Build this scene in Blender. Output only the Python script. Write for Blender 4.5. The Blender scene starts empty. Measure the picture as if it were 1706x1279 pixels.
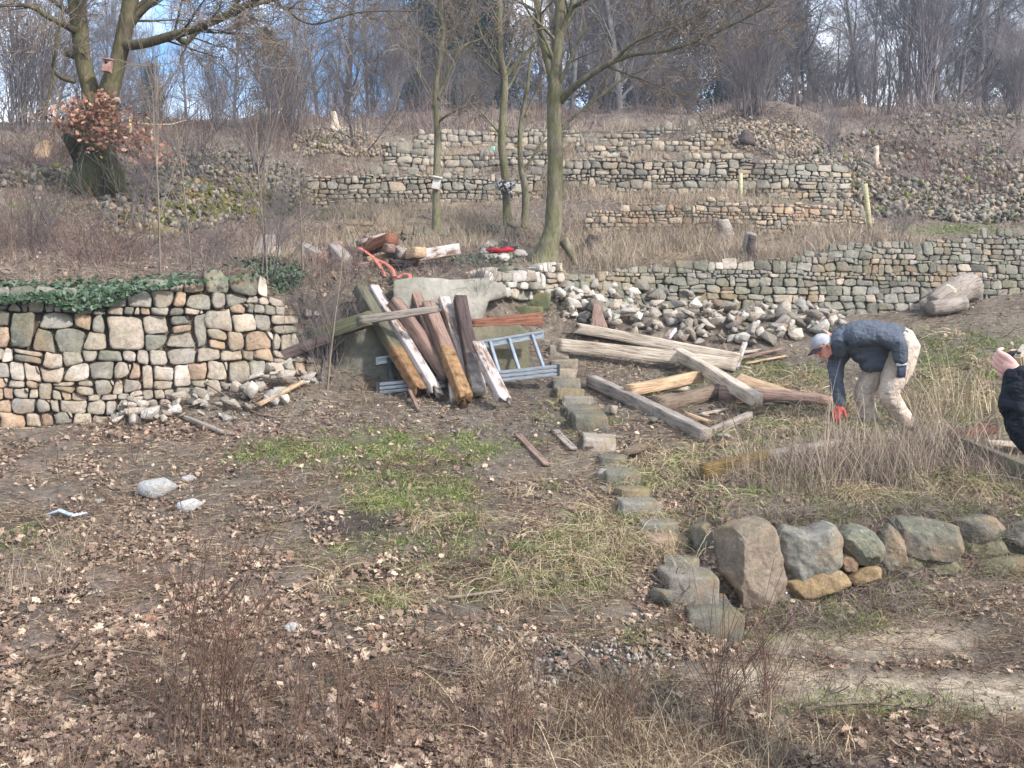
import bpy, bmesh, math, random
import numpy as np
from mathutils import Vector, Matrix, Quaternion
SC = bpy.context.scene
COL = SC.collection
# ------------------------------------------------------------------ camera, sky, sun, exposure
F = 1725.0; CXP = 853.0; HOR = 600.0; ZC = 1.75
cam_d = bpy.data.cameras.new('camera'); cam = bpy.data.objects.new('camera', cam_d); COL.objects.link(cam)
cam.location = (0, 0, ZC); cam.rotation_euler = (math.radians(90), 0, 0)
cam_d.sensor_width = 36; cam_d.lens = 36*F/1706; cam_d.shift_y = -(639.5-HOR)/1706
cam_d.clip_start = 0.05; cam_d.clip_end = 2000
SC.camera = cam
SUN_EL, SUN_AZ = math.radians(34), math.radians(128)     # azimuth clockwise from +Y: behind the camera, to the right
w = bpy.data.worlds.new('World'); SC.world = w; w.use_nodes = True
nt = w.node_tree; nt.nodes.clear()
def wn(t, **k):
    n = nt.nodes.new(t)
    for a, b in k.items(): setattr(n, a, b)
    return n
sky = wn('ShaderNodeTexSky', sky_type='NISHITA', sun_disc=False)
sky.sun_elevation = SUN_EL; sky.sun_rotation = SUN_AZ; sky.air_density = 1.0; sky.dust_density = 1.2; sky.ozone_density = 2.0
bg = wn('ShaderNodeBackground'); bg.inputs[1].default_value = 0.15
hs = wn('ShaderNodeHueSaturation'); hs.inputs['Saturation'].default_value = 1.35; nt.links.new(sky.outputs[0], hs.inputs['Color']); nt.links.new(hs.outputs[0], bg.inputs[0])
bg2 = wn('ShaderNodeBackground'); bg2.inputs[0].default_value = (0.90, 0.94, 1.0, 1); bg2.inputs[1].default_value = 1.1
tc = wn('ShaderNodeTexCoord'); mp = wn('ShaderNodeMapping'); mp.inputs['Scale'].default_value = (1, 1, 2.2); mp.inputs['Location'].default_value = (0.35, 0.1, 0.2)
nz = wn('ShaderNodeTexNoise'); nz.inputs['Scale'].default_value = 2.6; nz.inputs['Detail'].default_value = 8; nz.inputs['Roughness'].default_value = 0.6
rp = wn('ShaderNodeValToRGB'); rp.color_ramp.elements[0].position = 0.40; rp.color_ramp.elements[1].position = 0.60
mx = wn('ShaderNodeMixShader'); wo = wn('ShaderNodeOutputWorld')
nt.links.new(tc.outputs['Generated'], mp.inputs[0]); nt.links.new(mp.outputs[0], nz.inputs['Vector'])
nt.links.new(nz.outputs[0], rp.inputs[0]); nt.links.new(rp.outputs[0], mx.inputs[0])
nt.links.new(bg.outputs[0], mx.inputs[1]); nt.links.new(bg2.outputs[0], mx.inputs[2]); nt.links.new(mx.outputs[0], wo.inputs[0])
sd = bpy.data.lights.new('sun', 'SUN'); sd.energy = 3.1; sd.angle = math.radians(4); sd.color = (1.0, 0.965, 0.94)
so = bpy.data.objects.new('sun', sd); COL.objects.link(so)
_d = Vector((math.sin(SUN_AZ)*math.cos(SUN_EL), math.cos(SUN_AZ)*math.cos(SUN_EL), math.sin(SUN_EL)))
so.rotation_euler = _d.to_track_quat('Z', 'Y').to_euler(); so.location = (0, 0, 30)
SC.view_settings.view_transform = 'Standard'; SC.view_settings.look = 'None'; SC.view_settings.gamma = 1
SC.view_settings.exposure = 1.2
SC.cycles.max_bounces = 6; SC.cycles.diffuse_bounces = 3; SC.cycles.glossy_bounces = 2; SC.cycles.transparent_max_bounces = 8
SC.cycles.volume_bounces = 0; SC.cycles.use_adaptive_sampling = True; SC.cycles.adaptive_threshold = 0.02
# ------------------------------------------------------------------ helpers
R = random.Random(7)
NR = np.random.default_rng(7)
def lin(c, k=1.0):
    return tuple(k*((v/255)/12.92 if v/255 <= 0.04045 else ((v/255+0.055)/1.055)**2.4) for v in c)
def W(px, py, Y):
    return Vector(((px-CXP)/F*Y, Y, ZC+(HOR-py)/F*Y))
def hash3(i, j, k, seed=0):
    h = (i*374761393 + j*668265263 + k*2147483647 + seed*1274126177) & 0xFFFFFFFF
    h = ((h ^ (h >> 13))*1274126177) & 0xFFFFFFFF
    h = (h ^ (h >> 16)) & 0xFFFFFFFF
    return h.astype(np.float64)/4294967295.0
def vnoise(p, seed=0):
    p = np.asarray(p, float)
    i = np.floor(p).astype(np.int64); f = p-i; f = f*f*(3-2*f)
    out = 0
    for a in (0, 1):
        wx = f[..., 0] if a else 1-f[..., 0]
        for b in (0, 1):
            wy = f[..., 1] if b else 1-f[..., 1]
            for c in (0, 1):
                wz = f[..., 2] if c else 1-f[..., 2]
                out = out + wx*wy*wz*hash3(i[..., 0]+a, i[..., 1]+b, i[..., 2]+c, seed)
    return out*2-1
def fbm(p, seed=0, oct=4, gain=0.5):
    p = np.asarray(p, float); s = 0; a = 1.0; t = 0
    for o in range(oct):
        s = s+a*vnoise(p*(2**o), seed+o*17); t += a; a *= gain
    return s/t
def sstep(a, b, x):
    t = np.clip((x-a)/(b-a), 0, 1); return t*t*(3-2*t)
class MB:
    def __init__(s): s.V = []; s.T = []; s.Q = []; s.C = []; s.n = 0
    def add(s, V, T=None, Q=None, C=None):
        V = np.asarray(V, float).reshape(-1, 3)
        if T is not None and len(T): s.T.append(np.asarray(T, np.int64).reshape(-1, 3)+s.n)
        if Q is not None and len(Q): s.Q.append(np.asarray(Q, np.int64).reshape(-1, 4)+s.n)
        if C is None: C = np.full((len(V), 3), 0.5)
        C = np.asarray(C, float)
        if C.ndim == 1: C = np.tile(C, (len(V), 1))
        s.C.append(C); s.V.append(V); s.n += len(V)
    def mesh(s, name, smooth=True, mat=None):
        V = np.concatenate(s.V) if s.V else np.zeros((0, 3)); C = np.concatenate(s.C) if s.C else np.zeros((0, 3))
        T = np.concatenate(s.T) if s.T else np.zeros((0, 3), int); Q = np.concatenate(s.Q) if s.Q else np.zeros((0, 4), int)
        me = bpy.data.meshes.new(name)
        me.vertices.add(len(V)); me.vertices.foreach_set('co', V.astype(np.float32).ravel())
        nl = T.size+Q.size; npoly = len(T)+len(Q)
        me.loops.add(nl); me.polygons.add(npoly)
        me.loops.foreach_set('vertex_index', np.concatenate([T.ravel(), Q.ravel()]).astype(np.int32))
        st = np.concatenate([np.arange(len(T))*3, len(T)*3+np.arange(len(Q))*4]).astype(np.int32)
        me.polygons.foreach_set('loop_start', st)
        me.update(calc_edges=True)
        if smooth: me.polygons.foreach_set('use_smooth', np.ones(npoly, bool))
        ca = me.color_attributes.new('Col', 'FLOAT_COLOR', 'POINT')
        ca.data.foreach_set('color', np.concatenate([C, np.ones((len(C), 1))], 1).astype(np.float32).ravel())
        me.validate()
        if mat: me.materials.append(mat)
        return me
    def obj(s, name, mat, parent=None, loc=None, rot=None, smooth=True):
        o = bpy.data.objects.new(name, s.mesh(name, smooth, mat)); COL.objects.link(o)
        if parent: o.parent = parent
        if loc is not None: o.location = loc
        if rot is not None: o.rotation_euler = rot
        return o
def tag(o, label=None, cat=None, group=None, kind=None):
    if label: o['label'] = label
    if cat: o['category'] = cat
    if group: o['group'] = group
    if kind: o['kind'] = kind
    elif cat: o['kind'] = 'thing'
    return o
def empty(name, loc=(0, 0, 0), rot=None):
    o = bpy.data.objects.new(name, None); COL.objects.link(o); o.location = loc; o.empty_display_size = 0.1
    if rot is not None: o.rotation_euler = rot
    return o
def copy_tree(o, parent=None):
    c = o.copy(); COL.objects.link(c); c.parent = parent
    for ch in list(o.children): copy_tree(ch, c)
    return c
def tube(mb, pts, rad, sides=6, col=(0.5, 0.5, 0.5), cap=True, rough=0.0, seed=0):
    P = np.array([tuple(p) for p in pts], float); n = len(P)
    rad = np.broadcast_to(np.asarray(rad, float), (n,))
    T = np.gradient(P, axis=0); T /= np.linalg.norm(T, axis=1)[:, None]+1e-9
    ref = np.array([0.0, 0, 1]) if abs(T[0, 2]) < 0.9 else np.array([1.0, 0, 0])
    A = np.zeros_like(P); a = np.cross(T[0], ref); a /= np.linalg.norm(a)
    for i in range(n):
        a = a-T[i]*a.dot(T[i]); a /= np.linalg.norm(a)+1e-9; A[i] = a
    B = np.cross(T, A)
    an = np.arange(sides)*2*math.pi/sides
    V = P[:, None]+rad[:, None, None]*(A[:, None]*np.cos(an)[None, :, None]+B[:, None]*np.sin(an)[None, :, None])
    if rough:
        nn = fbm(V.reshape(-1, 3)*(0.6/max(rad.mean(), 1e-3)), seed, 3).reshape(n, sides, 1)
        V = V+(V-P[:, None])*nn*rough
    V = V.reshape(-1, 3)
    i = np.arange(n-1)[:, None]*sides; j = np.arange(sides)[None]; k = (j+1) % sides
    Q = np.stack([i+j, i+k, i+sides+k, i+sides+j], -1).reshape(-1, 4)
    Tt = None
    if cap:
        V = np.concatenate([V, P[:1], P[-1:]]); e = (n-1)*sides
        Tt = [(k2, j2, n*sides) for j2, k2 in zip(range(sides), [(x+1) % sides for x in range(sides)])] + [(e+j2, e+(j2+1) % sides, n*sides+1) for j2 in range(sides)]
    mb.add(V, Tt, Q, col)
def facet(V, c, rr, n=12, lo=.6, hi=.86, front=False):
    rel = V-c
    for _q in range(n):
        nv = np.array([rr.gauss(0, .55), -1.0, rr.gauss(0, .55)]) if front else np.array([rr.gauss(0, .8) for _a in range(3)]); nv /= np.linalg.norm(nv)
        pr = rel@nv; ov = np.maximum(0, pr-pr.max()*rr.uniform(lo, hi)); rel = rel-nv*(ov*.94)[:, None]
    return rel+c
def rotm(ax, an):
    return np.array(Matrix.Rotation(an, 3, Vector(ax)))
# ------------------------------------------------------------------ materials
def ramp(nt, fac, stops, interp='LINEAR'):
    r = nt.nodes.new('ShaderNodeValToRGB'); r.color_ramp.interpolation = interp
    el = r.color_ramp.elements
    while len(el) < len(stops): el.new(0.5)
    for e, (p, c) in zip(el, stops): e.position = p; e.color = (*c, 1) if len(c) == 3 else c
    nt.links.new(fac, r.inputs[0]); return r.outputs[0]
def mixc(nt, fac, a, b, mode='MIX'):
    m = nt.nodes.new('ShaderNodeMix'); m.data_type = 'RGBA'; m.blend_type = mode
    for s, v in ((0, fac), (6, a), (7, b)):
        if hasattr(v, 'is_output') or isinstance(v, bpy.types.NodeSocket): nt.links.new(v, m.inputs[s])
        elif s == 0: m.inputs[0].default_value = v
        else: m.inputs[s].default_value = (*v, 1)
    return m.outputs[2]
def noise(nt, scale, detail=4, rough=0.55, vec=None, coord='Object', stretch=None):
    n = nt.nodes.new('ShaderNodeTexNoise'); n.inputs['Scale'].default_value = scale; n.inputs['Detail'].default_value = detail; n.inputs['Roughness'].default_value = rough
    if vec is None:
        t = nt.nodes.new('ShaderNodeTexCoord'); vec = t.outputs[coord]
    if stretch:
        m = nt.nodes.new('ShaderNodeMapping'); m.inputs['Scale'].default_value = stretch; nt.links.new(vec, m.inputs[0]); vec = m.outputs[0]
    nt.links.new(vec, n.inputs['Vector']); return n.outputs[0]
def mth(nt, op, a, b=0.0):
    m = nt.nodes.new('ShaderNodeMath'); m.operation = op
    for i, v in enumerate((a, b)):
        if isinstance(v, bpy.types.NodeSocket): nt.links.new(v, m.inputs[i])
        else: m.inputs[i].default_value = v
    return m.outputs[0]
def newmat(name, rough=0.85, spec=0.25):
    m = bpy.data.materials.new(name); m.use_nodes = True; nt = m.node_tree
    b = nt.nodes['Principled BSDF']; b.inputs['Roughness'].default_value = rough; b.inputs['Specular IOR Level'].default_value = spec
    return m, nt, b
def bump(nt, b, h, strength=0.5, dist=0.02):
    bp = nt.nodes.new('ShaderNodeBump'); bp.inputs['Strength'].default_value = strength; bp.inputs['Distance'].default_value = dist
    nt.links.new(h, bp.inputs['Height']); nt.links.new(bp.outputs[0], b.inputs['Normal'])
def attr(nt, name='Col'):
    a = nt.nodes.new('ShaderNodeAttribute'); a.attribute_name = name; return a.outputs['Color']
def vary(nt, c, amt=0.3, obj=False):
    if obj: s = nt.nodes.new('ShaderNodeObjectInfo').outputs['Random']
    else: s = nt.nodes.new('ShaderNodeNewGeometry').outputs['Random Per Island']
    h = nt.nodes.new('ShaderNodeHueSaturation'); nt.links.new(c, h.inputs['Color'])
    v = nt.nodes.new('ShaderNodeMapRange'); v.inputs['To Min'].default_value = 1-amt; v.inputs['To Max'].default_value = 1+amt
    nt.links.new(s, v.inputs[0]); nt.links.new(v.outputs[0], h.inputs['Value']); return h.outputs[0]
def m_stone(name, moss=0.0, scale=1.0, objrand=False, lichen=0.25):
    m, nt, b = newmat(name, 0.9, 0.15)
    c = attr(nt)
    n1 = noise(nt, 7*scale, 6, 0.65); n2 = noise(nt, 32*scale, 5, 0.7); n3 = noise(nt, 2.2*scale, 3)
    c = mixc(nt, 1.0, c, ramp(nt, n1, [(0.3, (0.62, 0.62, 0.63)), (0.55, (1, 1, 1)), (0.75, (1.22, 1.16, 1.08))]), 'MULTIPLY')
    c = mixc(nt, 1.0, c, ramp(nt, n2, [(0.3, (0.72, 0.72, 0.72)), (0.6, (1.1, 1.1, 1.1))]), 'MULTIPLY')
    c = mixc(nt, ramp(nt, n3, [(0.52, (0, 0, 0)), (0.7, (0.55, 0.55, 0.55))]), c, lin((160, 130, 98), 0.75))
    if lichen:
        c = mixc(nt, ramp(nt, noise(nt, 11*scale, 6, 0.7), [(0.6, (0, 0, 0)), (0.68, (lichen*2,)*3)]), c, lin((172, 172, 160), 0.8))
    if moss:
        g = nt.nodes.new('ShaderNodeNewGeometry'); sx = nt.nodes.new('ShaderNodeSeparateXYZ'); nt.links.new(g.outputs['Normal'], sx.inputs[0])
        f = mth(nt, 'MULTIPLY', mth(nt, 'ADD', sx.outputs[2], 0.55), ramp(nt, noise(nt, 3.2, 4, 0.6), [(0.42, (0, 0, 0)), (0.62, (1, 1, 1))]))
        f = mth(nt, 'MINIMUM', mth(nt, 'MULTIPLY', f, moss), 0.9)
        c = mixc(nt, f, c, ramp(nt, n2, [(0.3, lin((52, 58, 30))), (0.7, lin((104, 106, 58)))]))
    if objrand: c = vary(nt, c, 0.28, True)
    nt.links.new(c, b.inputs['Base Color'])
    h = mth(nt, 'ADD', n1, mth(nt, 'MULTIPLY', n2, 0.5))
    bump(nt, b, h, 0.9, 0.022/scale)
    return m
def m_simple(name, c1, c2, scale=6, bumpv=0.4, rough=0.85, spec=0.2, island=0.0, objr=0.0, stretch=None, dist=0.01, metal=0.0, trans=0.0, detail=5):
    m, nt, b = newmat(name, rough, spec)
    n = noise(nt, scale, detail, 0.6, stretch=stretch)
    c = ramp(nt, n, [(0.3, c1), (0.7, c2)])
    if island: c = vary(nt, c, island)
    if objr: c = vary(nt, c, objr, True)
    nt.links.new(c, b.inputs['Base Color']); b.inputs['Metallic'].default_value = metal
    if bumpv: bump(nt, b, n, bumpv, dist)
    return m
def m_island(name, stops, rough=0.8, tr=0.0, amt=0.25, wnoise=None):
    """colour picked per loose piece from a ramp"""
    m, nt, b = newmat(name, rough, 0.15)
    g = nt.nodes.new('ShaderNodeNewGeometry')
    c = ramp(nt, g.outputs['Random Per Island'], stops)
    n = noise(nt, 1.1, 3)
    c = mixc(nt, 1.0, c, ramp(nt, n, [(0.3, (1-amt,)*3), (0.7, (1+amt,)*3)]), 'MULTIPLY')
    nt.links.new(c, b.inputs['Base Color']); return m
def m_attr(name, rough=0.85, fine=20, amt=0.25, bumpv=0.3, dist=0.01, stretch=None, island=0.0):
    m, nt, b = newmat(name, rough, 0.2)
    n = noise(nt, fine, 5, 0.65, stretch=stretch)
    c = mixc(nt, 1.0, attr(nt), ramp(nt, n, [(0.3, (1-amt,)*3), (0.7, (1+amt,)*3)]), 'MULTIPLY')
    if island: c = vary(nt, c, island)
    nt.links.new(c, b.inputs['Base Color'])
    if bumpv: bump(nt, b, n, bumpv, dist)
    return m
# ------------------------------------------------------------------ terrain: profiles up the slope along bearings from the camera
def zp(py, Y): return ZC+(HOR-py)*Y/F
KU = [-700, 0, 250, 400, 520, 620, 760, 880, 960, 1060, 1150, 1205, 1300, 1480, 1706, 2400]
# every knot is (Y, pixel row) except the first two, which are (Y, z)
ROWS = []
def row(vals, isz=False):
    ROWS.append([(Y, v if isz else zp(v, Y)) for Y, v in vals])
n_ = len(KU)
row([(1.0, .12)]*n_, True)
row([(3.2, -.02)]*4+[(3.2, -.03), (3.2, -.05), (3.2, -.07), (3.2, -.08), (3.2, -.1), (3.2, -.1), (3.2, -.1), (3.2, -.1), (3.2, -.1), (3.2, -.1), (3.2, -.1), (3.2, -.1)], True)
row([(4.6, .15)]*5+[(4.6, .14), (4.6, .10), (4.6, .04), (4.6, 0), (4.6, -.05), (4.6, -.08), (4.6, -.10), (4.6, -.12), (4.6, -.12), (4.6, -.12), (4.6, -.12)], True)
row([(5.9, .40)]*5+[(5.9, .38), (5.9, .33), (5.9, .24), (5.9, .17), (5.9, .08), (5.9, .02), (5.9, -.03), (6.0, -.08), (6.0, -.09), (6.0, -.09), (6.0, -.09)], True)
row([(6.8, .58)]*5+[(6.8, .57), (6.8, .52), (6.8, .45), (6.8, .40), (6.8, .33), (6.75, .26), (6.8, .12), (6.8, .14), (7.2, .22), (7.6, .19), (7.6, .2)], True)
row([(7.0, .62)]*5+[(7.0, .61), (7.0, .56), (7.0, .50), (7.0, .45), (7.0, .39), (7.0, .36), (7.0, .62), (7.0, .62), (7.42, .62), (7.8, .56), (7.8, .56)], True)
row([(8.2, .86)]*5+[(8.2, .85), (8.2, .82), (8.2, .78), (8.2, .75), (8.2, .74), (8.2, .77), (8.2, .82), (8.2, .86), (8.3, .84), (8.4, .82), (8.4, .8)], True)
row([(8.9, 1.0)]*4+[(9.4, 1.1), (9.5, 1.11), (9.5, 1.10), (9.5, 1.09), (9.5, 1.08), (9.5, 1.08), (9.5, 1.09), (9.5, 1.1), (9.5, 1.12), (9.5, 1.1), (9.5, 1.1), (9.5, 1.1)], True)
row([(9.2, 1.1), (9.2, 1.1), (9.5, 1.15), (9.9, 1.22), (10.3, 1.32), (10.4, 1.34), (10.5, 1.35), (11.2, 1.44), (11.5, 1.46), (11.5, 1.46), (11.5, 1.47), (11.5, 1.48), (11.5, 1.48), (11.5, 1.5), (11.5, 1.55), (11.5, 1.6)], True)
# foot and head of the big retaining wall (left wall, timber bank, right wall)
row([(9.4, 705), (9.5, 705), (9.9, 690), (10.3, 668), (10.8, 650), (10.9, 652), (11.0, 642), (12.0, 600), (13.0, 560), (13.9, 547), (14.1, 546), (14.2, 545), (14.3, 543), (14.6, 516), (14.9, 488), (15.2, 450)])
row([(9.6, 505), (9.7, 505), (10.1, 488), (10.5, 472), (11.4, 462), (11.6, 462), (11.8, 466), (13.6, 468), (13.7, 474), (14.1, 464), (14.3, 456), (14.4, 450), (14.5, 445), (14.8, 415), (15.1, 396), (15.4, 360)])
row([(10.1, 470), (10.2, 465), (10.6, 455), (11.2, 448), (12.2, 436), (12.4, 438), (12.8, 440), (14.8, 436), (15.0, 440), (15.2, 432), (15.3, 425), (15.4, 420), (15.6, 410), (15.9, 392), (16.0, 384), (16.2, 345)])
row([(11.0, 440), (11.2, 430), (11.8, 425), (12.8, 418), (15.0, 404), (15.0, 404), (15.4, 402), (16.4, 398), (16.8, 394), (17.0, 392), (17.0, 390), (17.1, 388), (17.2, 384), (18.0, 374), (17.5, 377), (17.5, 330)])
row([(11.6, 410), (11.8, 405), (12.8, 396), (14.0, 392), (15.2, 380), (15.2, 382), (15.6, 384), (16.6, 388), (17.0, 372), (17.2, 352), (17.2, 352), (17.3, 350), (17.4, 348), (18.1, 368), (17.9, 372), (17.9, 325)])
row([(13.2, 350), (13.4, 345), (14.4, 345), (16.0, 352), (19.4, 347), (19.5, 345), (19.6, 340), (19.7, 332), (19.7, 325), (19.8, 322), (19.8, 322), (19.8, 324), (19.8, 328), (19.3, 350), (19.0, 348), (19, 300)])
row([(14.6, 308), (14.8, 300), (16.0, 305), (17.6, 315), (19.7, 300), (19.8, 296), (19.9, 297), (20.0, 300), (20.0, 276), (20.0, 270), (20.0, 268), (20.0, 268), (20.1, 272), (20.6, 300), (20.6, 298), (20.6, 250)])
row([(16.2, 275), (16.4, 272), (18.0, 275), (19.8, 280), (22.0, 286), (22.5, 288), (23.0, 286), (23.0, 285), (23.0, 262), (23.0, 258), (23.0, 258), (23.0, 260), (23.0, 256), (22.6, 268), (22.5, 262), (22.5, 220)])
row([(17.6, 255), (18.0, 252), (19.8, 250), (21.5, 250), (22.4, 270), (22.8, 262), (23.3, 258), (23.3, 256), (23.2, 244), (23.2, 242), (23.2, 240), (23.3, 240), (23.8, 235), (24.0, 248), (24.0, 240), (24.0, 200)])
row([(19.0, 240), (19.6, 238), (21.5, 232), (23.5, 228), (24.5, 240), (25.5, 250), (26.3, 246), (26.6, 244), (26.8, 236), (27.0, 234), (27.0, 232), (27.0, 230), (26.5, 222), (26.0, 232), (26.0, 222), (26, 190)])
row([(21.0, 226), (21.6, 222), (23.5, 218), (25.5, 214), (26.0, 218), (26.5, 228), (26.6, 226), (26.9, 225), (27.1, 219), (27.3, 216), (27.3, 214), (27.4, 212), (27.5, 208), (27.8, 216), (28.0, 204), (28, 175)])
row([(26.0, 208), (26.0, 206), (28.0, 202), (30.0, 196), (31, 194), (32, 192), (34, 190), (34, 190), (35, 188), (35, 186), (35, 186), (35, 186), (34, 184), (33, 180), (32, 174), (32, 150)])
row([(40, 262), (40, 262), (42, 262), (44, 262), (46, 262), (50, 262), (50, 258), (50, 256), (50, 254), (50, 250), (50, 250), (50, 250), (48, 240), (46, 232), (46, 228), (46, 200)])
row([(90, 330)]*4+[(90, 310)]*12)
row([(160, 420), (160, 420), (160, 400), (160, 380)]+[(160, 360)]*12)
TY = np.array([[v[0] for v in r] for r in ROWS]); TZ = np.array([[v[1] for v in r] for r in ROWS])
KUa = np.array(KU, float); NRW = len(ROWS)
R_BF, R_BT, R_GF, R_GT, R_JF, R_JT, R_LF, R_LT, R_NF, R_NT, R_PF, R_PT = 4, 5, 9, 10, 12, 13, 14, 15, 16, 17, 18, 19
def knots(u):
    u = np.atleast_1d(u).astype(float)
    i = np.clip(np.searchsorted(KUa, u)-1, 0, len(KU)-2); t = np.clip((u-KUa[i])/(KUa[i+1]-KUa[i]), 0, 1)
    # smooth the bend at each bearing a little, except beside the boulder wall
    Y = TY[:, i]*(1-t)+TY[:, i+1]*t; Z = TZ[:, i]*(1-t)+TZ[:, i+1]*t
    return Y, Z
# heaps of stone and earth: centre px, depth, half widths (m), height
HEAPS = [(1010, 12.9, .55, .5, .16), (1130, 13.3, 1.1, .55, .26), (1280, 13.6, 1.1, .5, .22), (1360, 13.9, .5, .4, .12),
         (400, 10.0, .7, .3, .10), (460, 10.35, .5, .35, .22), (300, 9.75, .5, .2, .08),
         (560, 24.0, 1.6, 1.5, .5), (1290, 24.5, 2.0, 1.2, .9), (820, 14.3, .7, .5, .16),
         (1450, 8.9, 1.5, .5, .05)]
def ground(x, y):
    x = np.asarray(x, float); y = np.asarray(y, float); sh = x.shape
    x = x.ravel(); y = np.maximum(y.ravel(), 0.01)
    u = np.clip(CXP+x/y*F, -700, 2400); z = np.zeros_like(x)
    for a in range(0, len(x), 200000):
        s = slice(a, a+200000)
        Y, Z = knots(u[s]); yy = y[s]
        r = np.clip((Y <= yy[None]).sum(0)-1, 0, NRW-2); c = np.arange(len(yy))
        y0, y1, z0, z1 = Y[r, c], Y[r+1, c], Z[r, c], Z[r+1, c]
        z[s] = z0+(z1-z0)*np.clip((yy-y0)/(y1-y0+1e-9), 0, 1)
    amp = 0.035+0.004*y
    amp = np.minimum(amp, 0.3)+.55*sstep(29, 36, y)
    z = z+amp*fbm(np.stack([x*0.7, y*0.7, x*0], -1), 3, 4, 0.55)+0.012*fbm(np.stack([x*9, y*9, x*0], -1), 5, 2)
    for hu, hy, ax, ay, hh in HEAPS:
        hx = (hu-CXP)/F*hy
        z = z+hh*np.exp(-((x-hx)/ax)**2-((y-hy)/ay)**2)
    return z.reshape(sh)
def gz(x, y): return float(ground(np.array([x]), np.array([y]))[0])
# visibility table for placing things on the ground at a given bearing and height in view
UT = np.arange(-700, 2401, 6.0); YT = np.exp(np.linspace(math.log(2.2), math.log(36), 700))
_X = (UT[:, None]-CXP)/F*YT[None]; _Y = np.broadcast_to(YT[None], _X.shape)
_P = HOR-(ground(_X, _Y)-ZC)*F/_Y
_PM = np.minimum.accumulate(_P, axis=1)
def hits(px, py):
    px = np.atleast_1d(px).astype(float); py = np.atleast_1d(py).astype(float)
    c = np.clip(((px-UT[0])/6.0).round().astype(int), 0, len(UT)-1)
    Y = np.zeros(len(px))
    for cc in np.unique(c):
        m = c == cc
        Y[m] = np.interp(-py[m], -_PM[cc], YT)
    X = (px-CXP)/F*Y
    return X, Y, ground(X, Y)
def G(px, py, dz=0.0):
    X, Y, Z = hits([px], [py]); return Vector((X[0], Y[0], Z[0]+dz))
# --- mesh
ug = np.concatenate([np.linspace(-700, -60, 90, endpoint=False), np.arange(-60, 1770, 3.4), np.linspace(1770, 2400, 80)])
sub = [6, 14, 22, 22, 8, 20, 14, 10, 14, 14, 16, 14, 6, 14, 16, 14, 8, 12, 8, 12, 14, 12, 10]
sub = (sub+[8]*NRW)[:NRW-1]
KY, KZ = knots(ug)
Yg = []
for r in range(NRW-1):
    for k in range(sub[r]): Yg.append(KY[r]+(KY[r+1]-KY[r])*k/sub[r])
Yg.append(KY[-1]); Yg = np.array(Yg)
Xg = (ug[None]-CXP)/F*Yg
# near rows: keep ground under the camera closed
Zg = ground(Xg, Yg)
nr, nc = Xg.shape
def blob(px, py, L):
    o = np.zeros_like(px)
    for cx, cy, rx, ry, wt in L:
        o = np.maximum(o, wt*np.exp(-(((px-cx)/rx)**2+((py-cy)/ry)**2)**1.6))
    return o
GREEN = [(690, 748, 150, 28, 1), (690, 825, 110, 30, 1), (480, 755, 90, 22, .8), (620, 790, 90, 14, .6), (760, 870, 60, 20, .5), (960, 940, 90, 45, .4),
         (1300, 625, 90, 20, .7), (1230, 600, 60, 10, .5), (1600, 590, 140, 40, .5), (1560, 680, 120, 40, .6), (1340, 329, 70, 6, 1), (1600, 382, 130, 9, 1), (1330, 375, 90, 6, .6), (70, 345, 60, 14, .9),
         (560, 355, 50, 10, .7), (960, 700, 60, 20, .6), (1120, 655, 60, 30, .5), (1350, 700, 110, 30, .5), (1450, 840, 180, 26, .3), (1650, 880, 80, 30, .4), (800, 980, 60, 20, .6), (640, 1000, 60, 20, .5), (1400, 1030, 110, 22, .35), (700, 930, 180, 50, .22), (60, 900, 60, 30, .25), (1180, 1060, 200, 14, .2), (1480, 1180, 200, 30, .25)]
SAND = [(1500, 1155, 300, 30, 1), (1280, 1128, 110, 22, 1), (1700, 1175, 180, 32, 1), (1480, 1065, 150, 36, .65), (1330, 1070, 100, 20, .5), (1100, 580, 60, 25, .3)]
DARK = [(590, 880, 75, 35, 1), (1030, 1090, 110, 24, 1), (820, 965, 90, 20, .6), (700, 960, 60, 20, .6), (1660, 1060, 90, 50, .6), (930, 660, 60, 60, .5), (1180, 880, 50, 40, .7), (640, 790, 50, 12, .4), (890, 690, 60, 60, .35), (720, 440, 130, 25, .5), (1000, 560, 60, 25, .5)]
STRAW = [(1100, 410, 200, 30, .9), (700, 390, 200, 25, .8), (1150, 320, 200, 20, .7), (1400, 395, 150, 20, .6), (1400, 780, 330, 60, .8), (1050, 900, 140, 90, .6), (900, 800, 80, 40, .3), (700, 330, 160, 20, .7), (900, 245, 350, 20, .6), (130, 920, 60, 40, .6)]
LEAF = [(250, 1000, 330, 140, .9), (300, 720, 260, 30, .7), (700, 1230, 400, 70, .9), (250, 430, 260, 30, .8), (1480, 1240, 300, 50, .6), (1150, 900, 60, 140, .7), (330, 1230, 400, 60, 1), (80, 780, 120, 60, .6)]
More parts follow.
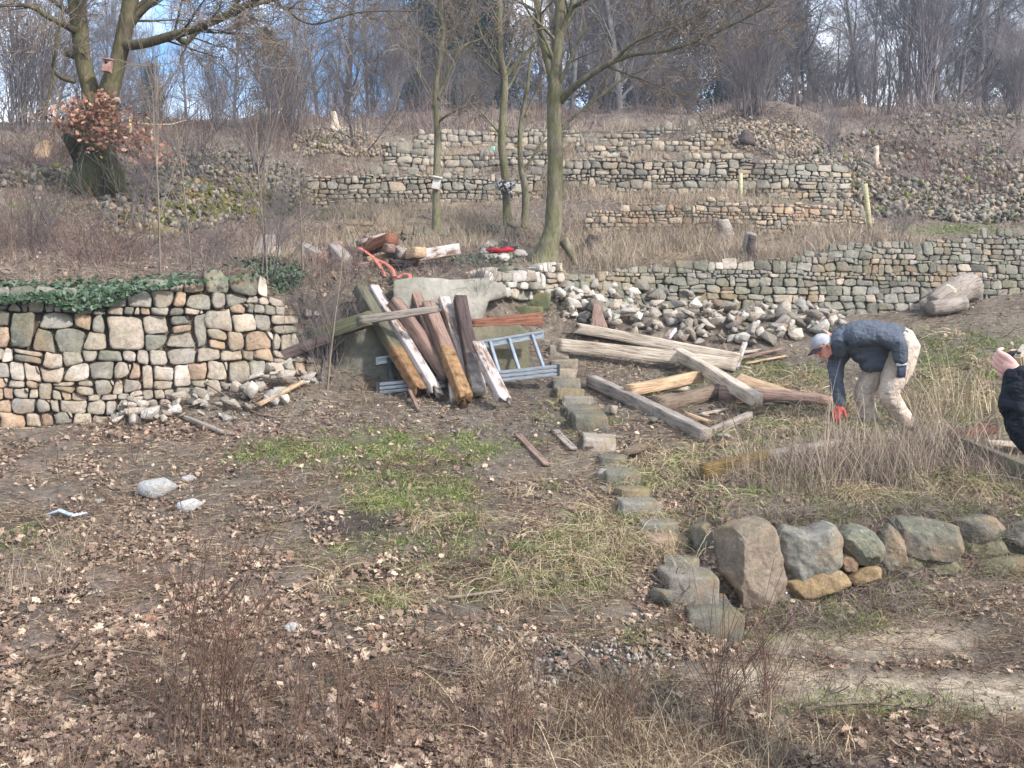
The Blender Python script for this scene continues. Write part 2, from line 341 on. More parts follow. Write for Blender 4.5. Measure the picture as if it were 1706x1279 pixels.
def gcolor(px, py, X, Y):
    P = np.stack([X, Y, 0*X], -1)
    n1 = fbm(P*0.9, 11, 5, .6); n2 = fbm(P*3.1, 12, 4, .6); n3 = fbm(P*12, 13, 3)
    c = np.array(lin((118, 108, 96)))[None]*(1+0.25*n2+0.2*n3)[:, None]
    def mixin(c, f, col): return c*(1-f[:, None])+np.array(col)[None]*f[:, None]*(1+0.22*n3+0.15*n2)[:, None]
    hill = sstep(470, 380, py)*(Y > 10)
    c = mixin(c, 0.75*hill*np.clip(.6+n1, 0, 1), lin((118, 106, 98)))
    c = mixin(c, np.clip(blob(px, py, LEAF)*(0.7+n2), 0, .8), lin((136, 118, 106)))
    c = mixin(c, np.clip(blob(px, py, STRAW)*(0.9+n2*.8), 0, .85), lin((150, 132, 106)))
    c = mixin(c, np.clip(blob(px, py, DARK)*(0.9+n2*1.2), 0, .9), lin((62, 56, 54)))
    c = mixin(c, np.clip(blob(px, py, SAND)*(1.1+n2*.8), 0, .95), lin((190, 174, 152)))
    c = mixin(c, np.clip(blob(px, py, GREEN)*(0.6+n2*1.6+n3*.5), 0, .85), lin((96, 106, 62)))
    far = sstep(30, 45, Y)
    c = mixin(c, far*.8, lin((84, 72, 72)))
    return np.clip(c, 0.005, 1)
Pg = HOR-(Zg-ZC)*F/np.maximum(Yg, .1)
Ug = np.broadcast_to(ug[None], Xg.shape)
gc = gcolor(Ug.ravel(), Pg.ravel(), Xg.ravel(), Yg.ravel())
i = np.arange(nr-1)[:, None]*nc; j = np.arange(nc-1)[None]
Q = np.stack([i+j, i+j+1, i+nc+j+1, i+nc+j], -1).reshape(-1, 4)
tm = MB(); tm.add(np.stack([Xg.ravel(), Yg.ravel(), Zg.ravel()], -1), None, Q, gc)
M_GROUND, nt, b = newmat('soil_and_litter', 0.95, 0.1)
gn1 = noise(nt, 14, 8, 0.7); gn2 = noise(nt, 60, 5, 0.7); gn3 = noise(nt, 2.0, 6, .7)
c = mixc(nt, 1.0, attr(nt), ramp(nt, gn1, [(0.3, (.48, .46, .44)), (0.5, (1, 1, 1)), (0.7, (1.42, 1.36, 1.26))]), 'MULTIPLY')
c = mixc(nt, 1.0, c, ramp(nt, gn2, [(0.3, (.6, .6, .6)), (0.65, (1.25, 1.25, 1.25))]), 'MULTIPLY')
c = mixc(nt, ramp(nt, gn3, [(0.5, (0, 0, 0)), (0.68, (.45, .45, .45))]), c, lin((74, 62, 54)))
nt.links.new(c, b.inputs['Base Color'])
bump(nt, b, mth(nt, 'ADD', gn1, mth(nt, 'MULTIPLY', gn2, .6)), 1.0, 0.05)
go = tm.obj('ground', M_GROUND); tag(go, kind='structure')
# the world beyond the sides and behind the camera
mb = MB()
def sheet(xs, ys, f):
    A, B = np.meshgrid(xs, ys); Z = f(A, B); h, k = A.shape
    i = np.arange(h-1)[:, None]*k; j = np.arange(k-1)[None]
    mb.add(np.stack([A.ravel(), B.ravel(), Z.ravel()], -1), None, np.stack([i+j, i+j+1, i+k+j+1, i+k+j], -1).reshape(-1, 4), lin((100, 90, 76)))
sheet(np.linspace(-160, 160, 60), np.linspace(-60, 0.9, 40), lambda a, b: 0.08-0.0*a+0.03*b*sstep(0, 30, -b)-0.01)
lw = (ug[0]-CXP)/F; rw = (ug[-1]-CXP)/F
for s_, wdt in ((-1, lw), (1, rw)):
    ys = np.array(sorted(set([0.9, 2, 3.2, 4.6, 6, 7, 8.2, 9.4, 9.7, 11, 13, 15, 17, 20, 24, 28, 34, 45, 60, 90, 150]))); t = np.linspace(0, 1, 14)
    A = wdt*ys[:, None]*(0.997)+s_*t[None]**1.6*(150-80*sstep(20, 150, ys))[:, None]; B = np.broadcast_to(ys[:, None], A.shape)
    Z = np.broadcast_to(ground(wdt*ys*0.9999, ys)[:, None], A.shape)-0.02-0.0*A
    h, k = A.shape; i = np.arange(h-1)[:, None]*k; j = np.arange(k-1)[None]
    q = np.stack([i+j, i+j+1, i+k+j+1, i+k+j], -1).reshape(-1, 4)
    mb.add(np.stack([A.ravel(), B.ravel(), Z.ravel()], -1), None, q if s_ > 0 else q[:, ::-1], lin((100, 90, 76)))
tag(mb.obj('terrain', M_GROUND), kind='structure')
# ------------------------------------------------------------------ dry stone walls
M_WALL = m_stone('sandstone', 0.3)
M_WALLF = m_stone('sandstone_far', 0.12, 0.8)
M_ROCK = m_stone('rubble_stone', 0.15, 1.2, objrand=True)
M_RUB = m_stone('rubble_mass', 0.12, 1.0)
M_DIRT = m_simple('dark_earth', lin((58, 50, 42)), lin((96, 84, 70)), 9, 0.8, 0.95, 0.1)
def clip_poly(P, n, d):
    out = []; m = len(P)
    v = [p[0]*n[0]+p[1]*n[1]-d for p in P]
    for a in range(m):
        b2 = (a+1) % m
        if v[a] <= 0: out.append(P[a])
        if (v[a] < 0) != (v[b2] < 0) and v[a] != v[b2]:
            t = v[a]/(v[a]-v[b2]); out.append((P[a][0]+(P[b2][0]-P[a][0])*t, P[a][1]+(P[b2][1]-P[a][1])*t))
    return out
def cells(S, H, sz, seed, aspect=1.6, big=0.10, jit=0.3, sy=1.62):
    """power cells on a jittered coursed pattern: list of polygons in (s, t)"""
    rr = random.Random(seed); pts = []
    t = -sz*.4; k = 0
    while t < H+sz:
        ch = sz*rr.uniform(.62, 1.4); s_ = -sz*2*rr.random()
        while s_ < S+sz*2:
            wd = ch*aspect*rr.uniform(.42, 1.65)
            wgt = rr.uniform(-.12, .12)*sz*sz
            if rr.random() < big: wgt += .14*sz*sz
            elif rr.random() < .16: wgt -= .1*sz*sz
            pts.append((s_+wd/2+rr.gauss(0, .1)*sz, t+ch/2+rr.gauss(0, jit)*ch*.55, wgt)); s_ += wd
        t += ch; k += 1
    A = np.array(pts)                      # metric: heights count more, so cells come out wide
    out = []
    for a in range(len(A)):
        x, y, wa = A[a]
        if x < -sz or x > S+sz or y > H+sz*.6: continue
        P = [(x-sz*2, y-sz*1.3), (x+sz*2, y-sz*1.3), (x+sz*2, y+sz*1.3), (x-sz*2, y+sz*1.3)]
        dx = A[:, 0]-x; dy = (A[:, 1]-y)*sy; d2 = dx*dx+dy*dy
        idx = np.argsort(d2)[1:30]
        for q in idx:
            if d2[q] > (sz*6)**2: break
            nx, ny = A[q, 0]-x, (A[q, 1]-y)*sy*sy
            mx_, my_ = A[q, 0], A[q, 1]
            # |p-a|^2 - wa <= |p-q|^2 - wq
            d = (mx_*mx_-x*x+sy*sy*(my_*my_-y*y)-A[q, 2]+wa)/2
            P = clip_poly(P, (nx, ny), d)
            if len(P) < 3: break
        if len(P) >= 3: out.append(P)
    return out
def courses(S, H, sz, seed, aspect=1.6):
    """flat bedded rubble courses: wavy beds, slanted joints, some stones two courses high, some split"""
    rr = random.Random(seed); T = [-sz*.5]
    while T[-1] < H+sz*2: T.append(T[-1]+sz*rr.choice([rr.uniform(.55, .85), rr.uniform(.85, 1.15), rr.uniform(1.1, 1.45)]))
    n = len(T); sg = np.linspace(-2, S+2, max(60, int(S*18)))
    C = [T[k]+.36*sz*fbm(np.stack([sg*.55/sz*.5, np.full_like(sg, k*5.3), np.full_like(sg, seed*1.7)], -1), seed, 2)*1.6 for k in range(n)]
    cv = lambda k, s: float(np.interp(s, sg, C[min(k, n-1)]))
    out = []; used = {k: [] for k in range(n+3)}
    for k in range(n-2):
        h = T[k+1]-T[k]; s = -rr.random()*sz*2; j0 = 0; U = sorted(used[k])
        while s < S+sz:
            hit = [u for u in U if u[0] <= s+1e-6 < u[1]]
            if hit: s = hit[0][1]; j0 = hit[0][3]; continue
            w_ = max(.6*sz, h)*aspect*rr.uniform(.55, 1.4)
            if rr.random() < .06: w_ *= .55
            nx = [u for u in U if u[0] > s]; lim = min([u[0] for u in nx]) if nx else 1e9; j1 = rr.uniform(-.28, .28)*h
            e = s+w_
            if e > lim-.45*h: e = lim; j1 = [u for u in nx if u[0] == lim][0][2]
            tall = rr.random() < .06 and w_ < 2.1*h and e < lim
            k2 = k+2 if tall else k+1
            if tall: used[k+1].append((s+j0, e+j1, j0, j1))
            J = lambda a: rr.uniform(-a, a)*h
            m_ = (s+e)/2; lo = rr.uniform(0, .10)*h if rr.random() < .5 else 0
            P = [(s+abs(J(.10)), cv(k, s)+J(.12)), (m_+J(.3), cv(k, m_)-abs(J(.08))), (e-abs(J(.10)), cv(k, e)+J(.12)), (e+j1*.5+J(.05), (cv(k, e)+cv(k2, e+j1))/2+J(.15)), (e+j1-abs(J(.13)), cv(k2, e+j1)+J(.12)-lo), (m_+J(.35), cv(k2, m_)+J(.08)-lo*.4), (s+j0+abs(J(.13)), cv(k2, s+j0)+J(.12)-lo*rr.random()), (s+j0*.5+J(.05), (cv(k, s)+cv(k2, s+j0))/2+J(.15))]
            if rr.random() < .08 and not tall and e-s > h:
                f = rr.uniform(.35, .65); A_ = (P[0][0], P[0][1]+(P[6][1]-P[0][1])*f); B_ = (P[2][0], P[2][1]+(P[4][1]-P[2][1])*(f+rr.uniform(-.12, .12)))
                out.append([P[0], P[1], P[2], B_, A_]); out.append([A_, B_, P[4], P[5], P[6]])
            elif rr.random() < .12:          # cut corner filled by a wedge
                q_ = ((P[4][0]+P[5][0])/2, (P[4][1]+P[5][1])/2); out.append(P[:3]+[P[3], q_]+P[5:]); out.append([P[3], P[4], q_])
            else: out.append(P)
            s, j0 = e, j1
    return out
def stone_from_poly(P, gap, depth, bulge, rr, chk=2, nrs=4, seed=0):
    """rounded stone with face at local z>0; returns V (s,t,d) and faces"""
    P = np.array(P); c = P.mean(0); 
    L = np.linalg.norm(np.roll(P, -1, 0)-P, axis=1)
    keep = L > gap*1.2
    if keep.sum() >= 3: P = P[keep]
    c = P.mean(0); sz = np.sqrt(np.mean(np.sum((P-c)**2, 1)))
    k = max(0.3, 1-gap/sz)
    P = c+(P-c)*k*(1+np.array([rr.uniform(-.05, .03) for _ in range(len(P))]))[:, None]
    for _ in range(chk):
        f = .19 if _ == 0 else .24
        N = np.roll(P, -1, 0); P = np.stack([P*(1-f)+N*f, P*f+N*(1-f)], 1).reshape(-1, 2)
    m = len(P)
    prof = [(.80, -depth), (1.0, -depth*.35), (1.0, 0.0), (.965, bulge*.6), (.86, bulge*.9), (.45, bulge*1.0)][:nrs+2]
    V = []; tx, ty = rr.uniform(-.16, .16), rr.uniform(-.16, .1)
    for r, d in prof:
        q = c+(P-c)*r; rel = (q-c)
        V.append(np.concatenate([q, (d+(rel[:, :1]*tx+rel[:, 1:]*ty)*(d > -depth*.5))], 1))
    V = np.concatenate(V+[np.array([[c[0], c[1], prof[-1][1]]])])
    nn = fbm(V*(1.1/sz)+seed*3.1, seed, 3)
    V[:, 2] += nn*sz*.22*(V[:, 2] > -depth*.5)
    V[:, :2] += (V[:, :2]-c)*(fbm(V*(1.6/sz)+7+seed*3.1, seed+5, 2)*.13)[:, None]
    V[:, :2] += (V[:, :2]-c)*(fbm(V*(5/sz)+seed*1.7, seed+6, 2)*.07)[:, None]
    R_ = len(prof); j = np.arange(m); k2 = (j+1) % m
    Q = np.concatenate([np.stack([a*m+j, a*m+k2, (a+1)*m+k2, (a+1)*m+j], -1) for a in range(R_-1)])
    T = np.stack([(R_-1)*m+j, (R_-1)*m+k2, np.full(m, R_*m)], -1)
    return V, T, Q
PAL = {'warm': [(184, 164, 140), (176, 160, 140), (192, 174, 152), (186, 152, 118), (168, 154, 136), (158, 148, 132), (198, 182, 162), (178, 160, 138)],
       'cream': [(224, 208, 186), (214, 200, 180), (236, 224, 206), (200, 184, 164), (214, 192, 166), (190, 178, 162)], 'white': [(236, 232, 226)],
       'grey': [(142, 136, 120), (132, 128, 112), (152, 146, 130), (142, 134, 114), (124, 118, 102), (158, 150, 134)],
       'far': [(164, 150, 128), (148, 138, 120), (174, 158, 134), (140, 132, 116), (182, 162, 132), (130, 122, 106)],
       'tan': [(190, 162, 130), (176, 152, 124), (196, 170, 138), (160, 140, 116), (182, 146, 110), (150, 134, 114)],
       'pale': [(200, 190, 178), (212, 202, 190), (188, 176, 164), (200, 180, 158), (176, 166, 156), (222, 216, 208), (180, 162, 142)],
       'dark': [(104, 102, 88), (92, 92, 78), (118, 112, 96), (100, 96, 84), (124, 118, 104)]}
def pick(pal, rr, k=.62):
    c = np.array(lin(rr.choice(PAL[pal]), k)); c = c*.72+c.mean()*.28; return c*rr.uniform(.85, 1.15)
def wall(name, u0, u1, rb, rt, sz, seed, palf, label, cat='stone wall', mat=None, lo=.06, hi=.03, ragged=.14, bulge=.03, chk=2, nrs=4, gap=.008, side=-1, aspect=1.7, du=4, endfall=0):
    us = np.arange(u0, u1+.1, du); Y, Z = knots(us)
    Yb, Yt = Y[rb]-.06, Y[rt]-.06
    Xb, Xt = (us-CXP)/F*Yb, (us-CXP)/F*Yt
    Zb = ground(Xb, Yb-.12)-lo; Zt = ground((us-CXP)/F*(Yt+.35), Yt+.35)+hi
    S = np.concatenate([[0], np.cumsum(np.hypot(np.diff(Xb), np.diff(Yb)))]); z0 = Zb.min(); H = Zt.max()-z0
    rr = random.Random(seed); mb = MB()
    rag = lambda s: ragged*fbm(np.array([[s*1.3, seed, 0]]), seed, 3)[0]
    # outward normal
    for ci, P in enumerate(courses(S[-1], H, sz, seed, aspect)):
        c = np.mean(P, 0)
        if c[0] < 0 or c[0] > S[-1]: continue
        zb, zt = np.interp(c[0], S, Zb), np.interp(c[0], S, Zt)+rag(c[0])
        zc = c[1]+z0
        if endfall: zt -= endfall*float(sstep(.86, 1.0, c[0]/S[-1]))*(1+.4*rr.gauss(0, 1))
        if zc < zb-.02 or zc > zt: continue
        V, T, Q = stone_from_poly(P, gap*rr.uniform(.6, 1.6), sz*.5, bulge*rr.uniform(.4, 1.4), rr, chk, nrs, seed*1000+ci); V[:, 2] += rr.gauss(0, .10)*sz
        s_, t_, d_ = V[:, 0], V[:, 1], V[:, 2]
        f = np.clip((t_+z0-np.interp(s_, S, Zb))/np.maximum(np.interp(s_, S, Zt)-np.interp(s_, S, Zb), .05), 0, 1.15)
        bx = np.interp(s_, S, Xb); by = np.interp(s_, S, Yb); ty_ = np.interp(s_, S, Yt)
        e = 1e-2; tx_ = (np.interp(s_+e, S, Xb)-np.interp(s_-e, S, Xb)); tyy = (np.interp(s_+e, S, Yb)-np.interp(s_-e, S, Yb))
        ln = np.hypot(tx_, tyy)+1e-9; nx, ny = tyy/ln, -tx_/ln
        u_here = bx/np.maximum(by, .1); yy = by+(ty_-by)*f
        x = bx+(u_here*ty_-bx)*f
        mb.add(np.stack([x+nx*d_, yy+ny*d_, t_+z0], -1), T, Q, pick(palf(c[0]/S[-1], (zc-zb)/max(zt-zb, .1), rr), rr, .74))
    o = mb.obj(name, mat or M_WALL); tag(o, label, cat)
    # earth core behind the stones, as a part
    cb = MB(); n = len(us)
    V = np.concatenate([np.stack([Xb, Yb+.05, Zb-.2], -1), np.stack([Xt, Yt+.05, Zt-.10], -1), np.stack([Xt*1.03, Yt+.5, Zt-.16], -1)])
    i = np.arange(n-1); Q = np.concatenate([np.stack([i, i+1, n+i+1, n+i], -1), np.stack([n+i, n+i+1, 2*n+i+1, 2*n+i], -1)])
    cb.add(V, None, Q, lin((60, 52, 44))); cb.obj('earth_core', M_DIRT, o)
    return o
def pf_left(s, t, rr):
    p = t*.9-.3+(.5-s)*.3
    return 'grey' if rr.random() < p else 'warm'
wall('retaining_wall', -420, 535, R_GF, R_GT, .125, 3, pf_left, 'low dry stone retaining wall of rounded tan stones under the ivy', hi=-.06, endfall=.75, aspect=1.35, bulge=.035, gap=.004, ragged=.03, chk=2)
wall('retaining_wall', 935, 2100, R_GF, R_GT, .090, 4, lambda s, t, r: 'grey' if r.random() < .9 else 'warm', 'long mossy grey retaining wall behind the heap of rubble and the fallen log', nrs=4, chk=2, lo=.05, gap=.0025, bulge=.022, ragged=.06, aspect=1.7)
wall('terrace_wall', 975, 1462, R_JF, R_JT, .085, 5, lambda s, t, r: 'tan' if r.random() < .8 else 'grey', 'pale rebuilt terrace wall with a post at its right end', nrs=3, chk=1, mat=M_WALLF, gap=.006)
wall('terrace_wall', 560, 868, R_JF, R_JT, .10, 6, lambda s, t, r: 'dark', 'low mossy terrace wall half buried behind the slim trees', nrs=3, chk=1, mat=M_WALLF, gap=.007)
wall('terrace_wall', 512, 905, R_LF, R_LT, .115, 7, lambda s, t, r: 'grey' if r.random() < .55 else 'far', 'grey terrace wall running behind the two slim trees with wraps', nrs=3, chk=1, mat=M_WALLF, gap=.008)
wall('terrace_wall', 930, 1420, R_LF, R_LT, .10, 8, lambda s, t, r: 'far' if r.random() < .8 else 'grey', 'tall brown terrace wall behind the pale post on the right', nrs=3, chk=1, mat=M_WALLF, gap=.008)
wall('terrace_wall', 640, 930, R_NF, R_NT, .12, 9, lambda s, t, r: 'far', 'far terrace wall broken by dry grass, left of the big trunk', nrs=2, ragged=.26, chk=1, mat=M_WALLF, gap=.006)
wall('terrace_wall', 960, 1215, R_NF, R_NT, .11, 10, lambda s, t, r: 'far', 'far terrace wall above the tall brown wall', nrs=2, ragged=.26, chk=1, mat=M_WALLF, gap=.006)
wall('terrace_wall', 690, 1190, R_PF, R_PT, .14, 11, lambda s, t, r: 'far', 'uppermost terrace wall below the wood', nrs=2, ragged=.26, chk=1, mat=M_WALLF, gap=.006)
# ------------------------------------------------------------------ loose rocks
def rock_proto(seed, bev=.06):
    rr = random.Random(seed); bm = bmesh.new()
    a, b_, c_ = 1, rr.uniform(.65, .9), rr.uniform(.5, .75)
    for _ in range(11):
        v = Vector((rr.gauss(0, 1), rr.gauss(0, 1), rr.gauss(0, 1))); m = max(abs(v.x), abs(v.y), abs(v.z)); v = v/m*rr.uniform(.35, .5) if rr.random() < .6 else v.normalized()*.5
        bm.verts.new((v.x*a, v.y*b_, v.z*c_))
    r = bmesh.ops.convex_hull(bm, input=list(bm.verts))
    for v in [v for v in bm.verts if not v.link_faces]: bm.verts.remove(v)
    bmesh.ops.dissolve_limit(bm, angle_limit=.3, verts=bm.verts, edges=bm.edges)
    if bev:
        bmesh.ops.bevel(bm, geom=list(bm.edges), offset=bev, segments=1, affect='EDGES', profile=.6)
    bmesh.ops.triangulate(bm, faces=bm.faces)
    bm.verts.ensure_lookup_table(); bm.verts.index_update()
    V = np.array([v.co[:] for v in bm.verts]); T = np.array([[v.index for v in f.verts] for f in bm.faces]); bm.free()
    V = V*(1+.05*fbm(V*3+seed, seed, 2))[:, None]
    return V, T
RP = [rock_proto(s, .022) for s in range(30, 42)]
RPL = [rock_proto(s, 0) for s in range(60, 72)]
RMESH = {}
for pal in ('pale', 'grey', 'warm', 'white', 'cream'):
    RMESH[pal] = []
    for k, (V, T) in enumerate(RP):
        mb = MB(); mb.add(V, T, None, pick(pal, R, .68 if pal in ('cream', 'white') else .6)); RMESH[pal].append(mb.mesh('rock', False, M_ROCK))
def put_rock(name, p, size, pal='pale', flat=1.0, label=None, cat='stone', group=None, rz=None, tilt=.5, sx=1.0, k=None):
    o = bpy.data.objects.new(name, RMESH[pal][k if k is not None else R.randrange(len(RP))]); COL.objects.link(o)
    o.location = p; o.scale = (size*sx, size, size*flat)
    o.rotation_euler = (R.uniform(-tilt, tilt), R.uniform(-tilt, tilt), rz if rz is not None else R.uniform(0, 6.3))
    tag(o, label, cat, group); return o
def pile(n, pxf, label, group, smin, smax, pals, layers=.0):
    k = 0
    while k < n:
        px, py = pxf()
        p = G(px, py); s = smin+(smax-smin)*R.random()**1.4
        p.z += s*R.uniform(.05, .30)+R.random()*layers
        put_rock('rubble_stone', p, s, R.choice(pals), R.uniform(.7, 1), label, 'stone', group, tilt=.8); k += 1
def right_pile():
    while True:
        px = R.uniform(935, 1405); top = np.interp(px, [935, 1000, 1120, 1250, 1340, 1405], [500, 492, 500, 512, 520, 540]); bot = np.interp(px, [935, 1000, 1120, 1250, 1340, 1405], [530, 545, 572, 578, 566, 560])
        return px, R.uniform(top, bot)
pile(285, right_pile, 'loose pale building stone in the heap at the foot of the grey wall', 'stones heaped at the foot of the grey wall', .13, .30, ['cream', 'cream', 'pale', 'warm'], .14)
def left_pile():
    px = R.uniform(190, 520); mid = np.interp(px, [190, 330, 430, 520], [703, 682, 665, 645]); return px, mid+R.gauss(0, 1)*np.interp(px, [190, 330, 430, 520], [5, 12, 20, 12])
pile(80, left_pile, 'loose pale stone spilled at the foot of the tan wall', 'stones spilled at the foot of the tan wall', .09, .24, ['cream', 'cream', 'pale'], .10)
for px, py, s, lab in ((262, 826, .28, 'large flat white stone lying in the leaf litter'), (316, 851, .18, 'pink grey stone just below the large white one'), (315, 802, .11, 'small pale stone above the white and pink ones'), (166, 838, .07, 'small white stone lone on the leaves left of the large white one'),
                       (765, 717, .05, 'small white stone below the rotten orange beam'), (484, 1052, .10, 'white stone among dead leaves in the foreground'), (1005, 815, .06, 'small white stone left of the stone steps')):
    put_rock('stone', G(px, py, s*.22), s, 'white' if 'white' in lab else 'pale', .8, lab, rz=.2, tilt=.15, sx=1.2, k=3)
def scatter_rubble(name, n, pxf, smin, smax, pals, label=None, lift=.1, moss=None):
    P = np.array([pxf() for _ in range(n)]); X, Y, Z = hits(P[:, 0], P[:, 1]); mb = MB()
    for a in range(n):
        V, T = RPL[R.randrange(12)]; s = smin*.8+(smax-smin)*.9*R.random()**1.8
        q = np.array(Quaternion((R.gauss(0, 1), R.gauss(0, 1), R.gauss(0, 1), R.gauss(0, 1))).normalized().to_matrix())
        c = pick(R.choice(pals), R, .7)
        if moss is not None and moss(P[a, 0], P[a, 1]) > R.random(): c = np.array(lin((96, 98, 44)))*R.uniform(.6, 1.1)
        mb.add((V*np.array([1, 1, .75]))@q.T*s+np.array([X[a], Y[a], Z[a]+s*lift+R.random()*s*.3]), T, None, c)
    o = mb.obj(name, M_RUB, smooth=False); tag(o, kind='stuff'); return o
def ell(cx, cy, rx, ry):
    def f():
        while True:
            a, b_ = R.uniform(-1, 1), R.uniform(-1, 1)
            if a*a+b_*b_ < 1: return cx+a*rx, cy+b_*ry
    return f
def multi(L):
    ws = [l[4] for l in L]
    def f():
        l = R.choices(L, ws)[0]; return ell(*l[:4])()
    return f
mossf = lambda px, py: .65*math.exp(-((px-400)/110)**2-((py-345)/35)**2)+.35*math.exp(-((px-290)/60)**2-((py-370)/30)**2)+.3*math.exp(-((px-120)/90)**2-((py-310)/22)**2)
scatter_rubble('rubble_slope', 3600, multi([(270, 345, 120, 45, 3), (390, 325, 120, 50, 3), (230, 300, 90, 25, 1), (80, 300, 110, 18, 1.3), (350, 270, 110, 22, 1.2), (240, 385, 70, 22, 1), (470, 300, 40, 30, .8)]), .06, .21, ['grey', 'far', 'far', 'dark'], moss=mossf)
scatter_rubble('rubble_slope', 1500, multi([(560, 232, 60, 20, 2), (600, 250, 50, 12, 1), (520, 240, 40, 22, 1)]), .06, .21, ['tan', 'far', 'tan'], moss=lambda a, b_: .25*math.exp(-((a-540)/25)**2-((b_-245)/10)**2))
scatter_rubble('rubble_slope', 2000, multi([(1290, 232, 75, 26, 3), (1230, 215, 50, 16, 1), (1210, 195, 30, 8, .5), (1330, 250, 60, 22, 1.5)]), .06, .22, ['tan', 'tan', 'far'])
scatter_rubble('rubble_slope', 4600, multi([(1600, 335, 130, 34, 3), (1480, 330, 80, 35, 2), (1640, 290, 90, 40, 1.5), (1380, 290, 70, 30, 1.6), (1600, 200, 110, 22, 1.5), (1440, 260, 90, 40, 1), (1560, 240, 120, 40, .8), (1640, 360, 80, 14, 1)]), .05, .25, ['far', 'dark', 'far', 'grey', 'tan'], moss=lambda a, b_: .05)
scatter_rubble('gravel', 1500, multi([(930, 1110, 150, 50, 3), (850, 1080, 100, 30, 1), (1100, 1090, 60, 30, .6), (1000, 1150, 130, 40, 1)]), .015, .06, ['pale', 'cream', 'warm', 'warm', 'grey', 'dark'])
scatter_rubble('scree', 4200, multi([(700, 900, 700, 250, 3), (1050, 620, 180, 60, 1), (780, 690, 200, 40, 1.2), (1500, 1000, 250, 60, .6), (1450, 1180, 260, 60, .5), (400, 1000, 420, 200, 1), (450, 690, 120, 30, 1)]), .010, .04, ['pale', 'warm', 'grey', 'dark'])
# ------------------------------------------------------------------ the low wall of big boulders on the right
def bpoly(name, poly, Y, depth, pal, bulge, label=None, parent=None, seed=1, k=.62, cuts=None):
    """boulder traced in the wall face at its own depth, built as a full rounded block"""
    P = [((a-CXP)/F*Y, ZC+(HOR-b_)/F*Y) for a, b_ in poly][::-1]
    rr = random.Random(seed); P = np.array(P)
    c = P.mean(0); 
    for _ in range(2):
        f = .14; N = np.roll(P, -1, 0); P = np.stack([P*(1-f)+N*f, P*f+N*(1-f)], 1).reshape(-1, 2)
    P = c+(P-c)*(1.24 if Y > 7.2 else 1.17)
    # resample the outline
    L = np.concatenate([[0], np.cumsum(np.linalg.norm(np.roll(P, -1, 0)-P, axis=1))]); m = 110
    PP = np.concatenate([P, P[:1]]); tt = np.linspace(0, L[-1], m, endpoint=False)
    P = np.stack([np.interp(tt, L, PP[:, 0]), np.interp(tt, L, PP[:, 1])], -1)
    sz = math.sqrt(np.mean(np.sum((P-c)**2, 1))); V = []
    prof = [(.7, -depth), (.9, -depth*.8), (.98, -depth*.5), (1, -depth*.2), (.995, 0), (.98, bulge*.45), (.94, bulge*.75), (.85, bulge*.9), (.68, bulge*.97), (.5, bulge*.97), (.33, bulge*1.0), (.16, bulge*1.02)]
    tq = np.linspace(0, len(prof)-1, 34); prof = list(zip(np.interp(tq, range(len(prof)), [a[0] for a in prof]), np.interp(tq, range(len(prof)), [a[1] for a in prof])))
    for r, d in prof:
        q = c+(P-c)*r; V.append(np.stack([q[:, 0], np.full(m, -d), q[:, 1]], -1))
    V = np.concatenate(V+[np.array([[c[0], -prof[-1][1], c[1]]])])
    n1 = fbm(V*(1.0/sz)+seed*5.3, seed, 4, .5); 
    rel = V-np.array([c[0], 0, c[1]]); rl = rel/(np.linalg.norm(rel, axis=1)[:, None]+1e-6)
    fac = fbm(V*(2.4/sz)+seed*1.3, seed+3, 3, .6)
    rel = V-np.array([c[0], 0, c[1]])
    for nx_, nz_, lm in (cuts or [(rr.uniform(-1.3, 1.3), rr.uniform(-1.3, 1.3), rr.uniform(.72, .9)) for _q in range(7)]):
        nv = np.array([nx_, -1.0, nz_]); nv /= np.linalg.norm(nv); pr = rel@nv; rel = rel-nv*(np.maximum(0, pr-pr.max()*lm)*.96)[:, None]
    V = rel+np.array([c[0], 0, c[1]])+rl*((n1*.05+fac*.05+fbm(V*(7/sz)+3, seed+8, 4, .6)*.035)*sz)[:, None]; V[:, 1] += Y-n1*sz*.1
    R_ = len(prof); j = np.arange(m); k2 = (j+1) % m
    Q = np.concatenate([np.stack([a*m+j, a*m+k2, (a+1)*m+k2, (a+1)*m+j], -1) for a in range(R_-1)])
    T = np.concatenate([np.stack([(R_-1)*m+j, (R_-1)*m+k2, np.full(m, R_*m)], -1)])
    Q = Q[:, ::-1]; T = T[:, ::-1]
    mb = MB(); mb.add(V, T, Q, pick(pal, rr, k) if isinstance(pal, str) else pal)
    o = mb.obj(name, M_BOULD, parent)
    if label: o['label'] = label
    return o
M_BOULD = m_stone('boulder_stone', 0.14, 1.5, lichen=.3)
bw = empty('boulder_wall', G(1330, 1000)); tag(bw, 'low wall of big lichened boulders beside the bottom of the stone steps', 'stone wall')
def wp(o): o.matrix_parent_inverse = bw.matrix_world.inverted() if False else Matrix.Translation(-Vector(bw.location)); return o
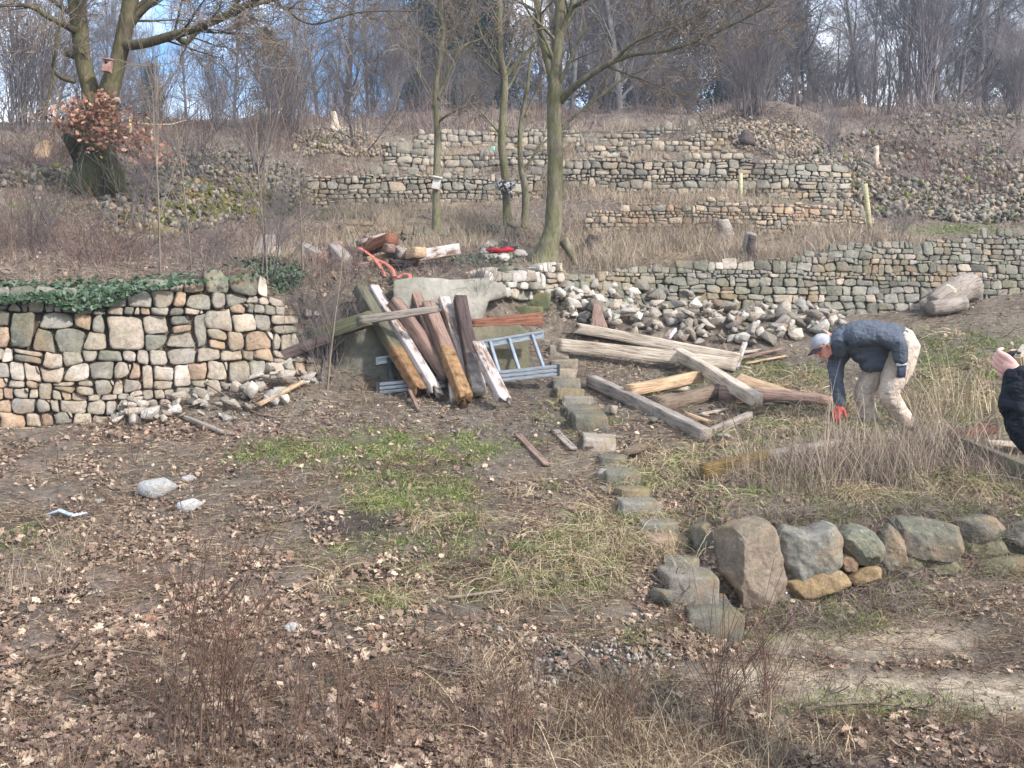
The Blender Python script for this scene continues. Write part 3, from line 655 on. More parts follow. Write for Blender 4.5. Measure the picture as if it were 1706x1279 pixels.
BL = [([(1188, 905), (1215, 885), (1262, 874), (1284, 884), (1290, 915), (1301, 960), (1298, 995), (1265, 1008), (1234, 1004), (1226, 975), (1205, 950), (1190, 925)], 6.86, 'm1', .22, 'upright pinkish boulder, tallest in the wall'),
      ([(1299, 893), (1312, 880), (1345, 890), (1382, 878), (1394, 900), (1397, 940), (1362, 955), (1320, 966), (1303, 950)], 6.92, 'm2', .12, 'broad grey boulder with a white lichen patch'),
      ([(1406, 895), (1422, 885), (1448, 884), (1462, 900), (1470, 925), (1455, 942), (1430, 935), (1410, 920)], 6.98, 'm3', .10, 'rounded greenish boulder'),
      ([(1303, 972), (1350, 955), (1380, 948), (1405, 958), (1412, 975), (1380, 985), (1330, 996), (1308, 990)], 6.88, 'm4', .06, None),
      ([(1402, 925), (1412, 925), (1430, 938), (1428, 950), (1406, 950)], 6.96, 'm5', .04, None),
      ([(1414, 955), (1445, 942), (1468, 948), (1462, 968), (1425, 974)], 7.0, 'm4', .04, None),
      ([(1240, 1012), (1290, 1002), (1296, 1018), (1262, 1030), (1244, 1024)], 6.78, 'm4', .05, None),
      ([(1470, 872), (1520, 868), (1585, 880), (1590, 915), (1570, 930), (1530, 926), (1490, 915)], 7.35, 'm6', .10, None),
      ([(1590, 868), (1650, 862), (1672, 880), (1660, 900), (1612, 903)], 7.55, 'm6', .08, None),
      ([(1468, 896), (1486, 880), (1502, 905), (1506, 945), (1480, 955), (1466, 930)], 7.25, 'm6', .06, None), ([(1496, 925), (1536, 930), (1532, 954), (1500, 956)], 7.3, 'm7', .05, None),
      ([(1600, 906), (1665, 903), (1675, 922), (1640, 932), (1604, 930)], 7.55, 'm7', .05, None),
      ([(1530, 932), (1590, 934), (1596, 952), (1545, 956)], 7.35, 'm7', .05, None),
      ([(1600, 936), (1690, 928), (1740, 934), (1735, 955), (1640, 960), (1602, 956)], 7.55, 'm7', .05, None),
      ([(1680, 880), (1740, 872), (1780, 885), (1770, 920), (1690, 922)], 7.65, 'm6', .08, None),
      ([(1160, 890), (1185, 880), (1205, 900), (1225, 960), (1222, 1000), (1200, 990), (1180, 950), (1165, 920)], 7.02, 'm6', .05, None),
      ([(1790, 870), (1900, 868), (1930, 900), (1900, 940), (1800, 940)], 7.7, 'm6', .08, None), ([(1940, 870), (2060, 868), (2080, 930), (1950, 945)], 7.7, 'm6', .08, None)]
MC = {'m1': lin((158, 142, 124), .6), 'm2': lin((156, 152, 140), .62), 'm3': lin((148, 146, 128), .6), 'm4': lin((176, 150, 114), .6), 'm5': lin((166, 138, 116), .6), 'm6': lin((132, 128, 116), .6), 'm7': lin((136, 132, 106), .6)}
for q, (poly, Y, mc, bu, lab) in enumerate(BL):
    o = bpoly('boulder', poly, Y, .34, MC[mc], bu, lab, bw, 50+q, cuts=[(-2.2, .2, .50), (.9, .3, .78), (.1, -.5, .8), (-.2, 1.2, .82), (1.5, -.9, .8), (.4, .1, .72)] if q == 0 else None); wp(o)
for px, py, s, lab in ((1505, 968, .17, 'upright tan wedge of stone below the boulder wall'), (1452, 976, .14, 'flat pinkish stone on the bank under the boulder wall'), (1545, 985, .10, 'small pink stone on the bank, rightmost below the boulders')):
    put_rock('stone', G(px, py, s*.2), s, 'warm' if s > .15 else 'pale', 1, lab)
# ------------------------------------------------------------------ stone steps
M_STEP = m_stone('step_stone', 0.22, 1.6, lichen=.25)
STEPS = [(1150, 1240, 1022, 1066, 'bottom stone step, pale and thick, beside the upright boulder'), (1108, 1203, 962, 1008, 'tall square stone step, second from the bottom'), (1112, 1172, 934, 958, 'third stone step with leaves lying on it'),
         (1076, 1148, 894, 914, 'narrow worn step half covered by leaves'), (1066, 1132, 872, 890, 'narrow grey step above the leafy one'), (1032, 1105, 838, 864, 'chipped step under the tan one'), (1026, 1084, 815, 835, 'tan coloured stone step'),
         (1010, 1072, 785, 810, 'blocky step left of a grass tuft'), (1003, 1052, 761, 779, 'low step beside the tilted slab'), (973, 1028, 727, 749, 'broad flat step below the squared block'), (953, 1015, 690, 716, 'squared light grey block step'),
         (944, 1002, 677, 693, 'rounded step just behind the squared block'), (941, 991, 661, 680, 'grey step with a rough top'), (926, 974, 648, 664, 'yellowish tan step near the end of the ladder'), (923, 968, 632, 648, 'grey step beside the ladder end'),
         (918, 962, 615, 630, 'darker step beside the lower ladder rail'), (922, 966, 598, 612, 'step at the upper corner of the ladder'), (915, 950, 575, 592, 'step under the end of the long beams'), (852, 905, 508, 530, 'mossy upper step above the red board'), (850, 918, 486, 507, 'long green mossy step below the tree'), (872, 925, 466, 484, 'topmost step, half buried near the tree')]
def block(name, x0, x1, p0, p1, lab, cat, seed, dY=.55, mat=None, col=None, Yo=0, group=None):
    rr = random.Random(seed); cxp = (x0+x1)/2; g = G(cxp, p1+3); Y = g.y+Yo
    wx = (x1-x0)/F*Y; h = (p1-p0)/F*Y; top = ZC+(HOR-p0)/F*Y; bot = top-h-.10;  wx *= .98
    n = 9; bm = MB(); L = []
    sq = lambda a, e=.13: math.copysign(abs(a)**e, a)
    V = []; m = 40; rings = 14
    for r in range(rings+1):
        ph = -math.pi/2+math.pi*r/rings
        for q in range(m):
            th = 2*math.pi*q/m
            V.append((sq(math.cos(ph))*sq(math.cos(th))*wx/2, sq(math.cos(ph))*sq(math.sin(th))*dY/2, sq(math.sin(ph), .2)*(top-bot)/2))
    V = np.array(V); nn = fbm(V*(3.4)+seed*2.7, seed, 4, .6); V = facet(V, np.zeros(3), rr, 7, .9, .985); V = V*(1+.06*nn[:, None]+.02*fbm(V*14+seed, seed+2, 3)[:, None]); V[:, 0] += .03*fbm(V*5+seed, seed+9, 2)
    i = np.arange(rings)[:, None]*m; j = np.arange(m)[None]; k = (j+1) % m
    Q = np.stack([i+j, i+k, i+m+k, i+m+j], -1).reshape(-1, 4)
    mb = MB(); mb.add(V, None, Q, col if col is not None else pick(rr.choice(['grey', 'warm']), rr, .6))
    o = mb.obj(name, mat or M_STEP); o.location = ((cxp-CXP)/F*Y, Y+dY/2, (top+bot)/2); o.rotation_euler = (rr.uniform(-.06, .06), rr.uniform(-.04, .04), rr.uniform(-.1, .08))
    tag(o, lab, cat, group); return o
for q, (x0, x1, p0, p1, lab) in enumerate(STEPS):
    c_ = None
    if q in (6, 13): c_ = lin((160, 144, 116), .6)
    if q in (18, 19, 20): c_ = lin((112, 118, 88), .6)
    block('stone_step', x0, x1, p0, p1, lab, 'step', 300+q, col=c_, group='stone steps climbing the slope')
for px, py, s, lab in ((1005, 798, .17, 'whitish edging stone, upper of the two left of the steps'), (1012, 775, .15, 'long narrow edging stone left of the steps'), (1036, 858, .15, 'pointed edging stone beside the leafy steps'), (1105, 1008, .22, 'dark mossy stone leaning left of the bottom steps'),
                       (1022, 690, .16, 'round stone right of the squared block step'), (1085, 706, .20, 'flat grey slab lying below the long beam'), (1205, 732, .18, 'flat slab lying past the end of the long beam'), (1062, 760, .28, 'tilted pinkish slab lying on the steps'),
                       (948, 463, .14, 'orange brick chunk on top of the wall'), (1010, 436, .28, 'flat pale slab among grass on the terrace'), (968, 512, .30, 'square white block at the head of the long beams'), (936, 486, .26, 'mossy block at the left end of the grey wall'), (945, 507, .2, 'yellow mossy stone under the mossy block'), (1145, 505, .42, 'big flat stone at the top of the heap'), (1085, 508, .3, 'pointed pink stone high in the heap')):
    put_rock('stone', G(px, py, s*.25), s, 'grey' if 'mossy' in lab or 'grey' in lab else ('warm' if 'orange' in lab or 'pink' in lab else 'pale'), .5 if ('flat' in lab or 'slab' in lab) else .9, lab, tilt=.3, sx=1.2)
for px, py, s in ((806, 416, .3), (822, 412, .3), (843, 408, .28), (852, 418, .26), (815, 432, .32), (838, 436, .3), (865, 430, .3), (800, 428, .26), (880, 425, .22)):
    put_rock('stone', G(px, py, s*.2), s, 'pale', .8, 'pale stone in the low stack under the red sack', group='stones stacked under the red sack')
# ------------------------------------------------------------------ old concrete and masonry footing
M_CONC, nt, b = newmat('weathered_concrete', .95, .1)
c = mixc(nt, 1.0, attr(nt), ramp(nt, noise(nt, 6, 7, .7), [(.3, (.66, .66, .64)), (.7, (1.25, 1.22, 1.18))]), 'MULTIPLY')
tcn = nt.nodes.new('ShaderNodeTexCoord'); vo = nt.nodes.new('ShaderNodeTexVoronoi'); vo.feature = 'DISTANCE_TO_EDGE'; vo.inputs['Scale'].default_value = 3.6; mpn = nt.nodes.new('ShaderNodeMapping'); mpn.inputs['Scale'].default_value = (1, 1, 1.7); nt.links.new(tcn.outputs['Object'], mpn.inputs[0])
va = nt.nodes.new('ShaderNodeVectorMath'); va.operation = 'ADD'; nn_ = nt.nodes.new('ShaderNodeTexNoise'); nn_.inputs['Scale'].default_value = 4; vs_ = nt.nodes.new('ShaderNodeVectorMath'); vs_.operation = 'SCALE'; vs_.inputs['Scale'].default_value = .25
nt.links.new(nn_.outputs['Color'], vs_.inputs[0]); nt.links.new(mpn.outputs[0], va.inputs[0]); nt.links.new(vs_.outputs[0], va.inputs[1]); nt.links.new(va.outputs[0], vo.inputs['Vector'])
ck = ramp(nt, vo.outputs['Distance'], [(.0, (.2, .18, .16)), (.035, (1, 1, 1))]); c = mixc(nt, mth(nt, 'MULTIPLY', ramp(nt, noise(nt, 1.7, 3), [(.5, (0, 0, 0)), (.62, (1, 1, 1))]), .5), c, ck, 'MULTIPLY')
c = mixc(nt, ramp(nt, noise(nt, 2.2, 5, .7), [(.5, (0, 0, 0)), (.68, (.6, .6, .6))]), c, lin((104, 104, 78), .8))
nt.links.new(c, b.inputs['Base Color']); bump(nt, b, mth(nt, 'ADD', noise(nt, 9, 6, .7), mth(nt, 'MULTIPLY', ck, .1)), .8, .03)
def slabobj(name, poly, Y0, Y1, lab, cat, col, seed=1, thick=.35, mat=None):
    """upright slab: outline in the photo at depth Y0..Y1 (left to right), real thickness behind"""
    xs = [p[0] for p in poly]; a, b_ = min(xs), max(xs)
    fr = []
    n = len(poly)
    PP = []
    for q in range(n):
        p0, p1 = poly[q], poly[(q+1) % n]
        L = math.hypot(p1[0]-p0[0], p1[1]-p0[1]); kk = max(1, int(L/12))
        for t in range(kk): PP.append((p0[0]+(p1[0]-p0[0])*t/kk+R.uniform(-1.2, 1.2), p0[1]+(p1[1]-p0[1])*t/kk+R.uniform(-1.2, 1.2)))
    bm = bmesh.new(); vs = []
    for px, py in PP:
        Y = Y0+(Y1-Y0)*(px-a)/(b_-a); vs.append(bm.verts.new(W(px, py, Y)))
    f = bm.faces.new(vs); f.normal_update()
    if f.normal.y > 0: f.normal_flip()
    r = bmesh.ops.extrude_face_region(bm, geom=[f]); 
    bmesh.ops.translate(bm, vec=(0, thick, 0), verts=[v for v in r['geom'] if isinstance(v, bmesh.types.BMVert)])
    bmesh.ops.recalc_face_normals(bm, faces=bm.faces)
    bmesh.ops.triangulate(bm, faces=bm.faces)
    bmesh.ops.subdivide_edges(bm, edges=[e for e in bm.edges if e.calc_length() > .12], cuts=2)
    bmesh.ops.triangulate(bm, faces=bm.faces)
    bm.verts.index_update(); V = np.array([v.co[:] for v in bm.verts]); T = np.array([[v.index for v in f.verts] for f in bm.faces]); bm.free()
    V[:, 1] += .035*fbm(V*4, seed, 4); V[:, 2] += .015*fbm(V*5, seed+1, 2)
    mb = MB(); n2 = fbm(V*2.5, seed+3, 3)[:, None]
    mb.add(V, T, None, np.array(col)*(1+.35*n2)); o = mb.obj(name, mat or M_CONC, smooth=False); tag(o, lab, cat); return o
slabobj('concrete_wall', [(655, 466), (700, 462), (760, 466), (806, 464), (842, 474), (846, 492), (815, 502), (800, 540), (770, 560), (720, 560), (655, 545)], 11.1, 12.05, 'old grey concrete wall face behind the leaning timbers', 'wall', lin((168, 164, 154), .6))
def masonry(name, a, b_, t0, t1, Ya, Yb, sz, seed, pals, lab):
    # rough blocks laid along a line from bearing a to b_; t0, t1 = top rows at both ends
    p0, p1 = W(a, 489, Ya), W(b_, 486, Yb); d = (p1-p0); S = math.hypot(d.x, d.y); dx, dy = d.x/S, d.y/S
    rr = random.Random(seed); mb = MB(); z0 = p0.z; zt0, zt1 = W(a, t0, Ya).z, W(b_, t1, Yb).z
    for ci, P in enumerate(courses(S, max(zt0, zt1)-z0+.1, sz, seed, 1.6)):
        c = np.mean(P, 0)
        if c[0] < 0 or c[0] > S or c[1]+z0 > zt0+(zt1-zt0)*c[0]/S+rr.gauss(0, .04): continue
        V, T, Q = stone_from_poly(P, .006, sz*.9, .04*rr.uniform(.5, 1.4), rr, 2, 4, seed*100+ci); dd = V[:, 2]+rr.gauss(0, .03)
        mb.add(np.stack([p0.x+dx*V[:, 0]+dy*dd, p0.y+dy*V[:, 0]-dx*dd+.0*dd, z0+V[:, 1]+(p1.z-p0.z)*V[:, 0]/S], -1), T, Q, pick(rr.choice(pals), rr, .72))
    return tag(mb.obj(name, M_WALL), lab, 'wall')
masonry('masonry_wall', 792, 930, 450, 456, 12.1, 13.5, .14, 77, ['pale', 'grey', 'pale'], 'rough pale masonry between the concrete wall and the upper steps')
slabobj('concrete_block', [(770, 455), (800, 446), (860, 444), (895, 452), (928, 460), (930, 474), (850, 474), (760, 468)], 12.6, 13.6, 'cracked mortared masonry on top of the concrete wall', 'masonry', lin((184, 174, 160), .62), 4, .5)
slabobj('concrete_block', [(560, 562), (575, 540), (618, 545), (645, 560), (650, 640), (622, 655), (575, 648), (556, 620)], 10.95, 11.0, 'rounded concrete lump to the left of the ladder', 'concrete block', lin((136, 134, 122), .6), 5, .4)
slabobj('concrete_slab', [(775, 545), (868, 541), (880, 556), (884, 640), (775, 650)], 11.25, 11.6, 'flat grey slab standing behind the ladder rungs', 'concrete slab', lin((128, 122, 104), .6), 6, .25)
# ------------------------------------------------------------------ ground cover (uncountable)
def sample(n, fn, Lw=None):
    """n points with screen density fn(px,py)"""
    PX, PY = [], []
    got = 0
    while got < n:
        m = 60000; px = NR.uniform(-120, 1826, m); py = NR.uniform(175, 1380, m)
        k = NR.random(m) < fn(px, py); PX.append(px[k]); PY.append(py[k]); got += k.sum()
    return np.concatenate(PX)[:n], np.concatenate(PY)[:n]
def gnormal(X, Y):
    e = .12; zx = (ground(X+e, Y)-ground(X-e, Y))/(2*e); zy = (ground(X, Y+e)-ground(X, Y-e))/(2*e)
    zy = np.clip(zy, -1, 1); zx = np.clip(zx, -1, 1)
    N = np.stack([-zx, -zy, np.ones_like(zx)], -1); return N/np.linalg.norm(N, axis=1)[:, None]
# leaves: lobed, folded along the midrib
LT = []
for s_ in (1, -1):
    LT.append([(0, 0), (.16*s_, .12), (.10*s_, .22), (.34*s_, .36), (.20*s_, .50), (.36*s_, .66), (.18*s_, .80), (0, 1.0)])
LV = np.array([(x, y, abs(x)*.45+.25*(y-.5)**2) for x, y in LT[0]]+[(x, y, abs(x)*.45+.25*(y-.5)**2) for x, y in LT[1][1:-1]])
LV[:, 1] -= .5
LF = [(0, 1, 2), (0, 2, 4), (2, 3, 4), (0, 4, 6), (4, 5, 6), (0, 6, 7), (0, 9, 8), (0, 11, 9), (9, 11, 10), (0, 13, 11), (11, 13, 12), (0, 7, 13)]
def leaves(X, Y, Z, size, tilt=.5, N=None):
    n = len(X)
    if N is None: N = gnormal(X, Y)
    N = N+NR.normal(0, tilt, (n, 3)); N /= np.linalg.norm(N, axis=1)[:, None]
    a = NR.normal(0, 1, (n, 3)); T = a-N*np.sum(a*N, 1)[:, None]; T /= np.linalg.norm(T, axis=1)[:, None]; B = np.cross(N, T)
    sg = NR.choice([-1., 1.], n)*NR.uniform(.3, 1.8, n)
    V = LV[None]*size[:, None, None]
    V = V[..., :1]*B[:, None]*NR.uniform(.7, 1.2, n)[:, None, None]+V[..., 1:2]*T[:, None]+V[..., 2:]*sg[:, None, None]*N[:, None]
    V = V+np.stack([X, Y, Z], -1)[:, None]
    Fc = np.array(LF)[None]+(np.arange(n)*len(LV))[:, None, None]
    return V.reshape(-1, 3), Fc.reshape(-1, 3)
M_LEAF = m_island('dead_leaf', [(0, lin((124, 102, 90), .75)), (.35, lin((148, 126, 106), .75)), (.6, lin((104, 86, 78), .75)), (.78, lin((176, 152, 128), .75)), (.9, lin((206, 184, 160), .75)), (1, lin((152, 112, 90), .75))], .8, amt=.15)
def f_leaf(px, py):
    d = .22+blob(px, py, LEAF)*.9-blob(px, py, SAND)*.9-.15*blob(px, py, DARK)
    d = d*np.where(py < 480, .35, 1)*np.where((px > 1000) & (py < 600), .3, 1)
    n = fbm(np.stack([px/60, py/30, 0*px], -1), 40, 3)
    d = d*np.clip(.45+2.1*n, .03, 1.6)*(.68+.32*sstep(500, 1000, py))
    d = d+.9*blob(px, py, [(1175, 1045, 50, 14, 1), (1140, 935, 45, 12, 1), (1130, 885, 40, 10, .8), (1160, 1075, 60, 16, 1), (1085, 870, 30, 10, .7), (1090, 960, 40, 60, .5)])
    return d
px, py = sample(44000, f_leaf); X, Y, Z = hits(px, py)
V, T = leaves(X, Y, Z+NR.uniform(.004, .03, len(X)), (.016+.042*NR.random(len(X))**1.6)*np.where(Y > 9, 1.2, np.interp(Y, [4, 6.5], [1.5, 1])))
mb = MB(); mb.add(V, T); tag(mb.obj('leaf_litter', M_LEAF), kind='stuff')
# fine litter: short straws and twigs lying about
def strands(P, D, L, wd, bend, seg=3, droop=0.0, taper=.2):
    """curved blades: P roots, D unit directions, L lengths, wd widths, bend vectors"""
    n = len(P); side = np.cross(D, NR.normal(0, 1, (n, 3))); side /= np.linalg.norm(side, axis=1)[:, None]+1e-9
    rows = []
    for k in range(seg+1):
        t = k/seg; c = P+D*(L*t)[:, None]+bend*((L*t*t)[:, None])
        c[:, 2] -= droop*L*t*t*t
        ww = wd*(1-(1-taper)*t)
        rows.append(c-side*ww[:, None]*.5); rows.append(c+side*ww[:, None]*.5)
    V = np.stack(rows, 1); m = 2*(seg+1)
    q = np.array([[2*k, 2*k+1, 2*k+3, 2*k+2] for k in range(seg)])
    Q = q[None]+(np.arange(n)*m)[:, None, None]
    return V.reshape(-1, 3), Q.reshape(-1, 4)
def unit(a): return a/(np.linalg.norm(a, axis=1)[:, None]+1e-9)
M_STRAW = m_island('dry_grass', [(0, lin((190, 170, 136), .8)), (.35, lin((158, 138, 108), .8)), (.6, lin((206, 190, 158), .8)), (.8, lin((128, 110, 88), .8)), (1, lin((172, 146, 112), .8))], .7, amt=.12)
M_HAY = m_island('bleached_grass', [(0, lin((176, 160, 136), .78)), (.35, lin((150, 134, 114), .78)), (.6, lin((196, 180, 156), .78)), (.8, lin((122, 106, 92), .78)), (1, lin((160, 140, 122), .78))], .7, amt=.15)
M_GREEN = m_island('green_grass', [(0, lin((104, 122, 56), .75)), (.3, lin((86, 106, 50), .75)), (.6, lin((134, 144, 80), .75)), (.85, lin((170, 166, 112), .75)), (1, lin((196, 184, 142), .75))], .6, amt=.12)
M_TWIG = m_island('twigs', [(0, lin((88, 66, 56), .8)), (.4, lin((120, 94, 78), .8)), (.7, lin((70, 54, 48), .8)), (1, lin((146, 120, 100), .8))], .8, amt=.12)
M_BRAM = m_island('brambles', [(0, lin((118, 102, 98), .8)), (.4, lin((144, 126, 118), .8)), (.7, lin((92, 78, 76), .8)), (1, lin((166, 148, 132), .8))], .8, amt=.15)
def cover(name, n, fn, mat, lmin, lmax, wmin, wmax, up, lean, droop, seg=3, zoff=0.0, clump=None, wscale=True, kind='stuff'):
    if clump:
        nc_ = n//clump[0]; px, py = sample(nc_, fn); X, Y, Z = hits(px, py)
        k = NR.integers(0, nc_, n); r = clump[1]
        X = X[k]+NR.normal(0, r, n); Y = Y[k]+NR.normal(0, r, n); cs = NR.uniform(.55, 1.25, nc_)[k]; cl = NR.normal(0, .25, (nc_, 2))[k]
        Z = ground(X, Y)
    else:
        px, py = sample(n, fn); X, Y, Z = hits(px, py); cs = np.ones(n); cl = np.zeros((n, 2))
    an = NR.uniform(0, 2*math.pi, n); ln = np.abs(NR.normal(0, lean, n))
    D = unit(np.stack([np.cos(an)*ln+cl[:, 0]*lean, np.sin(an)*ln+cl[:, 1]*lean, np.full(n, up)], -1))
    L = NR.uniform(lmin, lmax, n)*cs
    wd = NR.uniform(wmin, wmax, n)*(np.clip(Y/7, .9, 4) if wscale else 1)
    bend = np.stack([np.cos(an), np.sin(an), 0*an], -1)*NR.uniform(0, droop, n)[:, None]+NR.normal(0, .12, (n, 3))*.5
    V, Q = strands(np.stack([X, Y, Z+zoff], -1), D, L, wd, bend, seg, droop*NR.uniform(.3, 1.1, n))
    mb = MB(); mb.add(V, None, Q); return tag(mb.obj(name, mat), kind=kind)
nsn = lambda px, py, s, sd: fbm(np.stack([px/s, py/(s*.5), 0*px], -1), sd, 3)
f_lit = lambda px, py: np.clip((.45+1.2*nsn(px, py, 50, 41))*(.62+.38*sstep(500, 900, py))*(1-.6*blob(px, py, SAND)), 0, 1)
cover('straw_litter', 75000, f_lit, M_STRAW, .02, .11, .002, .004, .12, 1.0, .25, 2, .012)
cover('twig_litter', 52000, f_lit, M_TWIG, .03, .20, .003, .006, .15, 1.0, .2, 2, .012)
f_green = lambda px, py: np.clip(blob(px, py, GREEN)*(.45+1.9*nsn(px, py, 30, 42)), 0, 1)*np.where(py < 420, .5, 1)
cover('green_grass', 40000, f_green, M_GREEN, .025, .075, .003, .006, 1, .7, .8, 3, 0, (14, .05))
TUFT = [(1000, 905, 110, 50, 1), (930, 960, 80, 30, .8), (1120, 850, 60, 60, .5), (740, 870, 70, 14, .4), (1080, 800, 60, 40, .5), (1180, 760, 120, 30, .6), (1320, 640, 80, 25, .5), (1370, 700, 120, 30, .6), (1080, 660, 25, 12, .6), (935, 680, 12, 10, 1), (800, 990, 60, 12, .4), (560, 975, 30, 12, .4), (650, 1000, 35, 12, .4), (900, 830, 40, 14, .4), (1440, 800, 260, 40, .5), (1630, 640, 80, 40, .4), (1600, 560, 90, 10, .2), (1180, 610, 50, 12, .5)]
f_tuft = lambda px, py: np.clip(blob(px, py, TUFT)*(.25+2.4*nsn(px, py, 26, 49)), 0, 1)
cover('sedge_tufts', 5500, f_tuft, M_GREEN, .08, .24, .004, .007, 1, .85, 1.5, 5, 0, (34, .04))
cover('sedge_tufts', 14000, f_tuft, M_STRAW, .08, .26, .004, .007, 1, 1.0, 1.7, 5, 0, (30, .05))
# pale dry grass of the upper terraces
HG = [(700, 292, 190, 6, .35), (1080, 262, 190, 6, .35), (620, 330, 120, 6, .5), (1250, 318, 90, 5, .5), (1200, 355, 200, 6, .3), (900, 212, 330, 6, .5), (1150, 395, 190, 28, 1), (960, 430, 70, 20, .6), (1230, 420, 60, 25, .9), (700, 400, 170, 18, .8), (1010, 325, 200, 10, .8), (1180, 330, 150, 10, .7), (700, 362, 170, 10, .5), (600, 350, 40, 10, .8), (1340, 400, 120, 18, .6), (1500, 410, 100, 10, .3), (800, 268, 180, 6, .4), (750, 250, 200, 6, .3), (1060, 255, 160, 6, .5), (1080, 225, 160, 6, .4), (440, 440, 60, 12, .5), (130, 915, 40, 14, .12), (30, 990, 40, 20, .1), (1290, 440, 60, 18, .5), (1020, 445, 50, 18, .6)]
f_hg = lambda px, py: np.clip(blob(px, py, HG)*(.6+1.4*nsn(px, py, 40, 43)), 0, 1)
cover('dry_terrace_grass', 38000, f_hg, M_HAY, .12, .42, .0018, .0035, 1, .35, .35, 4, -.01, (22, .10))
# grey purple brambles and dead herbs over the hillside
BR = [(1560, 335, 110, 16, .45), (1460, 285, 60, 20, .5), (1620, 300, 80, 14, .5), (1300, 260, 50, 12, .4), (1590, 205, 100, 14, .5), (330, 215, 240, 30, 1), (100, 250, 130, 30, .9), (600, 200, 200, 22, 1), (900, 195, 250, 20, 1), (1150, 185, 200, 18, 1), (450, 260, 80, 25, .7), (60, 300, 100, 30, .4), (200, 410, 260, 28, .9), (420, 400, 80, 30, .5), (400, 225, 150, 25, 1), (1450, 200, 120, 20, .6), (1560, 260, 130, 30, .7), (1620, 180, 120, 16, .6), (1380, 240, 60, 20, .5), (80, 370, 90, 25, .6), (750, 222, 150, 10, .5), (1150, 215, 80, 10, .5), (560, 290, 60, 10, .7), (790, 282, 80, 6, .6), (1450, 300, 60, 30, .35), (560, 450, 60, 20, .6), (480, 480, 40, 40, .5), (720, 450, 60, 10, .5)]
f_br = lambda px, py: np.clip(blob(px, py, BR)*(.5+1.6*nsn(px, py, 45, 44))*(1-.85*blob(px, py, [(270, 335, 170, 55, 1), (430, 330, 110, 50, 1), (80, 305, 110, 18, .8), (560, 240, 70, 30, 1)])), 0, 1)
cover('brambles', 36000, f_br, M_BRAM, .12, .42, .0018, .0035, 1, .9, .7, 4, -.02, (16, .18))
cover('brambles', 2600, f_br, M_TWIG, .4, 1.1, .002, .005, 1, .35, .25, 4, -.02, (6, .15))
f_hill = lambda px, py: np.where((py < 480) & (py > 185), .5, 0)*np.clip(.5+nsn(px, py, 60, 45), 0, 1)
cover('hill_herbs', 30000, f_hill, M_HAY, .04, .16, .002, .004, .7, .9, .5, 2, 0)
cover('hill_herbs', 24000, f_hill, M_BRAM, .04, .2, .002, .004, .7, .9, .5, 2, 0)
# dead stems in the foreground
f_fg = lambda px, py: np.clip(blob(px, py, [(560, 1240, 420, 60, .6), (1000, 1240, 300, 90, 1), (430, 1150, 130, 60, .5), (1250, 1180, 120, 40, .5), (820, 1180, 130, 60, .8), (150, 1280, 200, 60, .4), (1650, 1260, 140, 50, .4)]), 0, 1)
cover('dead_stems', 1900, f_fg, M_TWIG, .10, .36, .0022, .0042, 1, .28, .15, 4, 0, (7, .05))
cover('dead_stems', 3600, f_fg, M_BRAM, .05, .24, .0018, .0035, 1, .55, .5, 4, 0, (14, .05))
cover('dead_stems', 2600, lambda px, py: np.clip(blob(px, py, [(1100, 1260, 220, 60, 1), (830, 1150, 100, 50, .5), (1000, 1180, 120, 50, .5)]), 0, 1), M_STRAW, .08, .34, .003, .005, 1, .6, .7, 4, 0, (16, .05))
# tall straw in front of and around the bent man
f_tall = lambda px, py: np.clip(blob(px, py, [(1430, 790, 110, 26, 1), (1330, 800, 80, 26, .6), (1560, 770, 90, 28, .7), (1660, 800, 60, 20, .5), (1400, 740, 40, 10, .6), (1210, 800, 50, 14, .35)]), 0, 1)
cover('tall_straw', 1500, f_tall, M_HAY, .25, .72, .003, .005, 1, .30, .30, 5, -.01, (12, .08))
cover('tall_straw', 3200, f_tall, M_BRAM, .12, .42, .003, .005, 1, .5, .5, 5, -.01, (14, .07))
cover('tall_straw', 260, lambda px, py: np.clip(blob(px, py, [(1590, 690, 70, 14, 1), (1500, 720, 40, 10, .5)]), 0, 1), M_STRAW, .35, .75, .004, .006, 1, .30, .25, 5, -.01, (6, .08))
# overhanging fringe along the boulder wall and the right bank
f_fr = lambda px, py: np.clip(blob(px, py, [(1330, 868, 170, 8, 1), (1560, 858, 160, 12, 1), (1480, 990, 60, 25, .6), (1400, 1030, 120, 16, .5), (1500, 930, 40, 20, .5), (1640, 900, 80, 30, .5)]), 0, 1)
cover('bank_fringe', 5000, f_fr, M_BRAM, .08, .3, .003, .005, .7, .9, 1.0, 4, 0, (14, .06))
cover('bank_fringe', 3500, f_fr, M_GREEN, .06, .2, .003, .006, .8, .9, 1.0, 4, 0, (12, .06))
# ivy over the top of the left wall
M_IVY = m_island('ivy_leaf', [(0, lin((50, 68, 46), .7)), (.4, lin((70, 92, 64), .7)), (.75, lin((96, 116, 92), .7)), (1, lin((124, 138, 116), .7))], .45, amt=.15)
n = 5200; uu = NR.uniform(-200, 520, n)
Yk, Zk = knots(uu); hang = np.interp(uu, [-200, 0, 60, 130, 180, 240, 300, 420, 520], [.08, .07, .06, .20, .16, .04, .02, .02, .02]); up_ = np.interp(uu, [0, 260, 330, 520], [.40, .36, .2, .1])
v = NR.random(n); t = np.where(v < .5, -hang*NR.random(n)**.8, up_*NR.random(n))
keep = NR.random(n) < np.interp(uu, [-200, 200, 280, 340, 520], [.9, .9, .4, .08, .03]); uu, t, Yk, Zk = uu[keep], t[keep], Yk[:, keep], Zk[:, keep]
Yt = np.where(t < 0, Yk[R_GT]-.17-.05*NR.random(len(uu)), Yk[R_GT]-.1+t*1.0); Xv = (uu-CXP)/F*Yt
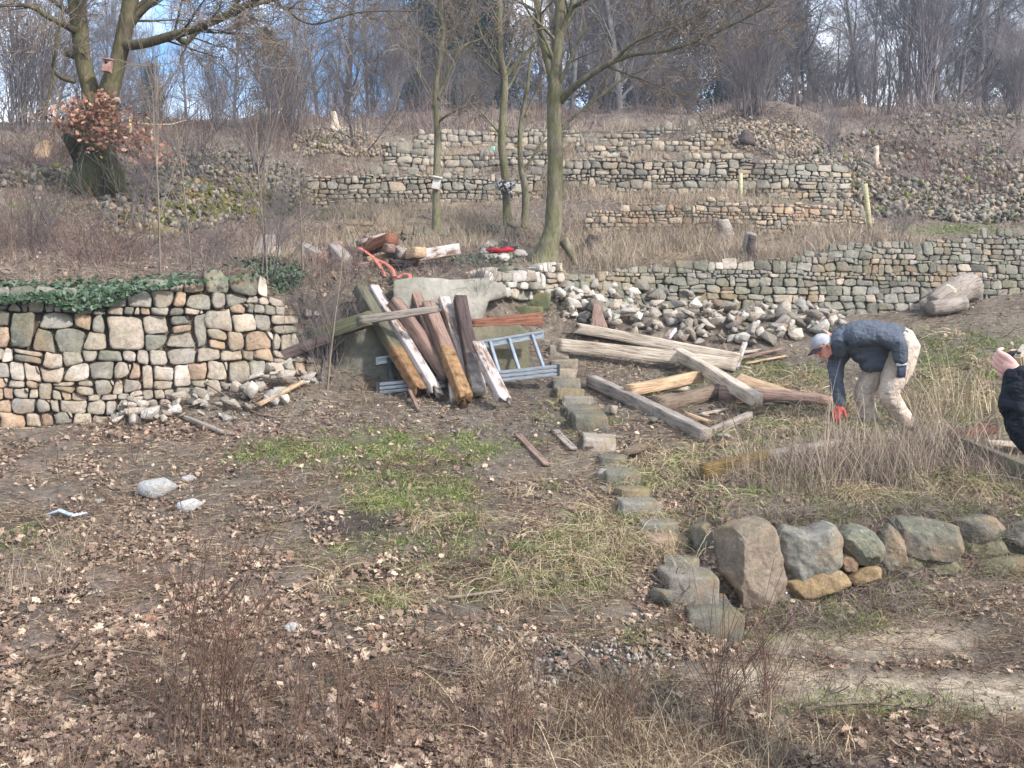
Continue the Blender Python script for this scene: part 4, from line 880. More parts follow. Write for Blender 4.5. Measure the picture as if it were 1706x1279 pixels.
Zt = np.where(t < 0, Zk[R_GT]+.06+t, ground(Xv, np.maximum(Yt, Yk[R_GT]+.02))+.04+.06*NR.random(len(uu)))
Nn = np.where((t < 0)[:, None], np.array([[0, -1, .5]]), np.array([[0, -.5, 1.]]))
V, T = leaves(Xv, Yt, Zt, NR.uniform(.04, .075, len(uu)), .45, Nn); mb = MB(); mb.add(V, T); tag(mb.obj('ivy', M_IVY), kind='stuff')
px, py = sample(1600, lambda px, py: blob(px, py, [(475, 470, 28, 18, 1), (445, 450, 40, 10, .6), (800, 440, 60, 8, .3)])); X, Y, Z = hits(px, py)
V, T = leaves(X, Y, Z+NR.uniform(.01, .12, len(X)), NR.uniform(.03, .06, len(X)), .7); mb = MB(); mb.add(V, T); tag(mb.obj('ivy', M_IVY), kind='stuff')
# ------------------------------------------------------------------ timber
def m_wood(name, base, dark, rotten=None, rough=.85, green=0, paint=None):
    m, nt, b = newmat(name, rough, .2)
    g1 = noise(nt, 3.0, 8, .65, stretch=(1.0, 16, 16)); g2 = noise(nt, 9, 6, .7, stretch=(.6, 9, 9)); n3 = noise(nt, 2.4, 5, .6); n4 = noise(nt, 14, 5, .7)
    c = ramp(nt, g1, [(.32, dark), (.5, base), (.72, tuple(min(1, v*1.25) for v in base))])
    c = mixc(nt, 1.0, c, ramp(nt, g2, [(.34, (.45, .43, .42)), (.44, (1, 1, 1))]), 'MULTIPLY')
    c = mixc(nt, 1.0, c, ramp(nt, n3, [(.3, (.75, .72, .7)), (.6, (1.12, 1.1, 1.08))]), 'MULTIPLY')
    if green: c = mixc(nt, ramp(nt, n3, [(.45, (0, 0, 0)), (.62, (green,)*3)]), c, lin((96, 104, 68), .8))
    if paint: c = mixc(nt, ramp(nt, noise(nt, 5, 7, .7, stretch=(.7, 2, 2)), [(.42, (.0,)*3), (.52, (.92,)*3)]), c, paint)
    if rotten:
        x0, x1, rc = rotten
        t = nt.nodes.new('ShaderNodeTexCoord'); sx = nt.nodes.new('ShaderNodeSeparateXYZ'); nt.links.new(t.outputs['Object'], sx.inputs[0])
        mr = nt.nodes.new('ShaderNodeMapRange'); mr.inputs['From Min'].default_value = x0; mr.inputs['From Max'].default_value = x1
        nt.links.new(mth(nt, 'ADD', sx.outputs[0], mth(nt, 'MULTIPLY', mth(nt, 'SUBTRACT', n3, .5), .5)), mr.inputs[0])
        rcol = ramp(nt, n4, [(.3, tuple(v*.25 for v in rc)), (.5, rc), (.7, tuple(min(1, v*1.5) for v in rc))])
        c = mixc(nt, mr.outputs[0], c, rcol)
    nt.links.new(c, b.inputs['Base Color'])
    bump(nt, b, mth(nt, 'ADD', g1, mth(nt, 'ADD', mth(nt, 'MULTIPLY', g2, .7), mth(nt, 'MULTIPLY', n4, .3))), .9, .02)
    return m
MW = {
 'grey': m_wood('weathered_grey_wood', lin((158, 148, 138), .8), lin((96, 88, 80), .8)),
 'greygreen': m_wood('green_stained_wood', lin((118, 112, 98), .75), lin((66, 62, 54), .75), green=.7),
 'brown': m_wood('old_brown_wood', lin((146, 122, 110), .8), lin((86, 68, 60), .8)),
 'dark': m_wood('dark_weathered_wood', lin((98, 86, 82), .75), lin((50, 42, 40), .75)),
 'white': m_wood('whitewashed_wood', lin((140, 118, 104), .8), lin((86, 70, 62), .8), paint=lin((204, 194, 188), .75)),
 'pale': m_wood('pale_bleached_wood', lin((200, 186, 168), .8), lin((136, 120, 100), .8)),
 'tan': m_wood('light_tan_wood', lin((196, 168, 136), .8), lin((140, 112, 84), .8)),
 'red': m_wood('red_brown_wood', lin((142, 98, 78), .75), lin((92, 60, 46), .75)),
 'dred': m_wood('rotten_red_wood', lin((98, 66, 54), .75), lin((54, 36, 30), .75)),
 'rot': m_wood('rotten_wood', lin((150, 126, 112), .8), lin((90, 70, 60), .8), rotten=(-.15, .0, lin((158, 124, 88), .7))),
 'rotg': m_wood('rotten_green_wood', lin((112, 108, 92), .75), lin((64, 60, 50), .75), rotten=(.05, .2, lin((148, 114, 80), .7)), green=.6),
 'moss': m_wood('yellow_lichened_wood', lin((134, 112, 72), .75), lin((98, 82, 54), .75)),
 'wdark': m_wood('half_whitened_wood', lin((92, 78, 74), .75), lin((48, 40, 38), .75), rotten=(.1, .5, lin((176, 164, 154), .8))),
 'bark': m_wood('log_bark', lin((128, 112, 96), .8), lin((70, 58, 50), .8)),
}
def beam(name, p, q, w, h, mat, lab, cat='beam', roll=0.0, seed=0, jag0=0, jag1=0, taper=1.0, sub=None, rnd=.16, group=None, warp=.006, parent=None, nosub=None):
    """squared timber from p to q (centres of the end faces); local x runs along it"""
    p, q = Vector(p), Vector(q); d = q-p; L = d.length; d.normalize()
    up = Vector((0, 0, 1)) if abs(d.z) < .85 else Vector((0, -1, 0))
    y = up.cross(d).normalized(); z = d.cross(y); rot = Matrix((d, y, z)).transposed().to_4x4() @ Matrix.Rotation(roll, 4, 'X')
    ns = max(6, int(L/.06)); c = .07*min(w, h)*rnd/.16
    prof = []
    hw, hh = w/2, h/2
    edge = [(-hw+c, -hh), (-hw/3, -hh), (hw/3, -hh), (hw-c, -hh), (hw, -hh+c), (hw, -hh/3), (hw, hh/3), (hw, hh-c), (hw-c, hh), (hw/3, hh), (-hw/3, hh), (-hw+c, hh), (-hw, hh-c), (-hw, hh/3), (-hw, -hh/3), (-hw, -hh+c)]
    E_ = np.array(edge); m = len(E_); V = []
    xs = np.linspace(-L/2, L/2, ns+1); rr = np.random.default_rng(seed)
    j0, j1 = rr.uniform(0, 1, m), rr.uniform(0, 1, m)
    j0 = (j0+np.roll(j0, 1))/2; j1 = (j1+np.roll(j1, 1))/2
    for x in xs:
        t = (x+L/2)/L; s = 1+(taper-1)*t; e = E_*s
        xx = np.full(m, x)
        f1 = sstep(.75, 1, t); f0 = sstep(.25, 0, t)
        xx = xx-jag1*j1*f1+jag0*j0*f0
        V.append(np.stack([xx, e[:, 0], e[:, 1]], -1))
    V = np.concatenate(V); P3 = V*np.array([2.2, 9, 9])+seed*7.7
    V[:, 1:] += V[:, 1:]*(fbm(P3, seed, 3)*.03)[:, None]
    V[:, 1] += warp*np.sin(V[:, 0]*2.1+seed); V[:, 2] += warp*np.cos(V[:, 0]*1.7+seed*2)
    n0 = len(V); ce = [V[:m].mean(0)+np.array([jag0*.4, 0, 0]), V[-m:].mean(0)-np.array([jag1*.4, 0, 0])]
    V = np.concatenate([V, ce]); i = np.arange(ns)[:, None]*m; j = np.arange(m)[None]; k = (j+1) % m
    Q = np.stack([i+j, i+k, i+m+k, i+m+j], -1).reshape(-1, 4)[:, ::-1]
    T = [(a, (a+1) % m, n0) for a in range(m)]+[(ns*m+(a+1) % m, ns*m+a, n0+1) for a in range(m)]
    mb = MB(); mb.add(V, T, Q); o = mb.obj(name, MW[mat] if isinstance(mat, str) else mat, smooth=False)
    o.matrix_world = Matrix.Translation((p+q)/2) @ rot
    if parent is not None: o.parent = parent; o.matrix_parent_inverse = parent.matrix_basis.inverted()
    if cat: tag(o, lab, cat, group)
    elif lab: o['label'] = lab
    return o
def lean(tx, ty, Yt, bx, by, w, h, mat, lab, seed, roll=0, dz=0, **k):
    g = G(bx, by); X = (bx-CXP)/F*g.y
    return beam('leaning_beam', W(tx, ty, Yt), Vector((g.x, g.y, g.z+dz)), w, h, mat, lab, 'beam', roll, seed, group=None, **k)
# fan of timbers leaning on the bank
lean(599, 480, 11.2, 706, 667, .135, .12, 'rotg', 'green grey beam with a rotten orange lower end, leftmost in the leaning stack', 11, jag1=.12, dz=.04)
lean(622, 479, 11.3, 730, 670, .115, .10, 'white', 'whitish beam second from the left, passing under the crosswise beam', 12, jag1=.14, dz=.05)
lean(656, 503, 11.12, 747, 655, .13, .13, 'brown', 'brown beam with a square cut lower end, middle of the leaning stack', 13, dz=.16)
lean(684, 466, 11.42, 744, 655, .12, .06, 'brown', 'tall thin reddish plank rising highest behind the crosswise beam', 14, dz=.16)
lean(712, 508, 11.2, 780, 686, .14, .13, 'rot', 'brown beam whose lower half is crumbling and orange, reaching lowest in the stack', 15, jag1=.14, dz=.05)
lean(738, 497, 11.42, 790, 655, .12, .07, 'white', 'upright white plank between the orange rotten beam and the dark one', 16, dz=.03)
lean(766, 497, 11.32, 799, 666, .135, .11, 'wdark', 'dark beam turning whitish at the foot, right of the white plank', 17, dz=.05, taper=1.1)
lean(795, 573, 10.7, 846, 690, .13, .10, 'white', 'short white beam with a notch and a split foot, in front of the ladder', 18, jag1=.2, dz=.05)
lean(650, 560, 11.1, 700, 655, .12, .08, 'dark', 'dark board squeezed behind the leftmost rotten beam', 19, dz=.03, jag1=.1)
lean(704, 522, 11.38, 752, 650, .09, .06, 'rot', 'narrow board showing orange between the brown beams', 20, dz=.03)
lean(753, 640, 10.6, 758, 675, .09, .08, 'pale', 'stubby pale piece under the brown beams', 21, jag1=.05, dz=.02)
beam('leaning_beam', W(476, 578, 10.95), W(622, 530, 10.72), .17, .15, 'greygreen', 'thick green grey beam laid crosswise over the left of the stack', seed=22, jag0=.15)
beam('leaning_beam', W(600, 534, 10.7), W(738, 512, 10.6), .11, .09, 'grey', 'thinner grey beam laid crosswise over the leaning stack', seed=23, jag1=.08, taper=.75)
beam('leaning_beam', W(400, 620, 10.5), W(545, 562, 10.8), .11, .11, 'dark', 'dark timber behind the dry shrub beside the tan wall', seed=24, jag0=.1)
beam('stick', G(697, 688, .02), W(682, 650, 10.5), .035, .03, 'brown', 'short round stick leaning at the foot of the stack', 'stick', seed=25)
beam('board', W(782, 540, 11.5), W(903, 530, 11.9), .03, .10, 'red', 'red brown tapered board lying above the ladder', 'board', seed=26, taper=1.5, jag0=.05)
lean(618, 500, 11.3, 724, 668, .07, .06, 'dark', 'thin dark board between the green beam and the whitish one', 91, jag1=.1, dz=.03)
lean(640, 500, 11.45, 738, 672, .07, .05, 'grey', 'thin grey plank just right of the whitish beam', 92, jag1=.08, dz=.05)
lean(722, 505, 11.45, 770, 668, .07, .05, 'tan', 'narrow tan lath between the rotten orange beam and the white plank', 93, jag1=.08, dz=.03)
# frame of long beams right of the steps
def gbeam(x0, y0, x1, y1, w, h, mat, lab, seed, z0=0, z1=0, **k):
    a, b_ = G(x0, y0), G(x1, y1); a.z += h/2+z0; b_.z += h/2+z1
    return beam(k.pop('name', 'fallen_beam'), a, b_, w, h, mat, lab, k.pop('cat', 'beam'), seed=seed, **k)
gbeam(932, 592, 1226, 622, .09, .15, 'pale', 'long front beam of the pair, grey side and whitened top', 31, .06, .02, warp=.01)
gbeam(946, 562, 1232, 608, .12, .13, 'pale', 'long rear beam with a slot cut through it', 32, .06, .02, jag0=.2, warp=.01)
beam('fallen_beam', G(1112, 598, .26), G(1124, 585, .27), .07, .05, 'white', 'short white crosspiece bridging the two long beams', seed=33)
gbeam(985, 645, 1178, 738, .12, .12, 'grey', 'grey beam running diagonally down beside the stone steps', 34, .02, .0, jag1=.03)
gbeam(1128, 612, 1262, 694, .12, .13, 'pale', 'pale squared beam lying across the log', 35, .10, .10)
gbeam(1046, 673, 1166, 650, .11, .12, 'tan', 'clean tan rail between the two diagonal beams', 36, .08, .10)
gbeam(1176, 728, 1250, 698, .06, .07, 'grey', 'thin grey batten closing the frame of beams', 37, .0, .0)
gbeam(1140, 702, 1188, 712, .07, .03, 'tan', 'orange tan splinter of board near the grey beam', 38, .06, .02, cat='board', name='board', jag1=.1)
gbeam(1168, 694, 1216, 684, .05, .02, 'pale', 'thin pale board piece behind the orange splinter', 39, .02, .02, cat='board', name='board', jag1=.1)
gbeam(1080, 670, 1180, 660, .14, .03, 'brown', 'dark flat board under the tan rail', 40, .03, .03, cat='board', name='board')
gbeam(1215, 640, 1350, 672, .20, .05, 'tan', 'wide tapering tan slab of wood behind the thin log', 41, .04, .02, cat='board', name='board', taper=.4, jag0=.15, roll=.5)
gbeam(1192, 598, 1268, 588, .06, .03, 'pale', 'pale splintered batten in the heap of scraps', 42, .03, .03, cat='board', name='board', jag1=.1)
gbeam(1225, 606, 1300, 588, .05, .03, 'brown', 'brown batten in the heap of scraps', 43, .05, .03, cat='board', name='board')
gbeam(1240, 610, 1318, 596, .05, .02, 'tan', 'tan splinter, rightmost in the heap of scraps', 44, .02, .02, cat='board', name='board', jag1=.15)
gbeam(1226, 620, 1242, 586, .06, .03, 'white', 'short white board tilted up on the heap of scraps', 45, .03, .1, cat='board', name='board')
gbeam(1190, 604, 1250, 616, .05, .02, 'pale', 'thin board end in front of the heap of scraps', 46, .01, .01, cat='board', name='board')
beam('post_stub', G(998, 560, .05), W(992, 505, 13.0), .22, .16, 'brown', 'pointed pinkish brown stub of timber standing in the stones', 'timber stub', seed=47, taper=.25)
gbeam(862, 728, 912, 778, .06, .025, 'brown', 'thin board lying on the soil, left of the pair near the steps', 48, .01, .01, cat='board', name='board')
gbeam(922, 716, 956, 752, .07, .025, 'grey', 'thin split board lying on the soil, right of the pair near the steps', 49, .01, .01, cat='board', name='board', jag0=.1)
gbeam(306, 700, 372, 726, .05, .03, 'grey', 'old lath lying in the dead leaves below the tan wall', 50, .02, .01, cat='board', name='board')
gbeam(978, 752, 1008, 742, .05, .02, 'brown', 'little chip of board lying beside the stone steps', 57, .02, .01, cat='board', name='board')
gbeam(430, 695, 505, 655, .06, .03, 'tan', 'thin batten lying on the pale stones by the tan wall', 51, .10, .10, cat='board', name='board')
gbeam(1170, 806, 1284, 780, .06, .13, 'moss', 'short squared timber yellow with lichen among the dry grass', 52, .03, .03, jag1=.05)
gbeam(1250, 772, 1420, 742, .14, .05, 'grey', 'half hidden grey board behind the yellow timber', 53, .02, .02, cat='board', name='board', jag1=.2)
gbeam(1572, 748, 1650, 728, .15, .10, 'dred', 'dark red brown rotten chunk of wood with splintered ends', 54, .02, .04, jag0=.1, jag1=.2, cat='wood chunk', name='wood_chunk')
gbeam(1600, 762, 1760, 830, .10, .16, 'greygreen', 'green sided beam with a pale top at the right edge of the photo', 55, .02, .02)
gbeam(1640, 748, 1780, 758, .22, .04, 'pale', 'wide pale board behind the green sided beam', 56, .04, .04, cat='board', name='board')
# logs
def log(name, p, q, r0, r1, lab, seed, mat='bark', cat='log', n=14, bend=.03, rough=.25, endmat='tan'):
    p, q = Vector(p), Vector(q); d = q-p; L = d.length; rot = d.to_track_quat('X', 'Z').to_matrix().to_4x4()
    xs = np.linspace(-L/2, L/2, n); pts = [(x, bend*math.sin(x*2/L+seed), bend*math.cos(x*3/L+seed)) for x in xs]
    mb = MB(); tube(mb, pts, np.linspace(r0, r1, n)*(1+.08*np.sin(xs*7+seed)), 14, rough=rough, seed=seed)
    root = mb.obj(name, MW[mat]); root.matrix_world = Matrix.Translation((p+q)/2) @ rot; tag(root, lab, cat); return root
def glog(x0, y0, x1, y1, r0, r1, lab, seed, **k):
    a, b_ = G(x0, y0), G(x1, y1); a.z += r0*.8; b_.z += r1*.8; return log('log', a, b_, r0, r1, lab, seed, **k)
glog(1088, 684, 1215, 662, .10, .08, 'barky grey brown log lying inside the frame of beams', 61)
glog(1200, 668, 1386, 680, .10, .055, 'long thin peeled log pointing at the gloved hand', 62, mat='brown')
glog(1100, 655, 1150, 655, .04, .04, 'short pale stick behind the tan rail', 63, mat='pale', rough=.1)
# hollow fallen trunk by the right wall
fl = empty('fallen_log', G(1590, 512)); tag(fl, 'hollow weathered grey fallen trunk lying against the right end of the wall', 'log')
def part(o, par): o.parent = par; o.matrix_parent_inverse = par.matrix_basis.inverted(); o.pop('category', None) if 'category' in o else None; o.pop('label', None) if 'label' in o else None; return o
a, b_ = W(1555, 508, 14.2), W(1622, 470, 14.6)
part(log('trunk', a+Vector((0, 0, .0)), b_, .10, .22, '', 64, mat='grey', bend=.05, rough=.45), fl)
part(log('limb', W(1552, 516, 14.0), W(1606, 500, 14.15), .09, .12, '', 65, mat='grey', rough=.3), fl)
part(log('splinter', W(1538, 505, 14.25), W(1580, 482, 14.4), .05, .10, '', 66, mat='pale', rough=.5), fl)
# pile of timbers on top of the bank
def ubeam(x0, y0, Y0, x1, y1, Y1, w, h, mat, lab, seed, **k):
    return beam('stacked_beam', W(x0, y0-4, Y0), W(x1, y1-4, Y1), w*1.35, h*1.35, mat, lab, seed=seed, **k)
ubeam(432, 440, 12.4, 448, 404, 12.9, .14, .12, 'grey', 'pale beam end tilted up at the far left of the upper pile', 71)
ubeam(442, 438, 12.2, 460, 425, 12.4, .12, .12, 'pale', 'short block right of the tilted beam end, far left of the upper pile', 72)
ubeam(452, 442, 12.4, 520, 424, 12.9, .10, .06, 'brown', 'low board under the left part of the upper pile', 73)
ubeam(502, 415, 12.6, 532, 432, 12.2, .11, .10, 'grey', 'grey beam sloping down left of the crossed pair', 74)
ubeam(528, 442, 12.0, 566, 414, 12.7, .11, .10, 'brown', 'rising member of the crossed pair of beams', 75)
ubeam(556, 420, 12.3, 575, 442, 12.0, .12, .12, 'grey', 'falling member of the crossed pair, cut end showing', 76)
ubeam(562, 424, 12.5, 608, 424, 12.6, .10, .10, 'dark', 'short dark beam left of the orange strap', 77)
ubeam(575, 438, 12.2, 602, 436, 12.3, .08, .08, 'dark', 'lower dark beam left of the orange strap', 78)
ubeam(604, 422, 12.7, 656, 402, 12.3, .12, .10, 'red', 'red brown beam rising right of the orange strap', 79)
ubeam(612, 402, 13.2, 652, 418, 12.2, .08, .08, 'brown', 'stub end under the rising red brown beam', 80)
ubeam(622, 405, 13.2, 672, 428, 12.2, .09, .09, 'grey', 'second stub end right of the rising beam', 81)
ubeam(664, 436, 12.6, 700, 424, 12.0, .11, .09, 'tan', 'brown block at the left end of the white beam', 82)
ubeam(690, 430, 12.4, 758, 418, 12.9, .14, .10, 'white', 'white painted beam at the right end of the upper pile', 83)
ubeam(692, 437, 12.4, 745, 428, 12.9, .10, .05, 'tan', 'thin brown board under the white painted beam', 84)
ubeam(470, 432, 12.5, 500, 420, 12.6, .10, .07, 'brown', 'short brown board end left of the grey sloping beam', 94)
ubeam(486, 444, 12.2, 540, 436, 12.3, .06, .05, 'dark', 'dark low board under the crossed pair', 95)
ubeam(610, 436, 12.3, 668, 426, 12.6, .06, .05, 'tan', 'tan lath under the stub ends', 96)
ubeam(596, 410, 12.9, 640, 398, 13.1, .07, .06, 'grey', 'grey lath behind the red brown beam', 97)
for q_, (a_, b__, c__, d__, e__, f__, m__, l__) in enumerate(((440, 432, 12.8, 482, 440, 12.3, 'grey', 'weathered plank end in front of the far left of the upper pile'), (510, 436, 12.6, 560, 428, 12.9, 'brown', 'brown lath crossing below the grey sloping beam'), (540, 430, 12.9, 600, 440, 12.4, 'grey', 'grey lath lying under the crossed pair'), (650, 440, 12.2, 700, 444, 12.1, 'dark', 'dark splintered lath under the brown block'), (590, 446, 12.0, 640, 440, 12.2, 'brown', 'brown splinter lying below the orange strap'))):
    ubeam(a_, b__, c__, d__, e__, f__, .06, .04, m__, l__, 120+q_, jag1=.1)
# webbing strap, red sack
M_STRAP = m_simple('orange_webbing', lin((176, 92, 74), .75), lin((206, 130, 112), .75), 20, .2)
M_RED = m_simple('red_plastic', lin((140, 22, 34), .8), lin((176, 36, 48), .8), 8, .3, .6)
def ribbon(mb, pts, w, seed=0, up=(0, -.6, 1), thick=.004):
    P = np.array([tuple(p) for p in pts]); t = np.linspace(0, len(P)-1, len(P)*5); P = np.stack([np.interp(t, np.arange(len(P)), P[:, k]) for k in range(3)], -1)
    for _ in range(3): P[1:-1] = (P[:-2]+P[1:-1]*2+P[2:])/4
    T = unit(np.gradient(P, axis=0)); U = np.tile(np.array(up, float), (len(P), 1)); U = U+.25*np.stack([fbm(P*2+seed), fbm(P*2+9+seed), 0*P[:, 0]], -1); S = unit(np.cross(T, U)); Nn = unit(np.cross(S, T))
    V = np.stack([P-S*w/2, P+S*w/2, P+S*w/2-Nn*thick, P-S*w/2-Nn*thick], 1).reshape(-1, 3); n = len(P)
    i = np.arange(n-1)[:, None]*4; j = np.arange(4)[None]; k = (j+1) % 4
    mb.add(V, None, np.stack([i+j, i+k, i+4+k, i+4+j], -1).reshape(-1, 4))
mb = MB()
ribbon(mb, [W(588, 416, 12.3), W(598, 412, 12.2), W(608, 418, 12.15), W(622, 428, 12.05), W(632, 442, 11.9), W(642, 460, 11.6)], .04)
ribbon(mb, [W(622, 430, 12.1), W(642, 438, 12.0), W(654, 448, 11.8), W(657, 460, 11.55)], .045, 3)
ribbon(mb, [W(662, 462, 11.5), W(670, 456, 11.55), W(682, 456, 11.5), W(684, 466, 11.4)], .045, 5)
tag(mb.obj('strap', M_STRAP, smooth=False), 'faded orange webbing strap draped over the timbers down the bank', 'strap')
mb = MB(); tube(mb, [W(810, 416, 13.7), W(818, 418, 13.65), W(828, 417, 13.6), W(838, 418, 13.6), W(846, 415, 13.6), W(856, 416, 13.65)], [.012, .034, .030, .026, .036, .02], 12, rough=.5, seed=4)
tag(mb.obj('sack', M_RED), 'crumpled red sack lying on the low stack of stones', 'sack')
mb = MB(); tube(mb, [G(78, 862, .02), G(100, 858, .03), G(122, 864, .02), G(145, 862, .03)], [.006, .018, .014, .008], 8, rough=.6, seed=5)
tag(mb.obj('plastic_scrap', m_simple('pale_blue_plastic', lin((150, 170, 184), .8), lin((200, 210, 216), .8), 14, .3, .5)), 'crumpled pale blue plastic strip lying on the leaves at left', 'litter')
# ------------------------------------------------------------------ aluminium ladder
M_ALU, nt, b = newmat('aluminium', .38, .5)
b.inputs['Metallic'].default_value = .85
nt.links.new(ramp(nt, noise(nt, 30, 4, .6, stretch=(.3, 4, 4)), [(.3, lin((104, 110, 118))), (.7, lin((160, 168, 176)))]), b.inputs['Base Color'])
M_CAP = m_simple('black_plastic', (.02, .02, .022), (.04, .04, .045), 10, .1, .5)
lad = empty('ladder', W(780, 620, 10.9)); tag(lad, 'folded aluminium extension ladder lying on its side against the bank', 'ladder')
A0, A1 = W(632, 640, 10.80), W(927, 610, 11.10)       # lower rails
B0, B1 = W(626, 597, 10.98), W(906, 552, 11.34)       # upper rail
def bar(name, p, q, w, h, mat, par, roll=0):
    p, q = Vector(p), Vector(q); d = (q-p).normalized(); y = Vector((0, 0, 1)).cross(d).normalized(); z = d.cross(y); L = (q-p).length
    bm = bmesh.new(); bmesh.ops.create_cube(bm, size=1); bmesh.ops.scale(bm, vec=(L, w, h), verts=bm.verts); bmesh.ops.bevel(bm, geom=list(bm.edges), offset=min(w, h)*.18, segments=2, affect='EDGES')
    me = bpy.data.meshes.new(name); bm.to_mesh(me); bm.free(); me.materials.append(mat); o = bpy.data.objects.new(name, me); COL.objects.link(o)
    o.matrix_world = Matrix.Translation((p+q)/2) @ Matrix((d, y, z)).transposed().to_4x4() @ Matrix.Rotation(roll, 4, 'X'); o.parent = par; o.matrix_parent_inverse = par.matrix_basis.inverted(); return o
upv = (B0-A0).normalized()
for k, (dy, dzz) in enumerate(((0, 0), (-.015, -.042), (-.03, -.084))):
    off = Vector((0, dy, dzz)); r = bar('rail', A0+off, A1+off, .055, .033, M_ALU, lad)
    c = bar('end_cap', A1+off, A1+off+(A1-A0).normalized()*.02, .06, .034, M_CAP, r) if False else None
bar('rail', B0, B1, .055, .024, M_ALU, lad); bar('rail', B0-Vector((0, .0, .06)), B1-Vector((0, 0, .06)), .055, .018, M_ALU, lad); bar('rail_web', B0-Vector((0, -.01, .03)), B1-Vector((0, -.01, .03)), .018, .05, M_ALU, lad)
for nm, e, dv in (('end_cap', B1, 1), ('end_cap', B0, -1)): bar(nm, e+Vector((0, 0, .02)), e-Vector((0, 0, .07)), .07, .018, M_CAP, lad)
for nm, e in (('end_cap', A1), ('end_cap', A0)): bar(nm, e+Vector((0, 0, .02)), e-Vector((0, .03, .10)), .07, .018, M_CAP, lad)
for t in (.07, .19, .31, .43, .55, .67, .785, .925):
    bar('rung', A0+(A1-A0)*t, B0+(B1-B0)*(t+.0), .036, .03, M_ALU, lad)
for t in (.13, .37, .61):
    bar('rung', A0+(A1-A0)*t+Vector((0, .05, 0)), B0+(B1-B0)*t+Vector((0, .05, 0)), .032, .028, M_ALU, lad)
# posts and tree guards on the terraces
M_POST = m_wood('post_wood', lin((196, 188, 150), .8), lin((140, 132, 100), .8))
def post(name, px, pyb, pyt, Yr, r, lab, cat, mat=None, tilt=0, sides=8, rough=.1):
    g = G(px, pyb); 
    Yp = g.y; top = W(px+tilt, pyt, Yp)
    mb = MB(); tube(mb, [g-Vector((0, 0, .1)), g+(top-g)*.5, top], r, sides, rough=rough, seed=int(px)); o = mb.obj(name, mat or M_POST); tag(o, lab, cat); return o
post('fence_post', 1234, 334, 288, 19, .035, 'pale thin post above the rebuilt terrace wall', 'post')
post('fence_post', 1450, 381, 307, 18, .045, 'pale leaning post at the right end of the rebuilt terrace wall', 'post', tilt=-9)
post('fence_post', 217+0, 232, 196, 20, .03, 'white wire fence post right of the leafy oak shoots', 'post', M_POST, 0)
post('fence_post', 252, 236, 206, 20, .03, 'short grey wire fence post on the hillside', 'post', M_POST)
post('fence_post', 417, 192, 170, 20, .03, 'thin white fence post on the ridge', 'post', M_POST, 1)
post('fence_post', 443, 192, 172, 20, .025, 'slim fence post with wire on the ridge, right of the white one', 'post', M_POST)
M_MINT = m_simple('mint_plastic', lin((110, 210, 180), .8), lin((140, 226, 200), .8), 8, 0, .5)
post('tree_guard', 821, 253, 244, 22, .05, 'mint green tree guard left of the middle trunk', 'tree guard', M_MINT)
post('tree_guard', 1023, 264, 255, 20, .05, 'mint green tree guard on the tall brown wall', 'tree guard', M_MINT)
mb = MB(); tube(mb, [W(222, 204, 18.5), W(250, 207, 18.8), W(285, 207, 19), W(310, 200, 19.5)], .012, 5); tag(mb.obj('fence_wire', M_POST), 'sagging pale fence wire running right from the oak', 'wire')
# ------------------------------------------------------------------ trees
def m_bark(name, c1, c2, green, gw=.5, scale=9):
    m, nt, b = newmat(name, .9, .15)
    n1 = noise(nt, scale, 7, .65, stretch=(1, 1, .35)); n2 = noise(nt, 3, 4, .6); n3 = noise(nt, 40, 4, .6, stretch=(1, 1, .3))
    c = ramp(nt, n1, [(.35, c1), (.65, c2)]); c = mixc(nt, ramp(nt, n2, [(.35, (0, 0, 0)), (.65, (gw,)*3)]), c, green)
    c = mixc(nt, 1.0, c, ramp(nt, n3, [(.35, (.7,)*3), (.6, (1.1,)*3)]), 'MULTIPLY')
    nt.links.new(c, b.inputs['Base Color']); bump(nt, b, mth(nt, 'ADD', n1, mth(nt, 'MULTIPLY', n3, .5)), .8, .02); return m
M_BARK = m_bark('olive_bark', lin((84, 76, 64), .8), lin((136, 128, 110), .8), lin((108, 108, 70), .8), .7)
M_OAK = m_bark('mossy_oak_bark', lin((70, 62, 50), .8), lin((118, 104, 84), .8), lin((96, 96, 62), .8), .8)
M_OAKB = m_bark('green_mossy_base', lin((48, 46, 38), .8), lin((94, 86, 66), .8), lin((74, 80, 46), .8), .85, 7)
M_TW = m_simple('fine_twigs', lin((110, 96, 84), .8), lin((150, 136, 120), .8), 3, 0, .9)
M_FT = m_simple('forest_bark', lin((78, 76, 76), .75), lin((118, 114, 108), .75), 1.5, 0, .9, objr=.25)
M_FTW = m_simple('forest_twigs', lin((96, 90, 92), .75), lin((132, 122, 116), .75), .8, 0, .9, objr=.3)
M_EVER = m_island('evergreen', [(0, lin((42, 56, 44), .7)), (.5, lin((62, 78, 58), .7)), (1, lin((86, 96, 72), .7))], .6, amt=.25)
def vrand(rr): 
    v = Vector((rr.gauss(0, 1), rr.gauss(0, 1), rr.gauss(0, 1))); return v.normalized()
